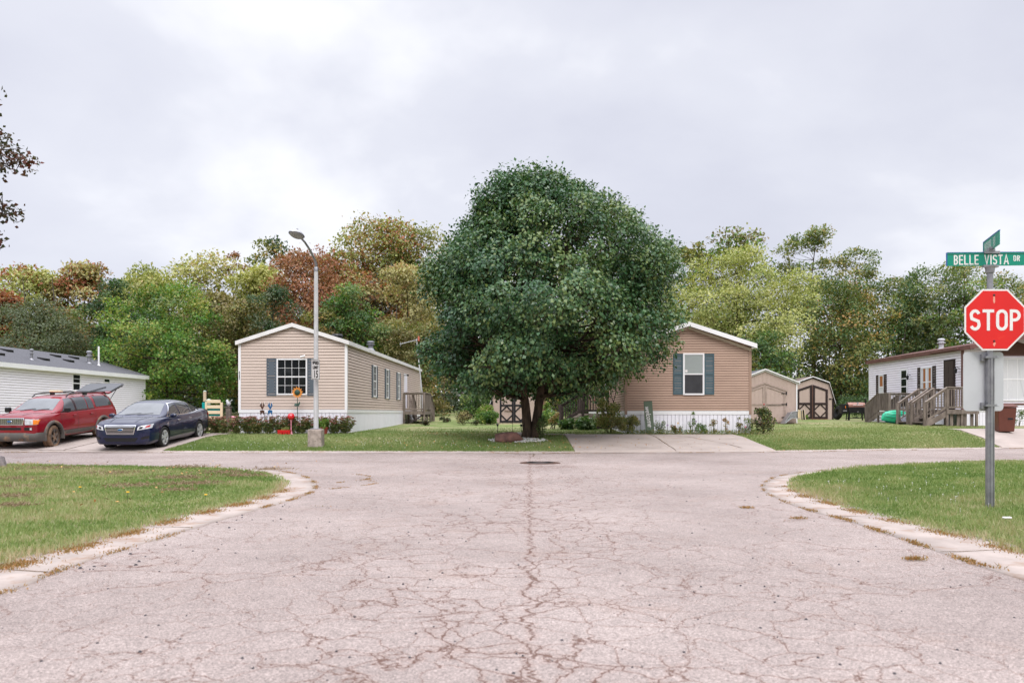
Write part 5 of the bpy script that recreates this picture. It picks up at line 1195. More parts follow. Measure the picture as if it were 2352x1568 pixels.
mb.build('bonnet_crease', M['carred'], t)
for y_ in (.15, .62):
    mb = MB(); strip(mb, bvh, 'top', [(1.14, y_ - .6), (1.05, y_ - .1)], .03, .02); mb.build('wiper', M['black'], t)
for x_ in (1.445, -1.445):
    for y_ in (.80, -.80): wheel(t, x_, y_, .385, .26, M['mudrubber'], M['cladding'], 5, spoke_w=.075, steer=R(9) if x_ > 0 else 0)
mb = MB(); mb.box(-2.3, 1.9, -.6, .6, .30, .45); mb.tube([(-1.445, -.8, .385), (-1.445, .8, .385)], .05, 8); mb.lathe([(0, -.12), (.13, -.08), (.15, 0), (.13, .08), (0, .12)], 12, tf=lambda a, b, c: (-1.445 + a, c, .385 + b)); mb.build('underbody', M['rust'], t)
# raised tailgate
tg = MB(); hinge = Vector((-2.26, 0, 1.72)); up_ = Vector((-.956, 0, .292)).normalized(); nn = Vector((.292, 0, .956))
G = lambda a, y, d: tuple(hinge + up_ * a + Vector((0, y, 0)) + nn * d)
tg.prism([(0, -.66), (.12, -.70), (.95, -.74), (1.12, -.66), (1.12, .66), (.95, .74), (.12, .70), (0, .66)], -.05, .0, lambda a, b, d: G(a, b, d)); go = tg.build('tailgate', M['black'], t, bevel=.01)
mb = MB(); mb.prism([(.0, -.67), (.13, -.705), (.13, .705), (.0, .67)], -.052, .006, lambda a, b, d: G(a, b, d)); mb.build('hinge_cover', M['carred'], go)
mb = MB(); mb.prism([(.14, -.66), (.92, -.70), (1.04, -.62), (1.04, .62), (.92, .70), (.14, .66)], .004, .012, lambda a, b, d: G(a, b, d)); mb.build('rear_window', M['gateglass'], go)
mb = MB(); mb.beam(G(.05, -.1, .03), G(.6, .25, .03), .02, .02); mb.build('wiper', M['black'], go)
mb = MB(); mb.prism([(1.0, -.66), (1.06, -.62), (1.25, -.5), (1.25, .5), (1.06, .62), (1.0, .66)], -.12, -.04, lambda a, b, d: G(a, b, d)); mb.build('tailgate_lip', M['black'], go)
for sg in (-1, 1):
    mb = MB(); mb.tube([(-2.36, sg * .66, 1.45), G(.62, sg * .66, -.04)], .012, 6); mb.build('gas_strut', M['black'], t)
    mb = MB(); q = [(.80, 1.0), (.70, 1.0), (.68, 1.35), (.74, 1.35)]; patch(mb, bvh, 'rear', q if sg > 0 else mquad(q), 2, 6, .012); mb.build('tail_light', M['redlens'], t)
mb = MB(); mb.box(0, .42, 0, .14, 0, .06); o = mb.build('foam_block', M['cream'], None, bevel=.015); o.location = (-16.05, 27.6, 1.975); o.rotation_euler = (R(-3.4), 0, 0); tag(o, 'small pale yellow block lying on the red vehicle\'s roof', 'block')

# ================================================================ sign post
PX, PY = 5.965, 9.94
t = thing('sign_post', 'grey steel post with stop sign, green street name blades and a bare sign back', 'sign', (PX, PY, .03), 0)
mb = MB(); mb.tube([(0, 0, -.1), (0, 0, 3.02)], .036, 16)
mb.box(-.042, -.030, -.028, .028, -.1, 1.92); mb.box(.030, .042, -.028, .028, -.1, 1.92); mb.box(-.014, .014, -.044, -.03, -.1, 1.92); mb.build('post', M['galv'], t)
def octa(r): return [(r * math.cos(R(22.5 + 45 * k)), r * math.sin(R(22.5 + 45 * k))) for k in range(8)]
zc_ = 2.375; xc_ = .032
mb = MB(); mb.prism(octa(.411), -.052, -.048, lambda a, b, d: (xc_ + a, d, zc_ + b)); st = mb.build('stop_sign', M['signwhite'], t)
mb = MB(); mb.prism(octa(.388), -.0545, -.0525, lambda a, b, d: (xc_ + a, d, zc_ + b)); mb.build('red_face', M['red'], st)
def stroke(mb, pts, wd, O, y, mi=0):
    """flat letter stroke of even width with mitred corners, in the x/z plane at depth y"""
    n = len(pts); Lp = []; Rp = []
    for i, p in enumerate(pts):
        a = Vector(pts[max(i - 1, 0)]); b = Vector(pts[min(i + 1, n - 1)]); p = Vector(p)
        if 0 < i < n - 1:
            d1 = (p - a).normalized(); d2 = (b - p).normalized(); n1 = Vector((-d1.y, d1.x)); n2 = Vector((-d2.y, d2.x)); m_ = (n1 + n2).normalized(); k = wd / 2 / max(.5, m_.dot(n1)); off = m_ * k
        else: d1 = (b - a).normalized(); off = Vector((-d1.y, d1.x)) * wd / 2
        Lp.append(p + off); Rp.append(p - off)
    F = [[(O[0] + q.x, y, O[1] + q.y) for q in (l, r)] + [(O[0] + q.x, y + .002, O[1] + q.y) for q in (r, l)] for l, r in zip(Lp, Rp)]
    mb.grid(F, mi, closed=True); mb.add(F[0], [(0, 1, 2, 3)]); mb.add(F[-1], [(3, 2, 1, 0)])
def arc(cx, cy, rx, ry, a0, a1, n=10): return [(cx + rx * math.cos(R(a0 + (a1 - a0) * k / n)), cy + ry * math.sin(R(a0 + (a1 - a0) * k / n))) for k in range(n + 1)]
def glyph(ch, w, hh, s):
    """centre lines of simple road lettering in a w x hh box, stroke s"""
    h2 = s / 2; l, r_, b, t_ = h2, w - h2, h2, hh - h2; q = (hh - s) / 4; rx = (w - s) / 2; cx_ = w / 2; m_ = hh / 2
    g = {'T': [[(0, t_), (w, t_)], [(cx_, t_ - h2), (cx_, 0)]], 'I': [[(cx_, 0), (cx_, hh)]], 'L': [[(l, hh), (l, b), (w, b)]],
         'E': [[(w, t_), (l, t_), (l, b), (w, b)], [(l + h2, m_), (w * .9, m_)]], 'V': [[(h2 * .9, hh), (cx_, 0 + h2 * .6), (w - h2 * .9, hh)]], 'A': [[(h2 * .9, 0), (cx_, hh - h2 * .6), (w - h2 * .9, 0)], [(w * .24, hh * .3), (w * .76, hh * .3)]],
         'O': [arc(cx_, hh - s / 2 - rx, rx, rx, 0, 180) + arc(cx_, s / 2 + rx, rx, rx, 180, 360) + [(w - h2, hh - s / 2 - rx)]],
         'S': [arc(cx_, t_ - q, rx, q, 20, 180) + [(l + rx * .18, m_ + q * .28), (cx_, m_), (r_ - rx * .18, m_ - q * .28)] + arc(cx_, b + q, rx, q, 0, -160)],
         'P': [[(l, 0), (l, t_), (r_ - q, t_)] + arc(r_ - q, t_ - q, q, q, 90, -90)[1:] + [(l + h2, t_ - 2 * q)]],
         'B': [[(l + h2, b), (l, b), (l, t_), (r_ - q, t_)] + arc(r_ - q, t_ - q, q * .95, q, 90, -90)[1:] + [(l + h2, m_)], [(l, b), (r_ - q, b)] + arc(r_ - q, b + q, q, q, -90, 90)[1:] + [(l + h2, m_)]],
         'R': [[(l, 0), (l, t_), (r_ - q, t_)] + arc(r_ - q, t_ - q, q, q, 90, -90)[1:] + [(l + h2, m_)], [(cx_, m_), (r_ - h2 * .2, 0)]],
         'D': [[(l, b), (l, t_), (r_ - rx, t_)] + arc(r_ - rx, t_ - rx, rx, rx, 90, 0)[1:] + arc(r_ - rx, b + rx, rx, rx, 0, -90) + [(l, b)]],
         'M': [[(l, 0), (l, hh * .97), (cx_, hh * .35), (r_, hh * .97), (r_, 0)]], '1': [[(w * .25, hh * .75), (cx_, t_), (cx_, 0)]],
         '5': [[(r_, t_), (l, t_), (l, m_ + h2)] + arc(cx_, b + q * 1.25, rx, q * 1.25, 120, -150)]}
    return g.get(ch, [])
def write(txt, x0, z0, widths, hh, s, y, m, parent, name='letters', gap=.02):
    mb = MB(); x = x0; lay = 0
    for ch in txt:
        w_ = widths.get(ch, widths['*'])
        for k, g in enumerate(glyph(ch, w_, hh, s)): stroke(mb, g, s, (x, z0), y - .0006 * k)
        x += w_ + gap
    return mb.build(name, m, parent)
write('STOP', xc_ - .318, zc_ - .134, {'*': .136, 'T': .142, 'O': .145}, .262, .038, -.0575, M['signwhite'], st, 'letters', gap=.025)
for z in (.305, -.265):
    mb = MB(); mb.lathe([(0, .01), (.009, .006), (.015, 0)], 10, tf=lambda a, b, c: (xc_ * .6 + a, -.056 - c, zc_ + z + b)); mb.build('bolt', M['black'], st)
mb = MB()
for pts_, z in (([(0, 0), (.012, .02), (.010, .085), (-.010, .095), (-.014, .03)], .20), ([(0, 0), (.010, .015), (.022, .05), (.004, .058), (-.016, .035)], -.335)):
    mb.prism([(xc_ * .6 + a, zc_ + z + b) for a, b in pts_], -.0555, -.0548, lambda a, b, d: (a, d, b))
mb.build('worn_streak', mat('worn_sign_streak', (.72, .30, .22), .5), st)
# bare sign facing the other way
mb = MB(); rx, rz, rad = .252, .37, .05; pl = []
for cx_, cz_, a0 in ((rx - rad, rz - rad, 0), (-rx + rad, rz - rad, 90), (-rx + rad, -rz + rad, 180), (rx - rad, -rz + rad, 270)):
    pl += [(cx_ + rad * math.cos(R(a0 + 90 * k / 6)), cz_ + rad * math.sin(R(a0 + 90 * k / 6))) for k in range(7)]
mb.prism(pl, .046, .050, lambda a, b, d: (-.055 + a, d, 1.615 + b)); bk = mb.build('sign_back', M['alum'], t)
for z in (1.90, 1.30):
    mb = MB(); mb.box(-.075, .062, -.046, .046, z, z + .028); mb.box(-.10, -.07, .0, .045, z - .03, z + .05); mb.tube([(.05, -.03, z + .014), (.085, -.03, z + .014)], .009, 6); mb.build('clamp', M['galv'], t)
# street name blades
mb = MB(); mb.box(-.512, .575, -.006, .006, 3.055, 3.218); bl = mb.build('street_name_blade', M['green'], t)
mb = MB(); mb.box(-.514, -.506, -.009, .009, 3.053, 3.22); mb.box(-.506, .575, -.009, .009, 3.2185, 3.225); mb.build('blade_edge', M['signblue'], bl)
mb = MB(); mb.box(-.506, .575, -.008, -.0062, 3.196, 3.202); mb.build('blade_groove', M['dkgreen'], bl)
write('BELLE', -.425, 3.068, {'*': .052}, .122, .0155, -.0085, M['signwhite'], bl, 'letters', gap=.0125)
write('VISTA', -.045, 3.068, {'*': .056, 'I': .017, 'V': .062, 'A': .066}, .122, .0155, -.0085, M['signwhite'], bl, 'letters', gap=.0125)
write('DR', .318, 3.108, {'*': .036}, .070, .011, -.0085, M['signwhite'], bl, 'letters', gap=.010)
bl.rotation_euler = (0, R(-.55), 0)
mb = MB(); mb.lathe([(.036, 2.96), (.05, 2.965), (.055, 3.02), (.062, 3.04)], 16); mb.box(-.09, .10, -.022, .022, 3.035, 3.062); mb.box(-.08, .115, -.022, .022, 3.205, 3.235)
mb.box(-.03, .05, -.03, .03, 3.235, 3.262); mb.box(.0, .028, -.06, .06, 3.255, 3.285); mb.build('bracket', M['galv'], t)
d_ = Vector((5.87 - 6.10, 9.60 - 10.33, 0)).normalized(); c_ = Vector((.03, .02, 0))
mb = MB(); F2 = Fr(c_ - d_ * .36, d_, (d_.y, -d_.x, 0)); mb.box(0, .72, -.005, .005, 3.255, 3.42, tf=F2); b2 = mb.build('street_name_blade', M['green'], t)
mb = MB(); mb.box(-.004, .725, -.008, .008, 3.418, 3.43, tf=F2); mb.box(-.01, -.002, -.008, .008, 3.255, 3.43, tf=F2); mb.build('blade_edge', M['signblue'], b2)
mb = MB()
for i, (a, w_) in enumerate(((.08, .028), (.13, .03), (.185, .03), (.24, .03), (.295, .03), (.35, .028), (.47, .025), (.53, .025))):
    for sd2 in (-1, 1): mb.box(a, a + w_ * .45, min(sd2 * .0055, sd2 * .007), max(sd2 * .0055, sd2 * .007), 3.275, 3.39, tf=F2)
mb.build('worn_letters', M['signwhite'], b2)

# ================================================================ street lamp
LX, LY = -6.47, 26.3; zb = h(LX, LY)
t = thing('street_lamp', 'tall pale street lamp on a square concrete pier with a speed limit plate', 'street lamp', (LX, LY, zb), 0)
mb = MB(); mb.box(-.225, .225, -.225, .225, -.2, .58); mb.build('concrete_base', M['pier'], t, bevel=.02)
mb = MB(); mb.box(-.15, .15, -.15, .15, .582, .61); mb.build('base_plate', M['galv'], t, bevel=.004)
mb = MB(); n = 8; rows = []
for z, r_ in ((.61, .080), (3.2, .072), (5.9, .062)): rows.append([(r_ * math.cos(R(22.5 + 45 * k)) * 1.04, r_ * math.sin(R(22.5 + 45 * k)) * 1.04, z) for k in range(8)])
mb.grid(rows, closed=True); mb.add(rows[-1], [tuple(range(8))]); mb.build('pole', M['lamppole'], t)
mb = MB(); hx, hy, hz = -.22, -1.5, 6.62
mb.tube([(0, 0, 5.85), (0, 0, 6.0), (-.02, -.12, 6.16), (-.08, -.5, 6.40), (-.14, -.9, 6.56), (-.19, -1.25, 6.64)], [.050, .045, .040, .036, .034, .032], 10); mb.lathe([(.068, 5.78), (.072, 5.9), (.05, 5.93)], 10); mb.build('arm', M['galv'], t, smooth=True)
hd = Vector((-.15, -1, .12)).normalized(); sdv = hd.cross(Vector((0, 0, 1))).normalized(); upv = sdv.cross(hd).normalized(); hc = Vector((-.235, -1.50, 6.655))
def HT(a, b, c): return tuple(hc + hd * a + sdv * b + upv * c)
mb = MB(); rows = []
for u in np.linspace(-1, 1, 15):
    wx = .33 * math.sqrt(max(0, 1 - abs(u) ** 2.3)) * .62 + .004; rows.append([HT(u * .36, wx * math.cos(a), max(.0, .13 * math.sqrt(max(0, 1 - u * u)) * math.sin(a)) + (.0 if math.sin(a) > .01 else 0)) for a in np.linspace(0, math.pi, 13)])
mb.grid(rows); ho = mb.build('lamp_head', M['silver'], t, smooth=True)
mb = MB(); rows = []
for u in np.linspace(-1, 1, 15):
    wx = .33 * math.sqrt(max(0, 1 - abs(u) ** 2.3)) * .56 + .003; rows.append([HT(u * .33 + .01, wx * math.cos(a), -.09 * math.sqrt(max(0, 1 - u * u)) * math.sin(a) - .004) for a in np.linspace(0, math.pi, 13)])
mb.grid(rows); mb.build('lens', M['grey'], ho, smooth=True)
mb = MB(); mb.lathe([(0, .10), (.03, .09), (.03, .0)], 10, tf=lambda a, b, c: HT(-.02 + a, b, .12 + c)); mb.tube([HT(-.42, 0, .02), HT(-.25, 0, .03)], .045, 10); mb.build('photocell', M['silver'], ho)
# speed limit plate faces left/right traffic, so it is seen almost edge on
dv = Vector((.96, -.30, 0)).normalized()
sp_ = Fr(Vector((-.015, -.545, 0)), Vector((.36, .933, 0)), Vector((.933, -.36, 0)))
mb = MB(); mb.box(0, .46, -.004, 0, 2.20, 2.86, tf=sp_); pl_ = mb.build('speed_limit_sign', M['signwhite'], t)
mb = MB()
for a0, a1, b0, b1 in ((.015, .445, 2.215, 2.227), (.015, .445, 2.833, 2.845), (.015, .027, 2.227, 2.833), (.433, .445, 2.227, 2.833)): mb.box(a0, a1, .0005, .003, b0, b1, tf=sp_)
mb.build('border', M['black'], pl_)
for txt, sz, zc2, sx in (('SPEED', .135, 2.745, .95), ('LIMIT', .135, 2.595, .95), ('15', .33, 2.37, .85)):
    lettering(txt, sz, sp_(.23, .003, zc2), (.36, .933, 0), (0, 0, 1), M['black'], pl_, 'lettering', off=.006, sx=sx, depth=.001)
for z in (2.3, 2.75):
    mb = MB(); mb.beam((0, -.08, z), (.10, -.25, z), .03, .03); mb.lathe([(.078, z), (.083, z + .005), (.083, z + .02), (.078, z + .025)], 12); mb.build('band', M['rust'], t)

# ================================================================ small things
def T(name, label, cat, x, y, z=None, rz=0, group=None): return thing(name, label, cat, (x, y, h(x, y) if z is None else z), rz, group)
# boulder
def rock(name, label, x, y, z, sx, sy, sz, seed, m, cat='boulder'):
    bm = bmesh.new(); bmesh.ops.create_icosphere(bm, subdivisions=4, radius=1); rg = random.Random(seed); pl = [(Vector((rg.gauss(0, 1), rg.gauss(0, 1), rg.gauss(0, 1))).normalized(), rg.uniform(.66, .92)) for _ in range(16)]
    for v in bm.verts:
        p = v.co.copy()
        for n_, d_ in pl:
            k = p.dot(n_)
            if k > d_: p -= n_ * (k - d_) * .85
        q = p * 3.1; p *= 1 + .025 * math.sin(q.x * 3 + seed) * math.sin(q.y * 2.3) + .015 * math.sin(q.z * 9 + q.x * 7)
        v.co = (p.x * sx, p.y * sy, p.z * sz)
    me = bpy.data.meshes.new(name); bm.to_mesh(me); bm.free(); me.materials.append(m); me.polygons.foreach_set('use_smooth', [True] * len(me.polygons))
    o = link(name, me); o.location = (x, y, z); return tag(o, label, cat)
rock('boulder', 'large reddish brown boulder beside the round tree\'s trunk', -.12, 27.55, .36, .56, .40, .285, 5, M['boulder'])
rock('boulder', 'grey rock at the left edge of the near lawn', -11.22, 17.2, .14, .30, .3, .27, 9, mat('grey_rock', (.22, .19, .19), .9, .2, noise=.3, nscale=5, bump=.6, bscale=20), 'rock')
# white stone bed
rg = random.Random(6); mb = MB()
for i in range(520):
    a = rg.uniform(0, 6.28); rr_ = math.sqrt(rg.random()); x = .22 + 1.05 * rr_ * math.cos(a); y = 27.85 + .62 * rr_ * math.sin(a) * (1.0 if math.sin(a) < 0 else .9); s = rg.uniform(.022, .05)
    if rr_ > .9 and rg.random() < .5: continue
    z = h(x, y) + s * .4; zz_ = rg.uniform(.5, .8); ph = rg.uniform(0, 3)
    vs = [(x + s * math.cos(ph + k * 1.2566) * rg.uniform(.8, 1.2), y + s * math.sin(ph + k * 1.2566) * rg.uniform(.7, 1.1), z - s * .3) for k in range(5)]
    vs += [(x + (p[0] - x) * .6, y + (p[1] - y) * .6, z + s * zz_) for p in vs]
    mb.add(vs, [(9, 8, 7, 6, 5)] + [(k, (k + 1) % 5, (k + 1) % 5 + 5, k + 5) for k in range(5)])
tag(mb.build('white_stones', M['whitestone']), 'ring of white stones around the boulder and tree trunk', 'stones', kind='stuff')
# manhole
t = T('manhole_cover', 'round rusty manhole cover set in the street before the round tree', 'manhole cover', .70, 19.9, .0)
mb = MB(); mb.lathe([(0, .014), (.40, .014), (.41, .004)], 32); mb.build('cover', M['rust'], t)
mb = MB(); mb.lathe([(.425, .004), (.43, .012), (.50, .012), (.51, .002)], 32); mb.build('ring', M['rust'], t)
mb = MB(); mb.lathe([(.15, .014), (.16, .020), (.20, .020), (.21, .014), (.29, .014), (.30, .020), (.34, .020), (.35, .014)], 32); mb.build('grip_rings', M['black'], t)
# sunflower ornament
t = T('sunflower_ornament', 'tall metal sunflower ornament with orange petals in front of the pale tan home', 'garden ornament', -8.35, 31.0)
zc2 = 2.02 - .41 + .0
mb = MB(); mb.tube([(0, 0, 0), (0, 0, zc2)], .014, 6); mb.build('stem', M['dkgreen'], t)
mb = MB()
for k in range(12):
    a = 2 * math.pi * k / 12 + .1; c, s = math.cos(a), math.sin(a); P_ = lambda r_, w_: (r_ * c - w_ * s, zc2 + r_ * s + w_ * c)
    q = [P_(.09, -.035), P_(.15, -.045), P_(.235, .015), P_(.15, .04), P_(.09, .035)]
    mb.add([(x, -.03 - (.02 if i == 2 else 0), z) for i, (x, z) in enumerate(q)], [(0, 1, 2, 3, 4)]); mb.add([(x, -.022 - (.02 if i == 2 else 0), z) for i, (x, z) in enumerate(q)], [(4, 3, 2, 1, 0)])
mb.build('petals', M['orange'], t, recalc=False)
mb = MB(); mb.lathe([(0, .05), (.07, .045), (.105, .02), (.11, 0), (0, 0)], 20, tf=lambda a, b, c: (a, -.03 - c, zc2 + b)); mb.build('centre', M['dkgreen'], t, smooth=True)
mb = MB()
for sg in (-1, 1): mb.add([(0, -.01, 1.1), (sg * .05, -.05, 1.06), (sg * .12, -.06, 1.13 + sg * .03), (sg * .10, -.01, 1.22 + sg * .04), (sg * .03, 0, 1.19)], [(0, 1, 2, 3, 4)])
mb.build('leaves', M['dkgreen'], t)
# butterflies on stakes
t = T('butterfly_ornament', 'pair of metal butterflies on stakes before the white skirting', 'garden ornament', -9.55, 31.0)
mb = MB(); mb.tube([(-.12, 0, 0), (-.08, 0, .8)], .008, 5); mb.tube([(.04, 0, 0), (.02, 0, .8), (-.15, 0, .82)], .008, 5); mb.tube([(.02, 0, .75), (.18, -.02, 1.05)], .008, 5); mb.build('stakes', M['black'], t)
for x, z, m_, s in ((-.16, .93, 'rust', 1), (.15, .93, 'bluepaint', 1)):
    mb = MB()
    for sg in (-1, 1):
        mb.add([(x, -.02, z), (x + sg * .10, -.05, z + .17 * s), (x + sg * .03, -.02, z + .30 * s), (x + sg * .0, -.02, z + .1)], [(0, 1, 2, 3)]); mb.add([(x, -.02, z), (x + sg * .09, -.05, z - .03), (x + sg * .07, -.04, z - .22 * s), (x, -.02, z - .1)], [(0, 1, 2, 3)])
    mb.build('butterfly', M[m_], t)
    for sg in (-1, 1):
        mb = MB(); mb.tube([(x + sg * .06, -.03, z + .17), (x + sg * .09, -.03, z + .33)], .008, 4); mb.build('wing_tip', M['signwhite'], t)
# gazing ball
t = T('gazing_ball', 'glossy red gazing ball on a pink stand among the sedum', 'garden ornament', -8.52, 30.72)
mb = MB(); mb.lathe([(0, .54)] + [(.137 * math.sin(R(a)), .68 - .137 * math.cos(R(a))) for a in range(8, 180, 8)] + [(0, .817)], 24); mb.build('ball', M['redglass'], t, smooth=True)
mb = MB(); mb.lathe([(.08, 0), (.04, .05), (.018, .2), (.018, .45), (.05, .54), (.06, .56)], 14); mb.build('stand', M['pink'], t, smooth=True)
# planters
t = T('planter', 'low red scalloped planter in front of the sedum row', 'planter', -8.75, 30.62)
mb = MB(); mb.prism([(-.23, .09), (.23, .09), (.25, .17), (-.25, .17)], -.09, .09, lambda a, b, d: (a, d, b))
for k in range(5): x = -.2 + k * .1; mb.prism([(x - .03, 0), (x + .03, 0), (x + .045, .09), (x - .045, .09)], -.085, .085, lambda a, b, d: (a, d, b))
mb.build('trough', M['red_plastic'], t)
t2 = T('planter', 'red flower pot with light green plant just right of the lamp pole', 'planter', -7.22, 30.62)
mb = MB(); mb.lathe([(0, 0), (.11, 0), (.15, .24), (.165, .24), (.165, .28), (.14, .28), (.13, .2), (0, .2)], 18); mb.build('pot', mat('dull_red_pot', (.24, .035, .025), .6), t2)
# welcome board
t = T('welcome_board', 'tall sage green board reading welcome, leaning on the brownish tan home', 'sign', 5.31, 30.62, .50)
lean = R(9); t.rotation_euler = (R(-8), R(-3), R(-2))
mb = MB(); mb.box(-.165, .165, 0, .03, -.03, 1.22); mb.build('board', M['sage'], t, bevel=.003)
lettering('welcome', .27, (-.02, -.004, .63), (.08, 0, -1), (1, 0, .08), M['signwhite'], t, 'lettering', shear=.35, sx=.82, depth=.001, off=.002)
mb = MB(); mb.tube([(-.10, -.004, 1.0), (-.06, -.004, .93), (-.06, -.004, .86)], .004, 4); mb.tube([(.03, -.004, .34), (.02, -.004, .22), (.03, -.004, .16)], .004, 4); mb.build('flourish', M['signwhite'], t)
# flag
t = thing('flag', 'drooping striped American flag on a slanted staff at the dark deck', 'flag', (3.36, 37.05, 0))
mb = MB(); mb.tube([(.35, .1, 1.95), (-.02, -.05, 2.45)], .013, 6); mb.build('staff', M['signwhite'], t)
A0 = Vector((0, -.07, 2.42)); rows = []
for i in range(15):
    v = i / 14; p = A0 + Vector((.62 * v ** 1.25, .04 * math.sin(v * 9), -.74 * v ** .9)); r = []
    for j in range(14):
        u = j / 13; wv = .16 + .20 * v; r.append((p.x - .02 + wv * u * (.75 + .2 * v), p.y + .045 * math.sin(u * 12 + v * 4), p.z - wv * u * .55 + .0))
    rows.append(r)
mb = MB()
for i in range(14):
    for j in range(13): mb.add([rows[i][j], rows[i + 1][j], rows[i + 1][j + 1], rows[i][j + 1]], [(0, 1, 2, 3)], 2 if (i < 4 and j > 5) else j % 2)
mb.build('cloth', [M['flagred'], M['flagwhite'], M['flagblue']], t, smooth=True)
# utility box
t = T('utility_box', 'pale green utility pedestal on the lawn right of the round tree\'s trunk', 'utility box', 2.36, 50.0)
mb = MB(); mb.box(-.16, .16, -.12, .12, -.1, .62); mb.build('cabinet', M['palegreen'], t, bevel=.01)
mb = MB(); mb.box(-.18, .18, -.14, .14, .621, .67); mb.build('lid', M['palegreen'], t, bevel=.01)
mb = MB(); mb.box(-.04, .04, -.128, -.121, .40, .50); mb.build('label', M['orange'], t)
t = T('wooden_post', 'brown wooden post behind the right fork of the round tree', 'post', 1.95, 48.5); mb = MB(); mb.box(-.11, .11, -.11, .11, -.2, 3.3); mb.build('post', mat('brown_post', (.16, .09, .06), .8, noise=.3), t, bevel=.01)
mb = MB(); mb.box(-.14, .14, -.14, .14, 3.3, 3.34); mb.build('cap', M['brownmetal'], t)
# solar path lights by the path
gp = None
for i, (x, y, lb) in enumerate(((-.57, 31.6, 'short black path light left of the boulder, beyond the path'), (.36, 31.0, 'short black path light left of the trunk, nearer of the pair'), (.48, 31.7, 'short black path light touching the trunk\'s left outline, farther of the pair'))):
    t = T('path_light', lb, 'path light', x, y, group='black path lights beyond the boulder'); mb = MB(); mb.tube([(0, 0, -.05), (0, 0, .26)], .012, 6); mb.build('stake', M['black'], t)
    mb = MB(); mb.lathe([(0, .26), (.035, .27), (.04, .33), (.07, .335), (.05, .36), (0, .37)], 12); mb.build('lamp', M['black'], t)
# metal stake with tag left of the trunk
t = T('garden_stake', 'thin iron shepherd hook standing between the boulder and the shed', 'garden stake', .02, 30.2); mb = MB(); mb.tube([(0, 0, 0), (0, 0, .62)], .008, 5); mb.build('rod', M['rust'], t)
# grill
t = T('grill', 'black pellet grill with a bronze lid standing beside the far barn shed', 'grill', 21.14, 49.0, .80, R(-4))
X0 = 0
mb = MB(); rows = []
for x in (-.50, .50): rows.append([(x, .27 * math.cos(R(a)) - .0, .80 + .30 * math.sin(R(a))) for a in range(0, 181, 15)])
mb.grid(rows)
for r in rows: mb.add(r, [tuple(range(len(r)))])
mb.build('lid', M['copper'], t, smooth=False)
mb = MB(); mb.box(-.51, .51, -.27, .27, .56, .80); mb.build('firebox', M['black'], t, bevel=.01)
mb = MB(); mb.tube([(-.25, -.27, .93), (-.25, -.33, .93), (.32, -.33, .93), (.32, -.27, .93)], .016, 6); mb.build('lid_handle', M['silver'], t)
mb = MB(); mb.lathe([(0, .02), (.06, .015), (.06, 0)], 14, tf=lambda a, b, c: (.05 + a, -.20 - c, 1.04 + b)); mb.build('thermometer', M['chrome'], t)
mb = MB(); mb.box(-.92, -.54, -.22, .20, .45, .96); mb.box(-.94, -.53, -.24, .22, .961, .99); ho = mb.build('hopper', M['black'], t, bevel=.008)
mb = MB(); mb.box(-.70, -.66, -.235, -.222, .74, .88); mb.build('hopper_tag', M['amber'], ho)
mb = MB(); mb.box(-.82, -.6, -.235, -.222, .56, .61); mb.build('hopper_plate', M['silver'], ho)
mb = MB()
for x in (-.44, .44):
    for y in (-.2, .2): mb.beam((x, y, .56), (x * 1.12, y * 1.1, 0), .13 if y < 0 else .06, .06)
mb.box(-.5, .5, -.22, .22, .10, .14); mb.prism([(-.5, .56), (.5, .56), (.42, .44), (-.42, .44)], -.26, -.24, lambda a, b, d: (a, d, b)); mb.build('legs', M['black'], t)
mb = MB(); mb.tube([(.55, .0, .80), (.60, .0, .9), (.60, 0, 1.24)], .05, 10); mb.lathe([(0, 1.33), (.1, 1.32), (.1, 1.27), (.03, 1.25)], 12, tf=lambda a, b, c: (.60 + a, b, c)); mb.build('chimney', M['black'], t)
mb = MB(); mb.prism([(-.06, .50), (.06, .50), (0, .56)], -.275, -.262, lambda a, b, d: (a + .05, d, b)); mb.build('emblem', M['silver'], t)
# tyre leaning on shed B
t = T('spare_tyre', 'large black tyre leaning between the far barn shed and the grill', 'tyre', 20.65, 50.4, .80); mb = MB()
for k in (0,): mb.lathe([(.24, -.12), (.40, -.14), (.45, -.10), (.46, 0), (.45, .10), (.40, .14), (.24, .12), (.22, 0), (.24, -.12)], 36, tf=lambda a, b, c: (c * .95 + b * .25, a, .46 + b * .95 - c * .2))
mb.build('tyre', M['rubber'], t, smooth=True)
# metal cart by shed A
t = T('wheelbarrow', 'upturned grey metal wheelbarrow tray lying beside the plain beige shed', 'wheelbarrow', 14.62, 40.9, .70)
mb = MB(); mb.add([(-.75, -.3, 0), (-.75, .3, 0), (-.35, -.34, .58), (-.35, .34, .58), (.15, -.36, .66), (.15, .36, .66), (.22, -.36, .34), (.22, .36, .34), (-.42, -.34, .25), (-.42, .34, .25), (-.66, -.3, .0), (-.66, .3, .0)],
                [(0, 1, 3, 2), (2, 3, 5, 4), (4, 5, 7, 6), (6, 7, 9, 8), (8, 9, 11, 10), (0, 2, 4, 6, 8, 10), (1, 3, 5, 7, 9, 11)]); mb.build('tray', M['galv'], t)
mb = MB(); mb.tube([(-.70, -.36, .04), (-.38, -.38, .28), (.22, -.38, .28)], .018, 6); mb.tube([(-.70, -.31, .1), (-.36, -.36, .60), (.15, -.37, .68)], .014, 6); mb.build('frame', M['silver'], t)
tw = thing('towel', 'pale towel with black stripes draped over the grey wheelbarrow', 'towel', (14.62, 40.9, .70)); mb = MB(); rows = []
for i in range(13):
    u = i / 12; rows.append([(-.08 + u * .36 + .06 * v * u, -.40 + .05 * math.sin(u * 14), .70 - .50 * v + .02 * math.sin(u * 9)) for v in np.linspace(0, 1, 6)])
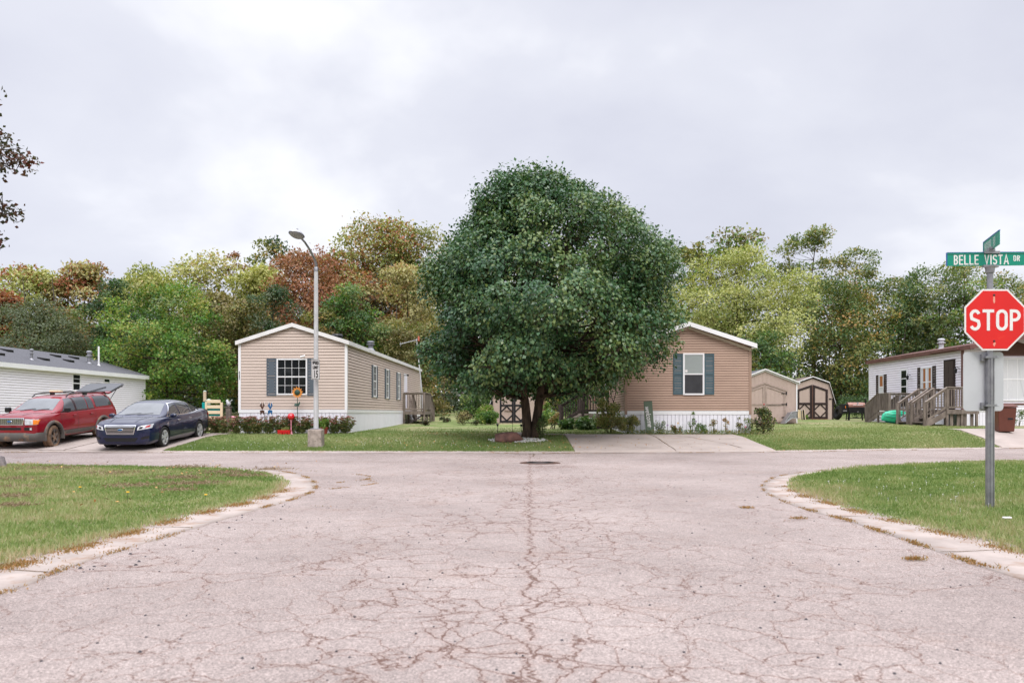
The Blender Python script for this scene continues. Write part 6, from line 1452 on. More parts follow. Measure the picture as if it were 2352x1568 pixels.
for i in range(12):
    for j in range(5): mb.add([rows[i][j], rows[i][j + 1], rows[i + 1][j + 1], rows[i + 1][j]], [(0, 1, 2, 3)], 1 if i in (4, 6, 8, 9) else 0)
mb.build('cloth', [M['cream'], M['black']], tw)
# kayak beneath the lower landing
t = T('kayak', 'bright green and blue kayak lying on its side by the deck steps', 'kayak', 19.22, 39.75, .69, R(12)); mb = MB(); rows = []
for i in range(21):
    u = i / 20 * 2 - 1; k = max(.0, 1 - abs(u) ** 2.2); w_ = .36 * k ** .75 + .005; hh = .40 * k ** .5 + .02
    rows.append([(u * .90, w_ * math.cos(R(a)) * .8, .02 + .20 * u * u * (u < 0) + hh * (1 + math.sin(R(a))) * .78 + (.015 if j_ % 2 else 0)) for j_, a in enumerate(range(-90, 271, 20))])
for i in range(20):
    for j in range(18): mb.add([rows[i][j], rows[i][j + 1], rows[i + 1][j + 1], rows[i + 1][j]], [(0, 1, 2, 3)], 1 if j in (0, 1, 16, 17) else 0)
mb.build('hull', [M['kayakgreen'], M['kayakblue']], t)
mb = MB()
for zz_ in (.45, .62, .78):
    mb.tube([(-.85, -.13, zz_ * .8 + .04), (-.45, -.265, zz_ * .85 - .05), (0, -.29, zz_ * .85 - .04), (.5, -.26, zz_ * .85 - .05)], .012, 5)
mb.build('hull_grooves', M['dkgreen'], t)
# grey cover under stairs
t = T('tarpaulin', 'grey tarpaulin heap behind the deck steps beside the kayak', 'tarpaulin', 19.35, 38.3, .66); mb = MB(); rows = []
for i in range(9):
    u = i / 8 * 2 - 1; rows.append([(.75 * u + .03 * math.sin(a * 5), .6 * math.cos(a) * (1 - .3 * u * u), .62 * math.sin(a) * (1 - .5 * u * u) + .02 * math.sin(a * 9 + i)) for a in np.linspace(0, math.pi, 13)])
mb.grid(rows); mb.build('cover', M['tarp'], t, smooth=True)
# brown bin
t = T('wheelie_bin', 'brown wheeled rubbish bin at the edge of the right hand driveway', 'bin', 18.95, 30.7, None, R(-10))
mb = MB(); mb.add([(-.27, -.28, .04), (.27, -.28, .04), (.27, .30, .04), (-.27, .30, .04), (-.33, -.34, .96), (.33, -.34, .96), (.33, .38, .96), (-.33, .38, .96)], [(0, 3, 2, 1), (4, 5, 6, 7), (0, 1, 5, 4), (1, 2, 6, 5), (2, 3, 7, 6), (3, 0, 4, 7)]); mb.build('bin_body', M['binbrown'], t, bevel=.02)
mb = MB(); mb.box(-.36, .36, -.37, .42, .965, 1.02); mb.add([(-.34, -.35, 1.02), (.34, -.35, 1.02), (.34, .40, 1.02), (-.34, .40, 1.02), (-.26, -.25, 1.09), (.26, -.25, 1.09), (.26, .34, 1.09), (-.26, .34, 1.09)], [(4, 5, 6, 7), (0, 1, 5, 4), (1, 2, 6, 5), (2, 3, 7, 6), (3, 0, 4, 7)]); mb.build('lid', M['binbrown'], t, bevel=.012)
for sg in (-1, 1):
    mb = MB(); mb.lathe([(0, .03), (.12, .03), (.13, 0), (.12, -.03), (0, -.03)], 18, tf=lambda a, b, c: (sg * .30 + c, .36 + a, .13 + b)); mb.build('wheel', M['rubber'], t)
mb = MB(); mb.box(.02, .20, -.325, -.30, .50, .56); mb.tube([(-.3, .44, .95), (.3, .44, .95)], .02, 8); mb.build('handle', M['blacktrim'], t)
# play panel and oddments left of home 1
t = T('play_climber', 'cream and teal plastic play climber beside the pale tan home', 'play equipment', -13.05, 34.5)
mb = MB(); mb.box(-.36, -.24, -.05, .05, -.05, 1.22); mb.build('side_bar', M['teal'], t, bevel=.01)
mb = MB(); mb.box(-.24, -.16, -.04, .04, 0, 1.25); mb.box(.42, .52, -.04, .04, 0, 1.22)
for k in range(6): z = .02 + k * .235; mb.box(-.16, .42, -.035, .035, z, z + .14)
mb.build('rung_panel', M['cream'], t, bevel=.008)
mb = MB(); mb.box(-.16, .42, .05, .07, .1, 1.1); mb.build('back_slide', M['teal'], t)
t = T('play_slide', 'small pink plastic slide next to the cream play climber', 'play equipment', -12.2, 33.9); mb = MB()
rows = [[(-.55 + 1.1 * u, y, .12 + .45 * math.sin(u * 2.4) + (.08 if abs(y) > .2 else 0)) for y in (-.24, -.22, -.12, .12, .22, .24)] for u in np.linspace(0, 1, 9)]; mb.grid(rows); mb.build('slide', M['pink'], t, smooth=True)
mb = MB(); mb.box(.3, .5, -.2, .2, 0, .38); mb.build('support', M['pink'], t)
t = T('wooden_post', 'brown timber post against the left corner of the pale tan home', 'post', -11.35, 31.9); mb = MB(); mb.box(-.09, .09, -.09, .09, -.1, 1.02); mb.build('post', M['wood'], t, bevel=.01)
mb = MB(); mb.box(-.12, .12, -.12, .12, 1.02, 1.05); mb.build('cap', M['wood'], t)
t = thing('ornament', 'small white bird shaped ornament on the timber post', 'garden ornament', (-11.35, 31.9, h(-11.35, 31.9) + 1.05)); mb = MB()
mb.lathe([(0, 0), (.04, .02), (.08, .08), (.09, .15), (.05, .22), (.04, .26), (0, .29)], 12, tf=lambda a, b, c: (a - .05 * (c > .2), b, c)); mb.beam((-.05, 0, .24), (-.12, 0, .23), .02, .02); mb.beam((.04, 0, .17), (.15, 0, .27), .07, .02); mb.build('bird', M['alum'], t, smooth=True)
t = T('bird_feeder', 'tube bird feeder hanging on a thin black pole behind the blue sedan', 'bird feeder', -13.9, 36.3); mb = MB(); mb.tube([(0, 0, -.1), (0, 0, 1.95), (-.06, 0, 2.02), (-.12, 0, 1.95)], .012, 6); mb.build('pole', M['black'], t)
mb = MB(); mb.lathe([(0, 1.72), (.07, 1.72), (.07, 1.28), (0, 1.28)], 12, tf=lambda a, b, c: (-.10 + a, b, c)); mb.build('seed_tube', M['paleblue'], t)
mb = MB(); mb.lathe([(0, 1.40), (.07, 1.38), (.16, 1.30), (.07, 1.29), (.07, 1.14), (.1, 1.13), (0, 1.12)], 12, tf=lambda a, b, c: (.08 + a, b, c)); mb.lathe([(0, 1.78), (.06, 1.76), (.08, 1.72)], 10, tf=lambda a, b, c: (-.10 + a, b, c)); mb.lathe([(0, .99), (.13, 1.0), (.13, 1.03), (0, 1.03)], 12, tf=lambda a, b, c: (-.02 + a, b, c)); mb.build('tray', M['palegreen'], t)
# antenna by home 1 deck
t = thing('antenna', 'white and red roof antenna on a leaning mast by the pale tan home\'s deck', 'antenna', (-5.32, 47.3, .6)); mb = MB(); mb.tube([(0, 0, 0), (-.02, 0, 1.8), (-.35, 0, 5.05)], .035, 8); mb.build('mast', M['lamppole'], t)
mb = MB(); mb.tube([(-1.35, 0, 4.72), (-.2, 0, 5.02)], .022, 6)
for u in np.linspace(0, 1, 7): mb.beam((-1.3 + 1.0 * u, -.35, 4.74 + .26 * u), (-1.3 + 1.0 * u, .35, 4.74 + .26 * u), .014, .014)
mb.beam((-1.3, 0, 4.6), (-1.3, 0, 4.85), .014, .014); mb.build('boom', M['lamppole'], t)
mb = MB(); mb.box(-.26, -.18, -.08, .08, 4.92, 5.2); mb.build('reflector', mat('faded_red', (.5, .12, .07), .6), t)
# hose reel / bracket on home 2 side
t = T('hose', 'dark hose loop hanging by the brownish tan home\'s left wall', 'hose', 4.37, 33.4, 0); mb = MB()
mb.tube([(0, 0, 1.3)] + [(-.12 - .12 * math.cos(R(a)), 0, 2.2 + .35 * math.sin(R(a)) - .2 * (a > 180)) for a in range(-20, 200, 20)] + [(-.25, .02, 1.1)], .014, 6); mb.build('hose_loop', M['blacktrim'], t)
t = T('hoop', 'small black half hoop lying in the grass left of the dark deck', 'hoop', 2.1, 37.4); mb = MB(); mb.tube([(.28 * math.cos(R(a)), 0, .22 * math.sin(R(a))) for a in range(0, 181, 12)], .025, 6); mb.build('hoop', M['rubber'], t)
# white litter on right lawn
o = MB().box(-.05, .04, -.02, .02, 0, .02).build('paper_scrap', M['paleblue'] if False else M['signwhite'], None, bevel=.006); o.location = (5.35, 8.6, .11); tag(o, 'crumpled white paper scrap in the grass left of the sign post\'s foot', 'litter')
# ================================================================ trees
def clump_tree(seed, trunk_r, height, crown_lo, rfun, cx, cy, n_leaf, leaf, mats, n_clump=60, clump_r=(.8, 1.5), trunks=None, fill=.35, mixw=None, droop=0.0, aspect=1.0, wr=.62, tint_sp=.35, fine=0.0, squash=.8, tint_x=0.0, cap=.55):
    """returns (wood MB, crown mesh). rfun(zrel 0..1, azimuth) -> radius; crown centre offset cx, cy"""
    rng = np.random.default_rng(seed); rg = random.Random(seed); H_ = height; cl = []
    tries = 0
    while len(cl) < n_clump and tries < 9000:
        tries += 1
        zr = rg.random(); a = rg.uniform(0, 2 * math.pi); R_ = rfun(zr, a)
        cr = rg.uniform(*clump_r)
        k = 1 - rg.random() ** 2 * fill * 2 if rg.random() < .8 else rg.random() ** .5
        rad = max(0, (R_ - cr * .55)) * min(1, max(0, k)); z = crown_lo + (H_ - crown_lo) * zr
        z = min(z, H_ - cr * .45); z = max(z, crown_lo + cr * .35)
        c = (cx + rad * math.cos(a), cy + rad * math.sin(a) * aspect, z)
        if all((c[0] - q[0]) ** 2 + (c[1] - q[1]) ** 2 + (c[2] - q[2]) ** 2 > (min(cr, q[3]) * .55) ** 2 for q in cl): cl.append((*c, cr))
    # wood
    mb = MB(); mids = []
    for (bx, by, tr, pts) in (trunks or [(0, 0, trunk_r, None)]):
        if pts is None:
            pts = [(bx, by, -.3), (bx + rg.uniform(-.1, .1), by, crown_lo * .5), (bx + cx * .3 + rg.uniform(-.2, .2), by + cy * .3, crown_lo + (H_ - crown_lo) * .25), (bx + cx * .8 + rg.uniform(-.4, .4), by + cy * .8, crown_lo + (H_ - crown_lo) * .60), (cx, cy, crown_lo + (H_ - crown_lo) * .88)]
        n = len(pts); rad_ = [tr * 1.35] + [tr * (1 - .85 * i / (n - 1)) for i in range(1, n)]; mb.tube(pts, rad_, 9)
        for i in range(12):
            f = .22 + .76 * i / 11; s = f * (n - 1); i0 = min(int(s), n - 2); f2 = s - i0; p = Vector(pts[i0]).lerp(Vector(pts[i0 + 1]), f2); mids.append((p, tr * (1 - .85 * f)))
    limbs = MB()
    for c in cl:
        C = Vector(c[:3]); best = min(mids, key=lambda q: (q[0] - C).length + (5 if q[0].z > C.z - .2 else 0)); p, r_ = best
        m_ = p.lerp(C, .5) + Vector((rg.uniform(-.15, .15), rg.uniform(-.15, .15), -.12 * (C - p).length * .5)); rr_ = min(r_ * .55, .018 + .018 * (C - p).length)
        limbs.tube([p, m_, C], [rr_, rr_ * .6, rr_ * .22], 5, cap=False)
        for _ in range(3):
            d = Vector((rg.gauss(0, 1), rg.gauss(0, 1), rg.gauss(.3, .8))).normalized() * c[3] * .95; limbs.tube([C - d * .1, C + d], [rr_ * .35, rr_ * .08], 4, cap=False)
    # leaves
    C = np.array([c[:3] for c in cl]); CR = np.array([c[3] for c in cl]); wgt = CR ** 2 * rng.uniform(.75, 1.25, len(CR)); wgt /= wgt.sum()
    ci = rng.choice(len(cl), n_leaf, p=wgt); d = rdir(rng, n_leaf); d[:, 2] = np.where(rng.random(n_leaf) < cap, np.abs(d[:, 2]), d[:, 2]); rad = CR[ci] * (rng.random(n_leaf) ** .33) * (1 + rng.normal(0, .10, n_leaf)); rad = np.where(rng.random(n_leaf) < wr, np.maximum(rad, CR[ci] * .72), rad)
    lump = 1 + .22 * np.sin(d[:, 0] * 5 + ci) * np.sin(d[:, 1] * 6 + ci * 2) ; rad *= lump
    P = C[ci] + d * rad[:, None] * np.array([1, 1, squash])
    out = P - np.array([cx, cy, crown_lo + (H_ - crown_lo) * .4]); out /= np.linalg.norm(out, axis=1, keepdims=True) + 1e-6
    D = rdir(rng, n_leaf) * .8 + out * .5 + np.array([0, 0, -droop]); U = out + d * .6 + rdir(rng, n_leaf) * .55 + np.array([0, 0, .5])
    sz = leaf * rng.uniform(.6, 1.25, n_leaf)
    ct = rng.normal(.5, tint_sp * .5, len(cl)) + tint_x * (np.array([c[0] for c in cl]) - cx); tint = ct[ci] + rng.normal(0, tint_sp * .55, n_leaf)
    mi = None
    if len(mats) > 1:
        cm = rng.choice(len(mats), len(cl), p=mixw); mi = np.where(rng.random(n_leaf) < .70, cm[ci], rng.choice(len(mats), n_leaf, p=mixw))
    me = leaf_mesh('crown', P, D, U, sz, sz * rng.uniform(.55, .85, n_leaf), tint, mats, mi)
    return mb, limbs, me
def plant_tree(name, label, x, y, z, bark=None, group=None, cat='tree', **k):
    t = thing(name, label, cat, (x, y, z), 0, group); a, b, me = clump_tree(**k)
    a.build('trunk', bark or M['bark'], t, smooth=True); b.build('limbs', bark or M['bark'], t, smooth=True); link('crown', me, t); return t
def round_fn(R_, p=.75, top=.42, seed=0, amp=.12, pw=.6):
    rg = random.Random(seed); ph = [rg.uniform(0, 6.28) for _ in range(4)]
    def f(zr, a):
        k = max(0.0, 1 - abs((zr - top) / (1 - top if zr > top else top * 1.25)) ** 2.2) ** pw
        return R_ * k * (1 + amp * math.sin(2 * a + ph[0]) + amp * .7 * math.sin(3 * a + ph[1] + zr * 3))
    return f
# ---------------- the big round tree
TX, TY = .72, 28.6; tz = h(TX, TY)
PZ = [(0.0, 2.2, 1.4), (.042, 3.3, 2.9), (.14, 4.05, 4.6), (.24, 4.05, 5.2), (.40, 3.7, 5.45), (.596, 3.4, 5.1), (.695, 2.95, 4.6), (.794, 2.45, 3.75), (.85, 2.1, 2.95), (.913, 1.75, 2.3), (.96, 1.4, 1.6), (1.0, .8, 1.1)]
def pear(zr, a):
    l_ = np.interp(zr, [p[0] for p in PZ], [p[1] for p in PZ]); r_ = np.interp(zr, [p[0] for p in PZ], [p[2] for p in PZ]); c = math.cos(a)
    k = (l_ * (1 - c) + r_ * (1 + c)) / 2
    return k * (1 + .05 * math.sin(5 * a + zr * 9) + .07 * math.sin(13 * zr + 2 * a) + .05 * math.sin(23 * zr - 3 * a))
t = thing('tree', 'large round dark green tree with a forked trunk on the lawn before the street', 'tree', (TX, TY, tz))
a, b, me = clump_tree(seed=11, trunk_r=.17, height=9.28, crown_lo=1.72, rfun=pear, cx=0, cy=.2, n_leaf=128000, leaf=.132, mats=[L['pear']], n_clump=400, clump_r=(.36, .95),
    trunks=[(0, 0, .215, [(-.17, 0, -.25), (-.17, 0, .3), (-.24, 0, 1.2), (-.42, 0, 2.4), (-.5, .2, 4.2), (-.3, .2, 6.3), (-.4, .2, 8.6)]), (0, 0, .21, [(.13, .05, -.25), (.12, .05, .35), (.26, .05, 1.3), (.42, .1, 2.4), (1.0, .1, 4.2), (1.2, .1, 6.0), (1.3, .1, 8.2)]), (0, 0, .1, [(.2, .1, 1.2), (.9, .7, 2.6), (2.2, 1.0, 4.0), (3.0, .9, 5.6)]), (0, 0, .1, [(-.3, .1, 1.4), (-1.2, -.6, 2.6), (-2.4, -.6, 4.0), (-2.9, -.3, 5.4)])],
    fill=.16, droop=.55, wr=.75, tint_sp=.42, tint_x=.035, cap=.45, squash=.85)
a.build('trunk', M['bark'], t, smooth=True); b.build('limbs', M['bark'], t, smooth=True)
link('crown', me, t)
# upright shoots give the outline its spikes
rng = np.random.default_rng(3); rg = random.Random(8); P_, D_ = [], []; sh = MB()
for i in range(420):
    zr = rg.uniform(.35, .96); an = rg.uniform(0, 6.28); R_ = pear(zr, an); base = Vector(((R_ - .3) * math.cos(an), .2 + (R_ - .3) * math.sin(an), 1.65 + 7.85 * zr - .3)); ln_ = rg.uniform(.3, .75)
    d = Vector((math.cos(an) * .45, math.sin(an) * .45, 1)).normalized(); tip = base + d * ln_; sh.tube([base, tip], [.008, .003], 3, cap=False)
    for k in range(16):
        q = base + d * ln_ * (k / 15); P_.append(tuple(q)); D_.append((rg.gauss(0, .6), rg.gauss(0, .6), rg.gauss(.2, .4)))
P_ = np.array(P_); D_ = np.array(D_); n = len(P_); s_ = rng.uniform(.07, .12, n)
link('crown_shoots', leaf_mesh('crown_shoots', P_, D_, rdir(rng, n) + np.array([0, 0, .5]), s_, s_ * .7, rng.normal(.45, .25, n), L['pear']), t); tag(sh.build('twigs', M['bark'], t), kind='stuff')
# ivy clump at the right foot of the trunk
def shrub(name, label, x, y, w_, hh, n, leaf, mats, seed, group=None, cat='shrub', z=None, stems=7, mixw=None, depth=None, droop=0.0, tint_sp=.3, loose=False):
    rng = np.random.default_rng(seed); rg = random.Random(seed); t = thing(name, label, cat, (x, y, h(x, y) if z is None else z), 0, group); dp = depth or w_
    k = max(4, int(9 * w_)); cl = []
    for i in range(k * 2): a = rg.uniform(0, 6.28); r_ = math.sqrt(rg.random()); cl.append((w_ * .36 * r_ * math.cos(a), dp * .36 * r_ * math.sin(a), hh * rg.uniform(.22, .82), rg.uniform(.14, .24) * min(w_, hh) * (1.15 if not loose else .8)))
    st = MB()
    for i in range(stems): c = cl[i % len(cl)]; st.tube([(c[0] * .2, c[1] * .2, 0), (c[0] * .7, c[1] * .7, c[2] * .6), (c[0], c[1], c[2] + .1 * hh)], [.012, .008, .003], 4)
    st.build('stems', M['stem'], t)
    C = np.array([c[:3] for c in cl]); CR = np.array([c[3] for c in cl]); ci = rng.integers(0, len(cl), n); d = rdir(rng, n); rad = CR[ci] * rng.random(n) ** .4 * 1.15
    P = C[ci] + d * rad[:, None]; P[:, 2] = np.clip(P[:, 2], .01, None); D = d * .6 + rdir(rng, n) * .7 + np.array([0, 0, .25 - droop]); U = d + np.array([0, 0, .6]) + rdir(rng, n) * .4; sz = leaf * rng.uniform(.6, 1.3, n)
    ct = rng.normal(.5, tint_sp * .4, len(cl)); mi = None
    if len(mats) > 1: mi = rng.choice(len(mats), n, p=mixw)
    link('foliage', leaf_mesh('foliage', P, D, U, sz, sz * rng.uniform(.4, .7, n), ct[ci] + rng.normal(0, tint_sp * .6, n), mats, mi), t); return t
shrub('ivy_shoots', 'leafy green shoots growing at the right foot of the round tree', TX + .38, TY - .12, .55, .85, 900, .055, [L['mid']], 3, cat='shoots')
# ---------------- branch tree off the left edge
plant_tree('tree', 'thin dark leafed tree whose branches reach in at the upper left edge', -13.3, 17.0, .1, seed=21, trunk_r=.2, height=9.1, crown_lo=4.3, rfun=round_fn(2.5, top=.5, seed=3, amp=.06), cx=0, cy=0, n_leaf=17000, leaf=.11, mats=[mat_ for mat_ in (L['plum'],)], n_clump=190, clump_r=(.30, .65), fill=.25, wr=.1, squash=.55)
# ---------------- the wood behind: every tree of its own
HZ = 948.0
def wood(label, px, top, wpx, Y, pal, seed, base=None, n=9000, leaf=.33, lo=.12, name='tree', wr=.55, p_top=.5, amp=.14, cr=None, nc=None, trunk=.16, mixw=None, tint_sp=.4, bark=None, squash=.8):
    """px, top, wpx: crown centre, top and width as seen in a 2352 px wide frame from the road, at distance Y"""
    s = FP / Y; X = (px - 1176) / s; zt = EYE + (HZ - top) / s; R_ = wpx / s / 2; zg = h(X, Y); H_ = zt - zg
    cr = cr or (R_ * .22, R_ * .42)
    return plant_tree(name, label, X, Y, zg, bark=bark, group=None, seed=seed, trunk_r=trunk, height=H_, crown_lo=H_ * lo, rfun=round_fn(R_, top=p_top, seed=seed, amp=amp, pw=.42), cx=0, cy=0, n_leaf=n, leaf=leaf, mats=[L[q] for q in pal], n_clump=nc or 60, clump_r=cr, fill=.45, mixw=mixw, wr=wr, tint_sp=tint_sp, squash=squash)
W = [
 ('yellowish tree at the far left edge of the wood, above the grey roof', 55, 632, 190, 78, ['yellowgreen', 'rust'], [.8, .2], {}),
 ('low rusty tree low at the left edge, above the white home\'s roof', 8, 690, 120, 70, ['rust', 'rustred'], [.6, .4], {}),
 ('rust brown tree in the left wood, right of the grey roof\'s vents', 195, 622, 150, 80, ['rust', 'khaki'], [.65, .35], {}),
 ('grey green soft round tree just behind the grey shingle roof', 92, 698, 165, 60, ['greygreen'], None, dict(leaf=.16, n=16000, wr=.5, tint_sp=.3, lo=.1)),
 ('dark green narrow tree behind the right end of the grey roof', 268, 658, 120, 63, ['dark', 'mid'], [.6, .4], dict(leaf=.2, n=12000)),
 ('pale yellow green tree topping the wood above the narrow dark green tree', 335, 626, 150, 82, ['yellowgreen', 'khaki'], [.7, .3], {}),
 ('bright green broad tree between the white and the pale tan home', 388, 668, 262, 55, ['bright', 'mid'], [.8, .2], dict(leaf=.19, n=26000, nc=110, lo=.02, tint_sp=.45, p_top=.42, cr=(.6, 1.3))),
 ('yellow green tree above the bright green broad tree', 470, 606, 210, 80, ['yellowgreen', 'khaki'], [.7, .3], dict(n=12000)),
 ('small red brown crown sticking out above the wood, left of the lamp', 541, 576, 62, 84, ['rustred', 'plum'], [.6, .4], dict(n=2600, leaf=.24, nc=24, lo=.4)),
 ('sparse olive tree rising above the wood just left of the street lamp', 622, 560, 110, 86, ['olive', 'dark'], [.7, .3], dict(n=5200, nc=40, wr=.3)),
 ('orange brown small tree between the bright green tree and the yellow green one', 505, 690, 150, 68, ['brownolive', 'khaki'], [.6, .4], dict(n=10000)),
 ('yellow green tree directly behind the street lamp\'s pole, below the lamp head', 600, 622, 150, 78, ['yellowgreen'], None, {}),
 ('rusty red spreading tree behind the street lamp pole', 705, 598, 190, 68, ['rustred', 'rust'], [.7, .3], dict(n=13000, lo=.42, leaf=.24, wr=.35)),
 ('brown olive tree rising from behind the left slope of the pale tan home\'s roof', 560, 700, 150, 60, ['brownolive', 'olive'], [.6, .4], dict(n=12000, leaf=.22, lo=.05)),
 ('bluish dark green small tree just left of the pale tan home\'s roof peak', 632, 670, 110, 58, ['dark', 'greygreen'], [.6, .4], dict(n=8000, leaf=.2)),
 ('tall olive and rust tree, highest of the wood left of the round tree', 885, 524, 225, 82, ['olive', 'yellowgreen', 'rust'], [.5, .22, .28], dict(n=30000, nc=150, lo=.1, amp=.14, leaf=.32)),
 ('yellow green tree between the lamp head and the tall olive tree', 785, 562, 150, 80, ['yellowgreen', 'olive', 'rust'], [.5, .3, .2], dict(n=9000)),
 ('dark branching rust tree low beneath the tall olive tree', 845, 640, 200, 74, ['rust', 'plum', 'khaki'], [.5, .2, .3], dict(n=8500, lo=.35, wr=.3)),
 ('dense green maple rising over the pale tan home\'s right roof slope', 812, 664, 150, 57, ['mid', 'bright'], [.75, .25], dict(n=15000, leaf=.2, lo=.05, tint_sp=.45)),
 ('khaki leaved tree between the dense green maple and the round tree', 935, 622, 165, 62, ['khaki', 'brownolive'], [.65, .35], dict(n=15000, leaf=.2, lo=.05)),
 ('green tree behind the lamp pole at the home\'s roof line', 740, 712, 110, 56, ['olive', 'brownolive'], [.5, .5], dict(n=9000, leaf=.2, lo=.05)),
 ('brownish tree low behind the pale tan home\'s deck', 960, 745, 150, 57, ['brownolive', 'olive'], [.6, .4], dict(n=12000, leaf=.2, lo=.02)),
 ('olive tree hidden mostly behind the left half of the round tree', 985, 540, 200, 80, ['olive', 'khaki'], [.6, .4], dict(n=9000)),
 ('green tree mostly behind the middle of the round tree', 1230, 600, 260, 78, ['mid', 'olive'], [.6, .4], dict(n=9000)),
 ('green tree mostly behind the right part of the round tree', 1430, 600, 260, 76, ['mid', 'olive'], [.6, .4], dict(n=9000)),
 ('small dark crown peeking over the wood right of the round tree', 1592, 566, 100, 80, ['mid', 'olive'], [.6, .4], dict(n=4500, nc=36)),
 ('broad pale yellow green tree behind the brownish tan home\'s roof', 1690, 586, 300, 60, ['paleyg', 'yellowgreen'], [.75, .25], dict(n=34000, leaf=.19, nc=150, lo=.05, cr=(.7, 1.6), p_top=.5, tint_sp=.4)),
 ('orange tinged green tree top above the broad pale yellow green tree', 1700, 548, 190, 78, ['bright', 'brownolive'], [.55, .45], dict(n=11000, nc=70, tint_sp=.5)),
 ('green shrubby tree behind the plain beige shed\'s roof', 1760, 770, 130, 54, ['mid', 'bright'], [.7, .3], dict(n=9000, leaf=.18, lo=.02)),
 ('tall airy tree with an ivy covered trunk right of the broad pale tree', 1872, 540, 170, 74, ['airy', 'olive'], [.75, .25], dict(n=10500, nc=80, lo=.3, wr=.25, amp=.22, leaf=.25, trunk=.22, cr=(.6, 1.3))),
 ('airy leaning tree right of the tallest ivy covered one', 1970, 582, 110, 72, ['airy', 'olive'], [.75, .25], dict(n=5600, nc=50, lo=.35, wr=.25, leaf=.25, trunk=.18, cr=(.5, 1.1))),
 ('bushy olive tree behind the gap between the sheds and the white home', 1930, 655, 200, 66, ['olive', 'mid'], [.55, .45], dict(n=15000, leaf=.22, nc=80, lo=.12)),
 ('dull green tree beyond the grill', 2040, 655, 170, 72, ['mid', 'olive'], [.6, .4], dict(n=12000, leaf=.24, lo=.2)),
 ('dark evergreen like crown above the white home\'s far end', 2098, 640, 80, 76, ['dark', 'mid'], [.7, .3], dict(n=6500, leaf=.24, lo=.2)),
 ('green tree above the white home\'s roof vent', 2160, 615, 150, 68, ['mid', 'airy'], [.5, .5], dict(n=13000, leaf=.22, lo=.2, nc=80)),
 ('loose yellow green tree just left of the sign post', 2215, 604, 130, 64, ['airy', 'bright'], [.7, .3], dict(n=9500, leaf=.2, lo=.25, wr=.3)),
 ('green tree behind the stop sign', 2310, 640, 170, 66, ['mid', 'olive'], [.6, .4], dict(n=9000, leaf=.22, lo=.2)),
 ('small crown at the right edge of the wood beside the stop sign', 2370, 668, 110, 60, ['olive', 'airy'], [.6, .4], dict(n=5000, leaf=.2)),
 ('dull green tree filling in behind the left end of the wood', 150, 720, 220, 66, ['mid', 'brownolive'], [.5, .5], dict(n=9000, leaf=.22, lo=.02)),
 ('brown olive tree low behind the brownish tan home\'s left wall', 1330, 760, 240, 60, ['olive', 'mid'], [.5, .5], dict(n=7000, leaf=.22, lo=.02)),
]
for i, (lb, px, top, wp, Y, pal, mw, kw) in enumerate(W):
    wood(lb, px, top - 6, wp * 1.2, Y, pal, 100 + i, mixw=mw, **{**dict(n=17000), **kw})
# unseen tree copies added behind the viewpoint to darken reflections and low sky
srcs = [o for o in COL.objects if o.type == 'EMPTY' and o.get('category') == 'tree' and o.name.startswith('tree')][4:12]
for i in range(11):
    o = dup(srcs[i % len(srcs)], (-66 + 13 * i + (i % 3) * 2, -34 - (i * 7 % 5) * 3, -.1), i * 1.3, 'tree standing behind the viewpoint on the near side of the street', (1.15, 1.15, 1.0)); o['group'] = 'trees added unseen behind the viewpoint'
for i in range(14):
    sg = -1 if i % 2 else 1; x_ = sg * (58 + 6.5 * (i // 2)); y_ = 66 + (i * 5 % 4) * 4
    o = dup(srcs[(i * 3) % len(srcs)], (x_, y_, h(x_, y_)), i * .9, 'tree of the wood standing outside the picture to either side'); o['group'] = 'trees of the wood outside the picture'
# understory: the wood's lower edge, one mass of undergrowth
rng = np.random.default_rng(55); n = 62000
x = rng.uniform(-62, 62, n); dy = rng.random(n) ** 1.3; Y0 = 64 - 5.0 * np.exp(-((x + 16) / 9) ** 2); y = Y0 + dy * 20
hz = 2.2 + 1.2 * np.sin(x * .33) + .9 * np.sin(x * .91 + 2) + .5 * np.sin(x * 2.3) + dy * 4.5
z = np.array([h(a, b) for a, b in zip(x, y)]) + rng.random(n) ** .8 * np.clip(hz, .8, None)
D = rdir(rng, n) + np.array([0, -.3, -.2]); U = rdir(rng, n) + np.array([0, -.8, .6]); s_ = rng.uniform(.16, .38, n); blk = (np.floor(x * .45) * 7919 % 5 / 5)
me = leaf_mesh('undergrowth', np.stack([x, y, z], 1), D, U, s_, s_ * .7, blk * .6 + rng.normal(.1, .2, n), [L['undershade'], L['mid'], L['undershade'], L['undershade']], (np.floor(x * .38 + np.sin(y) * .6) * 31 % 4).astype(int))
tag(link('undergrowth', me), 'dark tangled undergrowth along the foot of the wood', 'undergrowth', kind='stuff')
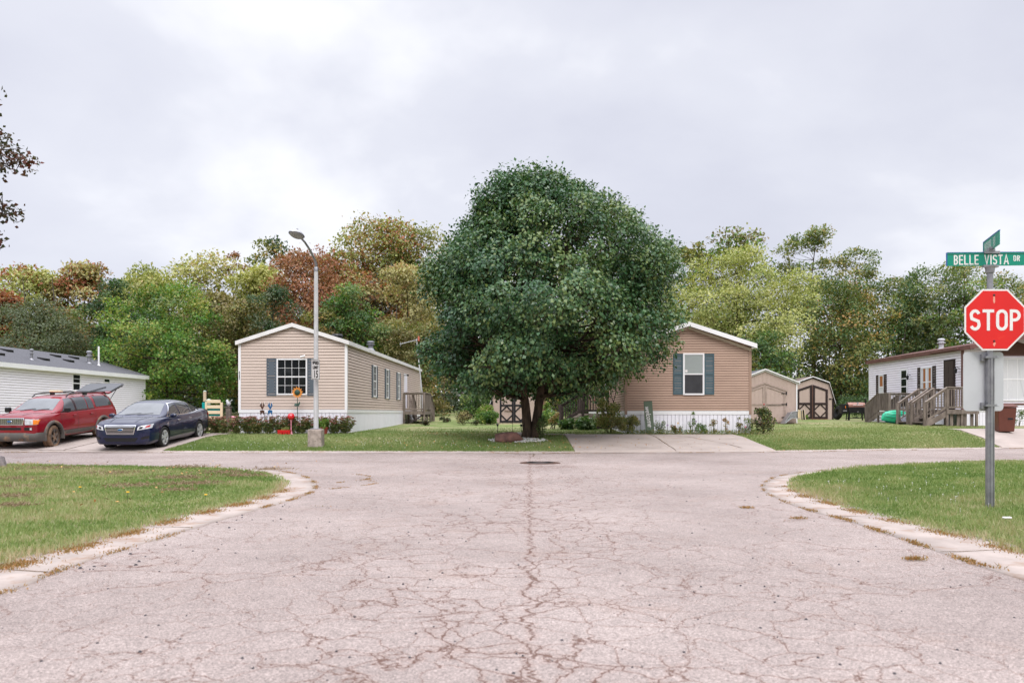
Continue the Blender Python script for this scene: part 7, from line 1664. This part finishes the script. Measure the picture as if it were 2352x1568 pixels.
# far backing wood: thin trunks and leaves deeper in
mb = MB(); rg = random.Random(9)
for i in range(170):
    x = rg.uniform(-60, 60); y = rg.uniform(66, 88); z = h(x, y); hh = rg.uniform(6, 12); dx = rg.uniform(-1, 1); mb.tube([(x, y, z - .2), (x + dx * .3, y, z + hh * .5), (x + dx, y, z + hh)], [rg.uniform(.08, .18), .08, .03], 6)
tag(mb.build('thin_trunks', M['barkgrey']), 'dark thin trunks standing inside the wood', 'trunks', kind='stuff')
n = 60000; x = rng.uniform(-75, 75, n); y = rng.uniform(84, 96, n); top = 6.5 + 2.0 * np.sin(x * .11 + 1) + 1.2 * np.sin(x * .4) + 3.0 * np.exp(-((x + 12) / 9) ** 2) - 2.2 * np.clip((x - 20) / 20, 0, 1); z = 1.3 + rng.random(n) ** .8 * top
s_ = rng.uniform(.3, .6, n); me = leaf_mesh('deep_wood', np.stack([x, y, z], 1), rdir(rng, n), rdir(rng, n) + np.array([0, -1, .5]), s_, s_ * .7, rng.random(n), [L['olive'], L['mid'], L['brownolive'], L['yellowgreen']], rng.integers(0, 4, n))
tag(link('deep_wood', me), 'far leafy depth of the wood seen between the nearer trees', 'wood', kind='stuff')
# ================================================================ plants
# sedum row before home 1
def sedum(x, y, label, seed, s=1.0, fl='sedumflower'):
    rng = np.random.default_rng(seed); rg = random.Random(seed); t = thing('sedum_plant', label, 'plant', (x, y, h(x, y)), 0, 'sedum plants along the front of the pale tan home')
    st = MB(); P, FP_ = [], []; D = []
    for i in range(int(24 * s)):
        a = rg.uniform(0, 6.28); r_ = rg.uniform(.05, .34) * s; hh = rg.uniform(.30, .64) * (1 - .12 * r_) * 1.12; tip = Vector((r_ * math.cos(a), r_ * .7 * math.sin(a), hh)); st.tube([(tip.x * .25, tip.y * .25, 0), tip * .6 + Vector((0, 0, .02)), tip], [.006, .005, .004], 3)
        for k in range(46):
            f = rg.uniform(.12, .97); q = Vector((tip.x * (.25 + .75 * f), tip.y * (.25 + .75 * f), hh * f)); P.append(q + Vector((rg.gauss(0, .02), rg.gauss(0, .02), 0))); D.append((rg.gauss(0, 1), rg.gauss(0, 1), .5))
        for k in range(36):
            r2 = .075 * math.sqrt(rg.random()); b = rg.uniform(0, 6.28); FP_.append((tip.x + r2 * math.cos(b), tip.y + r2 * math.sin(b), hh + .012 * rg.random() - r2 * .15))
    st.build('stems', M['stem'], t); n = len(P); sz = rng.uniform(.045, .10, n)
    link('foliage', leaf_mesh('foliage', np.array(P), np.array(D), rdir(rng, n) + np.array([0, 0, 1]), sz, sz * .55, rng.random(n), L['sedum']), t)
    n = len(FP_); sz = rng.uniform(.02, .034, n); link('flower_heads', leaf_mesh('flower_heads', np.array(FP_), rdir(rng, n), rdir(rng, n) * .4 + np.array([0, 0, 1]), sz, sz, rng.random(n), L[fl]), t)
names = ['behind the blue sedan\'s tail', 'second from the blue sedan\'s tail', 'just left of the timber post', 'at the home\'s left front corner', 'leggy, just right of the home\'s left corner', 'under the butterfly ornament\'s left side', 'between the butterflies and the gazing ball', 'behind the low red planter', 'between the gazing ball and the lamp pole', 'just left of the lamp pole', 'right of the red flower pot', 'below the home\'s right part, third from the row\'s right end', 'second from the row\'s right end', 'at the row\'s right end, by the home\'s corner']
xs_ = [-11.75, -11.35, -10.95, -10.55, -10.15, -9.62, -9.25, -8.85, -8.05, -7.45, -6.55, -5.95, -5.50, -5.10]
xs_ = [-12.05, -11.6, -11.15, -10.75, -10.2, -9.55, -9.15, -8.75, -8.0, -7.5, -6.95, -6.35, -5.9, -5.5]
xs_ = [min(x, -6.35 + .0) if False else x for x in xs_]
for i, (x, nm) in enumerate(zip(np.linspace(-12.0, -6.5, 14), names)): sedum(x, 30.95 + .12 * math.sin(i * 2.1), 'dusky red headed sedum plant, ' + nm, 40 + i, 1.25 + .15 * math.sin(i * 1.7))
shrub('potted_plant', 'light green plant growing in the red flower pot', -7.22, 30.62, .42, .38, 500, .06, [L['bright']], 5, cat='plant', z=h(-7, 30.6) + .22)
shrub('potted_plant', 'small yellow flowers in the low red planter', -8.75, 30.62, .42, .16, 500, .04, [L['khaki'], L['bright']], 6, cat='plant', z=h(-8.7, 30.6) + .12, mixw=[.7, .3], depth=.2)
shrub('low_weeds', 'low leafy weeds at the foot of the sedum beside the blue sedan', -12.2, 30.6, 1.3, .35, 900, .06, [L['sedum'], L['mid']], 7, cat='plant', mixw=[.6, .4], depth=.5)
# garden around the centre shed
shrub('flowering_shrub', 'wild leafy shrub with pink flowers left of the barn shed under the tree', -2.15, 46.2, 2.1, 1.75, 5200, .13, [L['mid'], L['greygreen'], L['bright']], 8, mixw=[.5, .3, .2], loose=True)
shrub('flowering_shrub', 'bright green garden plant touching the barn shed\'s left wall', -1.55, 45.4, 1.1, 1.1, 2400, .10, [L['bright'], L['khaki']], 9, mixw=[.8, .2])
shrub('small_bush', 'small reddish bush on a short stem on the lawn left of the barn shed', -2.6, 42.8, .85, .78, 1500, .07, [L['redshrub'], L['khaki']], 10, mixw=[.6, .4])
shrub('small_bush', 'green hydrangea like bush in front of the barn shed\'s left door', -1.35, 43.2, 1.15, .72, 1900, .12, [L['bright'], L['mid']], 11, mixw=[.5, .5])
shrub('small_bush', 'leafy bush just right of the forked trunk', 2.05, 43.0, 1.0, .85, 1700, .12, [L['bright'], L['mid']], 12, mixw=[.5, .5])
shrub('small_bush', 'low brown clump on the lawn, leftmost before the barn shed', -4.6, 41.9, .65, .25, 700, .06, [L['plum']], 13, depth=.4)
shrub('small_bush', 'low brown clump on the lawn before the barn shed, next to the hydrangea like bush', -1.95, 42.2, .55, .28, 500, .06, [L['plum'], L['mid']], 14, mixw=[.6, .4], depth=.4)
shrub('small_bush', 'low brown clump beside the small deck of the pale tan home', -3.9, 47.0, .9, .3, 700, .07, [L['plum'], L['mid']], 24, mixw=[.8, .2], depth=.5)
shrub('tall_flowers', 'tall green stems with white flowers behind the right fork of the trunk', 2.0, 46.5, .6, 1.5, 1100, .08, [L['bright'], L['khaki']], 15, mixw=[.8, .2], cat='flowers', loose=True)
shrub('shrub', 'dark green shrubs at the wood\'s edge behind the utility box', 5.2, 56, 4.0, 2.2, 5000, .18, [L['mid'], L['dark']], 16, mixw=[.6, .4])
# garden of home 2
shrub('shrub', 'yellowing shrub at the left front corner of the brownish tan home', 3.85, 31.35, 1.15, 1.55, 3600, .07, [L['khaki'], L['olive'], L['bright']], 17, mixw=[.35, .4, .25], loose=True)
shrub('shrub', 'tangled lower shrub in front of the brownish tan home\'s left skirting', 4.45, 30.75, 1.6, .75, 3600, .06, [L['olive'], L['khaki'], L['sedum']], 18, mixw=[.4, .3, .3], depth=.7, loose=True)
shrub('hosta', 'pale edged hosta plant beside the dark deck\'s steps', 3.35, 35.6, 1.0, .55, 420, .26, [L['hosta']], 19, cat='plant', stems=3, droop=.5)
shrub('hosta', 'smaller hosta plant at the foot of the dark deck\'s steps', 2.45, 35.9, .8, .42, 300, .22, [L['hosta'], L['mid']], 20, cat='plant', stems=3, droop=.5, mixw=[.5, .5])
shrub('shrub', 'thin orange green weeds before the dark deck\'s bottom post', 1.75 + .15, 36.3, .55, .9, 500, .06, [L['khaki'], L['rust']], 23, mixw=[.5, .5], loose=True)
shrub('rose_bush', 'rounded dark leafed bush at the right corner of the brownish tan home', 9.72, 30.75, .92, 1.05, 2200, .08, [L['redshrub'], L['mid'], L['olive']], 21, mixw=[.5, .3, .2], loose=True)
k = 0
for x, hh, n_, pal, lb in ((5.72, .55, 500, ['mid', 'sedum'], 'green plant just right of the welcome board'), (6.35, .40, 500, ['mid', 'rust'], 'low orange tinted plant under the teal shuttered window'), (6.95, 1.0, 260, ['bright', 'mid'], 'thin tall leafy stem left of centre against the white skirting'), (7.3, .42, 700, ['mid', 'bright'], 'low green mound with a pink flower in the middle of the skirting bed'), (7.75, .75, 260, ['olive', 'rust'], 'leaning thin stem right of the green mound'), (8.3, .8, 240, ['rust', 'khaki'], 'dry orange spike in the right part of the skirting bed'), (8.75, .75, 260, ['plum', 'olive'], 'leaning dark stem next to the dry orange spike'), (9.05, .65, 520, ['mid', 'olive'], 'grassy green tuft at the right end of the skirting bed')):
    shrub('bedding_plant', lb, x, 30.72, .32 if n_ < 300 else .6, hh, n_, .055, [L[q] for q in pal], 60 + k, cat='plant', mixw=[.6, .4], depth=.3, stems=5, loose=True, group='plants along the brownish tan home\'s skirting'); k += 1
rng = np.random.default_rng(4); n = 2600; x = rng.uniform(4.6, 9.5, n); y = 30.62 + rng.normal(0, .14, n); z = np.array([h(a, b) for a, b in zip(x, y)]) + rng.random(n) * .16
tag(link('ground_cover', leaf_mesh('ground_cover', np.stack([x, y, z], 1), rdir(rng, n) + np.array([0, 0, .4]), rdir(rng, n) + np.array([0, 0, 1]), rng.uniform(.03, .07, n), rng.uniform(.02, .04, n), rng.random(n), [L['mid'], L['olive']], rng.integers(0, 2, n))), 'low ground cover edging the middle driveway', 'ground cover', kind='stuff')
for x, z, m_, lb in ((5.95, .78, 'petalpurple', 'small violet flower just right of the welcome board'), (6.35, .86, 'petalyellow', 'small yellow flower under the teal shuttered window'), (7.05, .93, 'petalpurple', 'violet flower left of the green mound'), (8.95, .72, 'petalpink', 'pink flower near the right end of the skirting bed')):
    t = thing('flower', lb, 'flower', (x, 30.6, h(x, 30.6))); mb = MB(); zz_ = z - .42; mb.tube([(0, 0, 0), (.02, 0, zz_)], .004, 4); mb.build('stem', M['stem'], t)
    mb = MB()
    for q in range(5): a = q * 1.2566; mb.add([(.02, -.005, zz_), (.02 + .03 * math.cos(a - .4), -.02, zz_ + .03 * math.sin(a - .4)), (.02 + .04 * math.cos(a), -.02, zz_ + .04 * math.sin(a)), (.02 + .03 * math.cos(a + .4), -.02, zz_ + .03 * math.sin(a + .4))], [(0, 1, 2, 3)])
    mb.build('petals', M[m_], t)
shrub('shrub', 'low dark bush on the far lawn between the grill and the white home', 24.3, 56.5, 2.6, 1.6, 4200, .12, [L['mid'], L['dark']], 22, mixw=[.5, .5])
shrub('low_weeds', 'small green weeds before the far barn shed\'s sill', 19.0, 51.6, .6, .3, 300, .07, [L['bright']], 25, cat='plant')
shrub('low_weeds', 'green weeds at the trash bin side of the white home\'s skirting', 22.9, 36.0, .7, .8, 300, .07, [L['mid']], 26, cat='plant', loose=True)
# dandelions on the left corner lawn
for i, (x, y, lb) in enumerate(((-4.95, 10.25, 'tallest dandelion in bloom, near the middle of the left corner lawn'), (-3.98 - .1, 10.6, 'dandelion close to the kerb of the left corner lawn'), (-5.75, 8.0, 'dandelion low at the left side of the left corner lawn'), (-6.35, 11.7, 'dandelion beside the brown thatch in the left corner lawn'))):
    t = thing('dandelion', lb, 'flower', (x, y, .10), 0, 'dandelions in the left corner lawn'); hh = .13 if i == 0 else .06
    mb = MB(); mb.tube([(0, 0, 0), (.005, 0, hh)], .003, 4); mb.build('stem', M['stem'], t)
    mb = MB(); mb.lathe([(0, hh + .012), (.018, hh + .010), (.022, hh + .003), (0, hh - .004)], 10, tf=lambda a, b, c: (.005 + a, b, c)); mb.build('bloom', M['petalyellow'], t)
# dried thatch clumps
rng = np.random.default_rng(66); X_, Y_ = [], []
for cx_, cy_, s, k in ((-7.9, 12.3, .3, 420), (-6.0, 12.6, .25, 300), (-5.6, 15.4, .3, 400), (-7.6, 15.2, .35, 400), (-5.0, 11.9, .15, 160), (-8.0, 10.6, .2, 260), (-7.2, 9.8, .16, 300), (-6.9, 11.0, .2, 260), (-8.6, 13.8, .3, 400), (-5.2, 13.0, .25, 420), (-5.9, 14.2, .3, 420), (-4.9, 14.6, .22, 300), (-9.6, 16.6, .4, 400), (-6.9, 16.9, .3, 300), (-4.9, 16.2, .2, 260), (-7.0, 8.2, .2, 300), (-6.2, 9.9, .14, 200)):
    X_.append(rng.normal(cx_, s, k)); Y_.append(rng.normal(cy_, s * .7, k))
x = np.concatenate(X_); y = np.concatenate(Y_); n = len(x)
blades('dry_thatch', x, y, np.full(n, .10), rng.uniform(.05, .10, n), rng.uniform(.006, .012, n), rng.random(n) * .7 + .2, leafmat('thatch', [(.16, .10, .06), (.24, .16, .10), (.34, .26, .16)], .1), 'brown dried grass clippings on the left corner lawn', rng, 1.6)
litter('brown_leaves', 170, lambda r, n: r.uniform(-12, -4.4, n), lambda r, n: r.uniform(8.5, 18.2, n), .055, 12, 'small brown curled leaves scattered over the left corner lawn', .03, lambda a, b: .12)
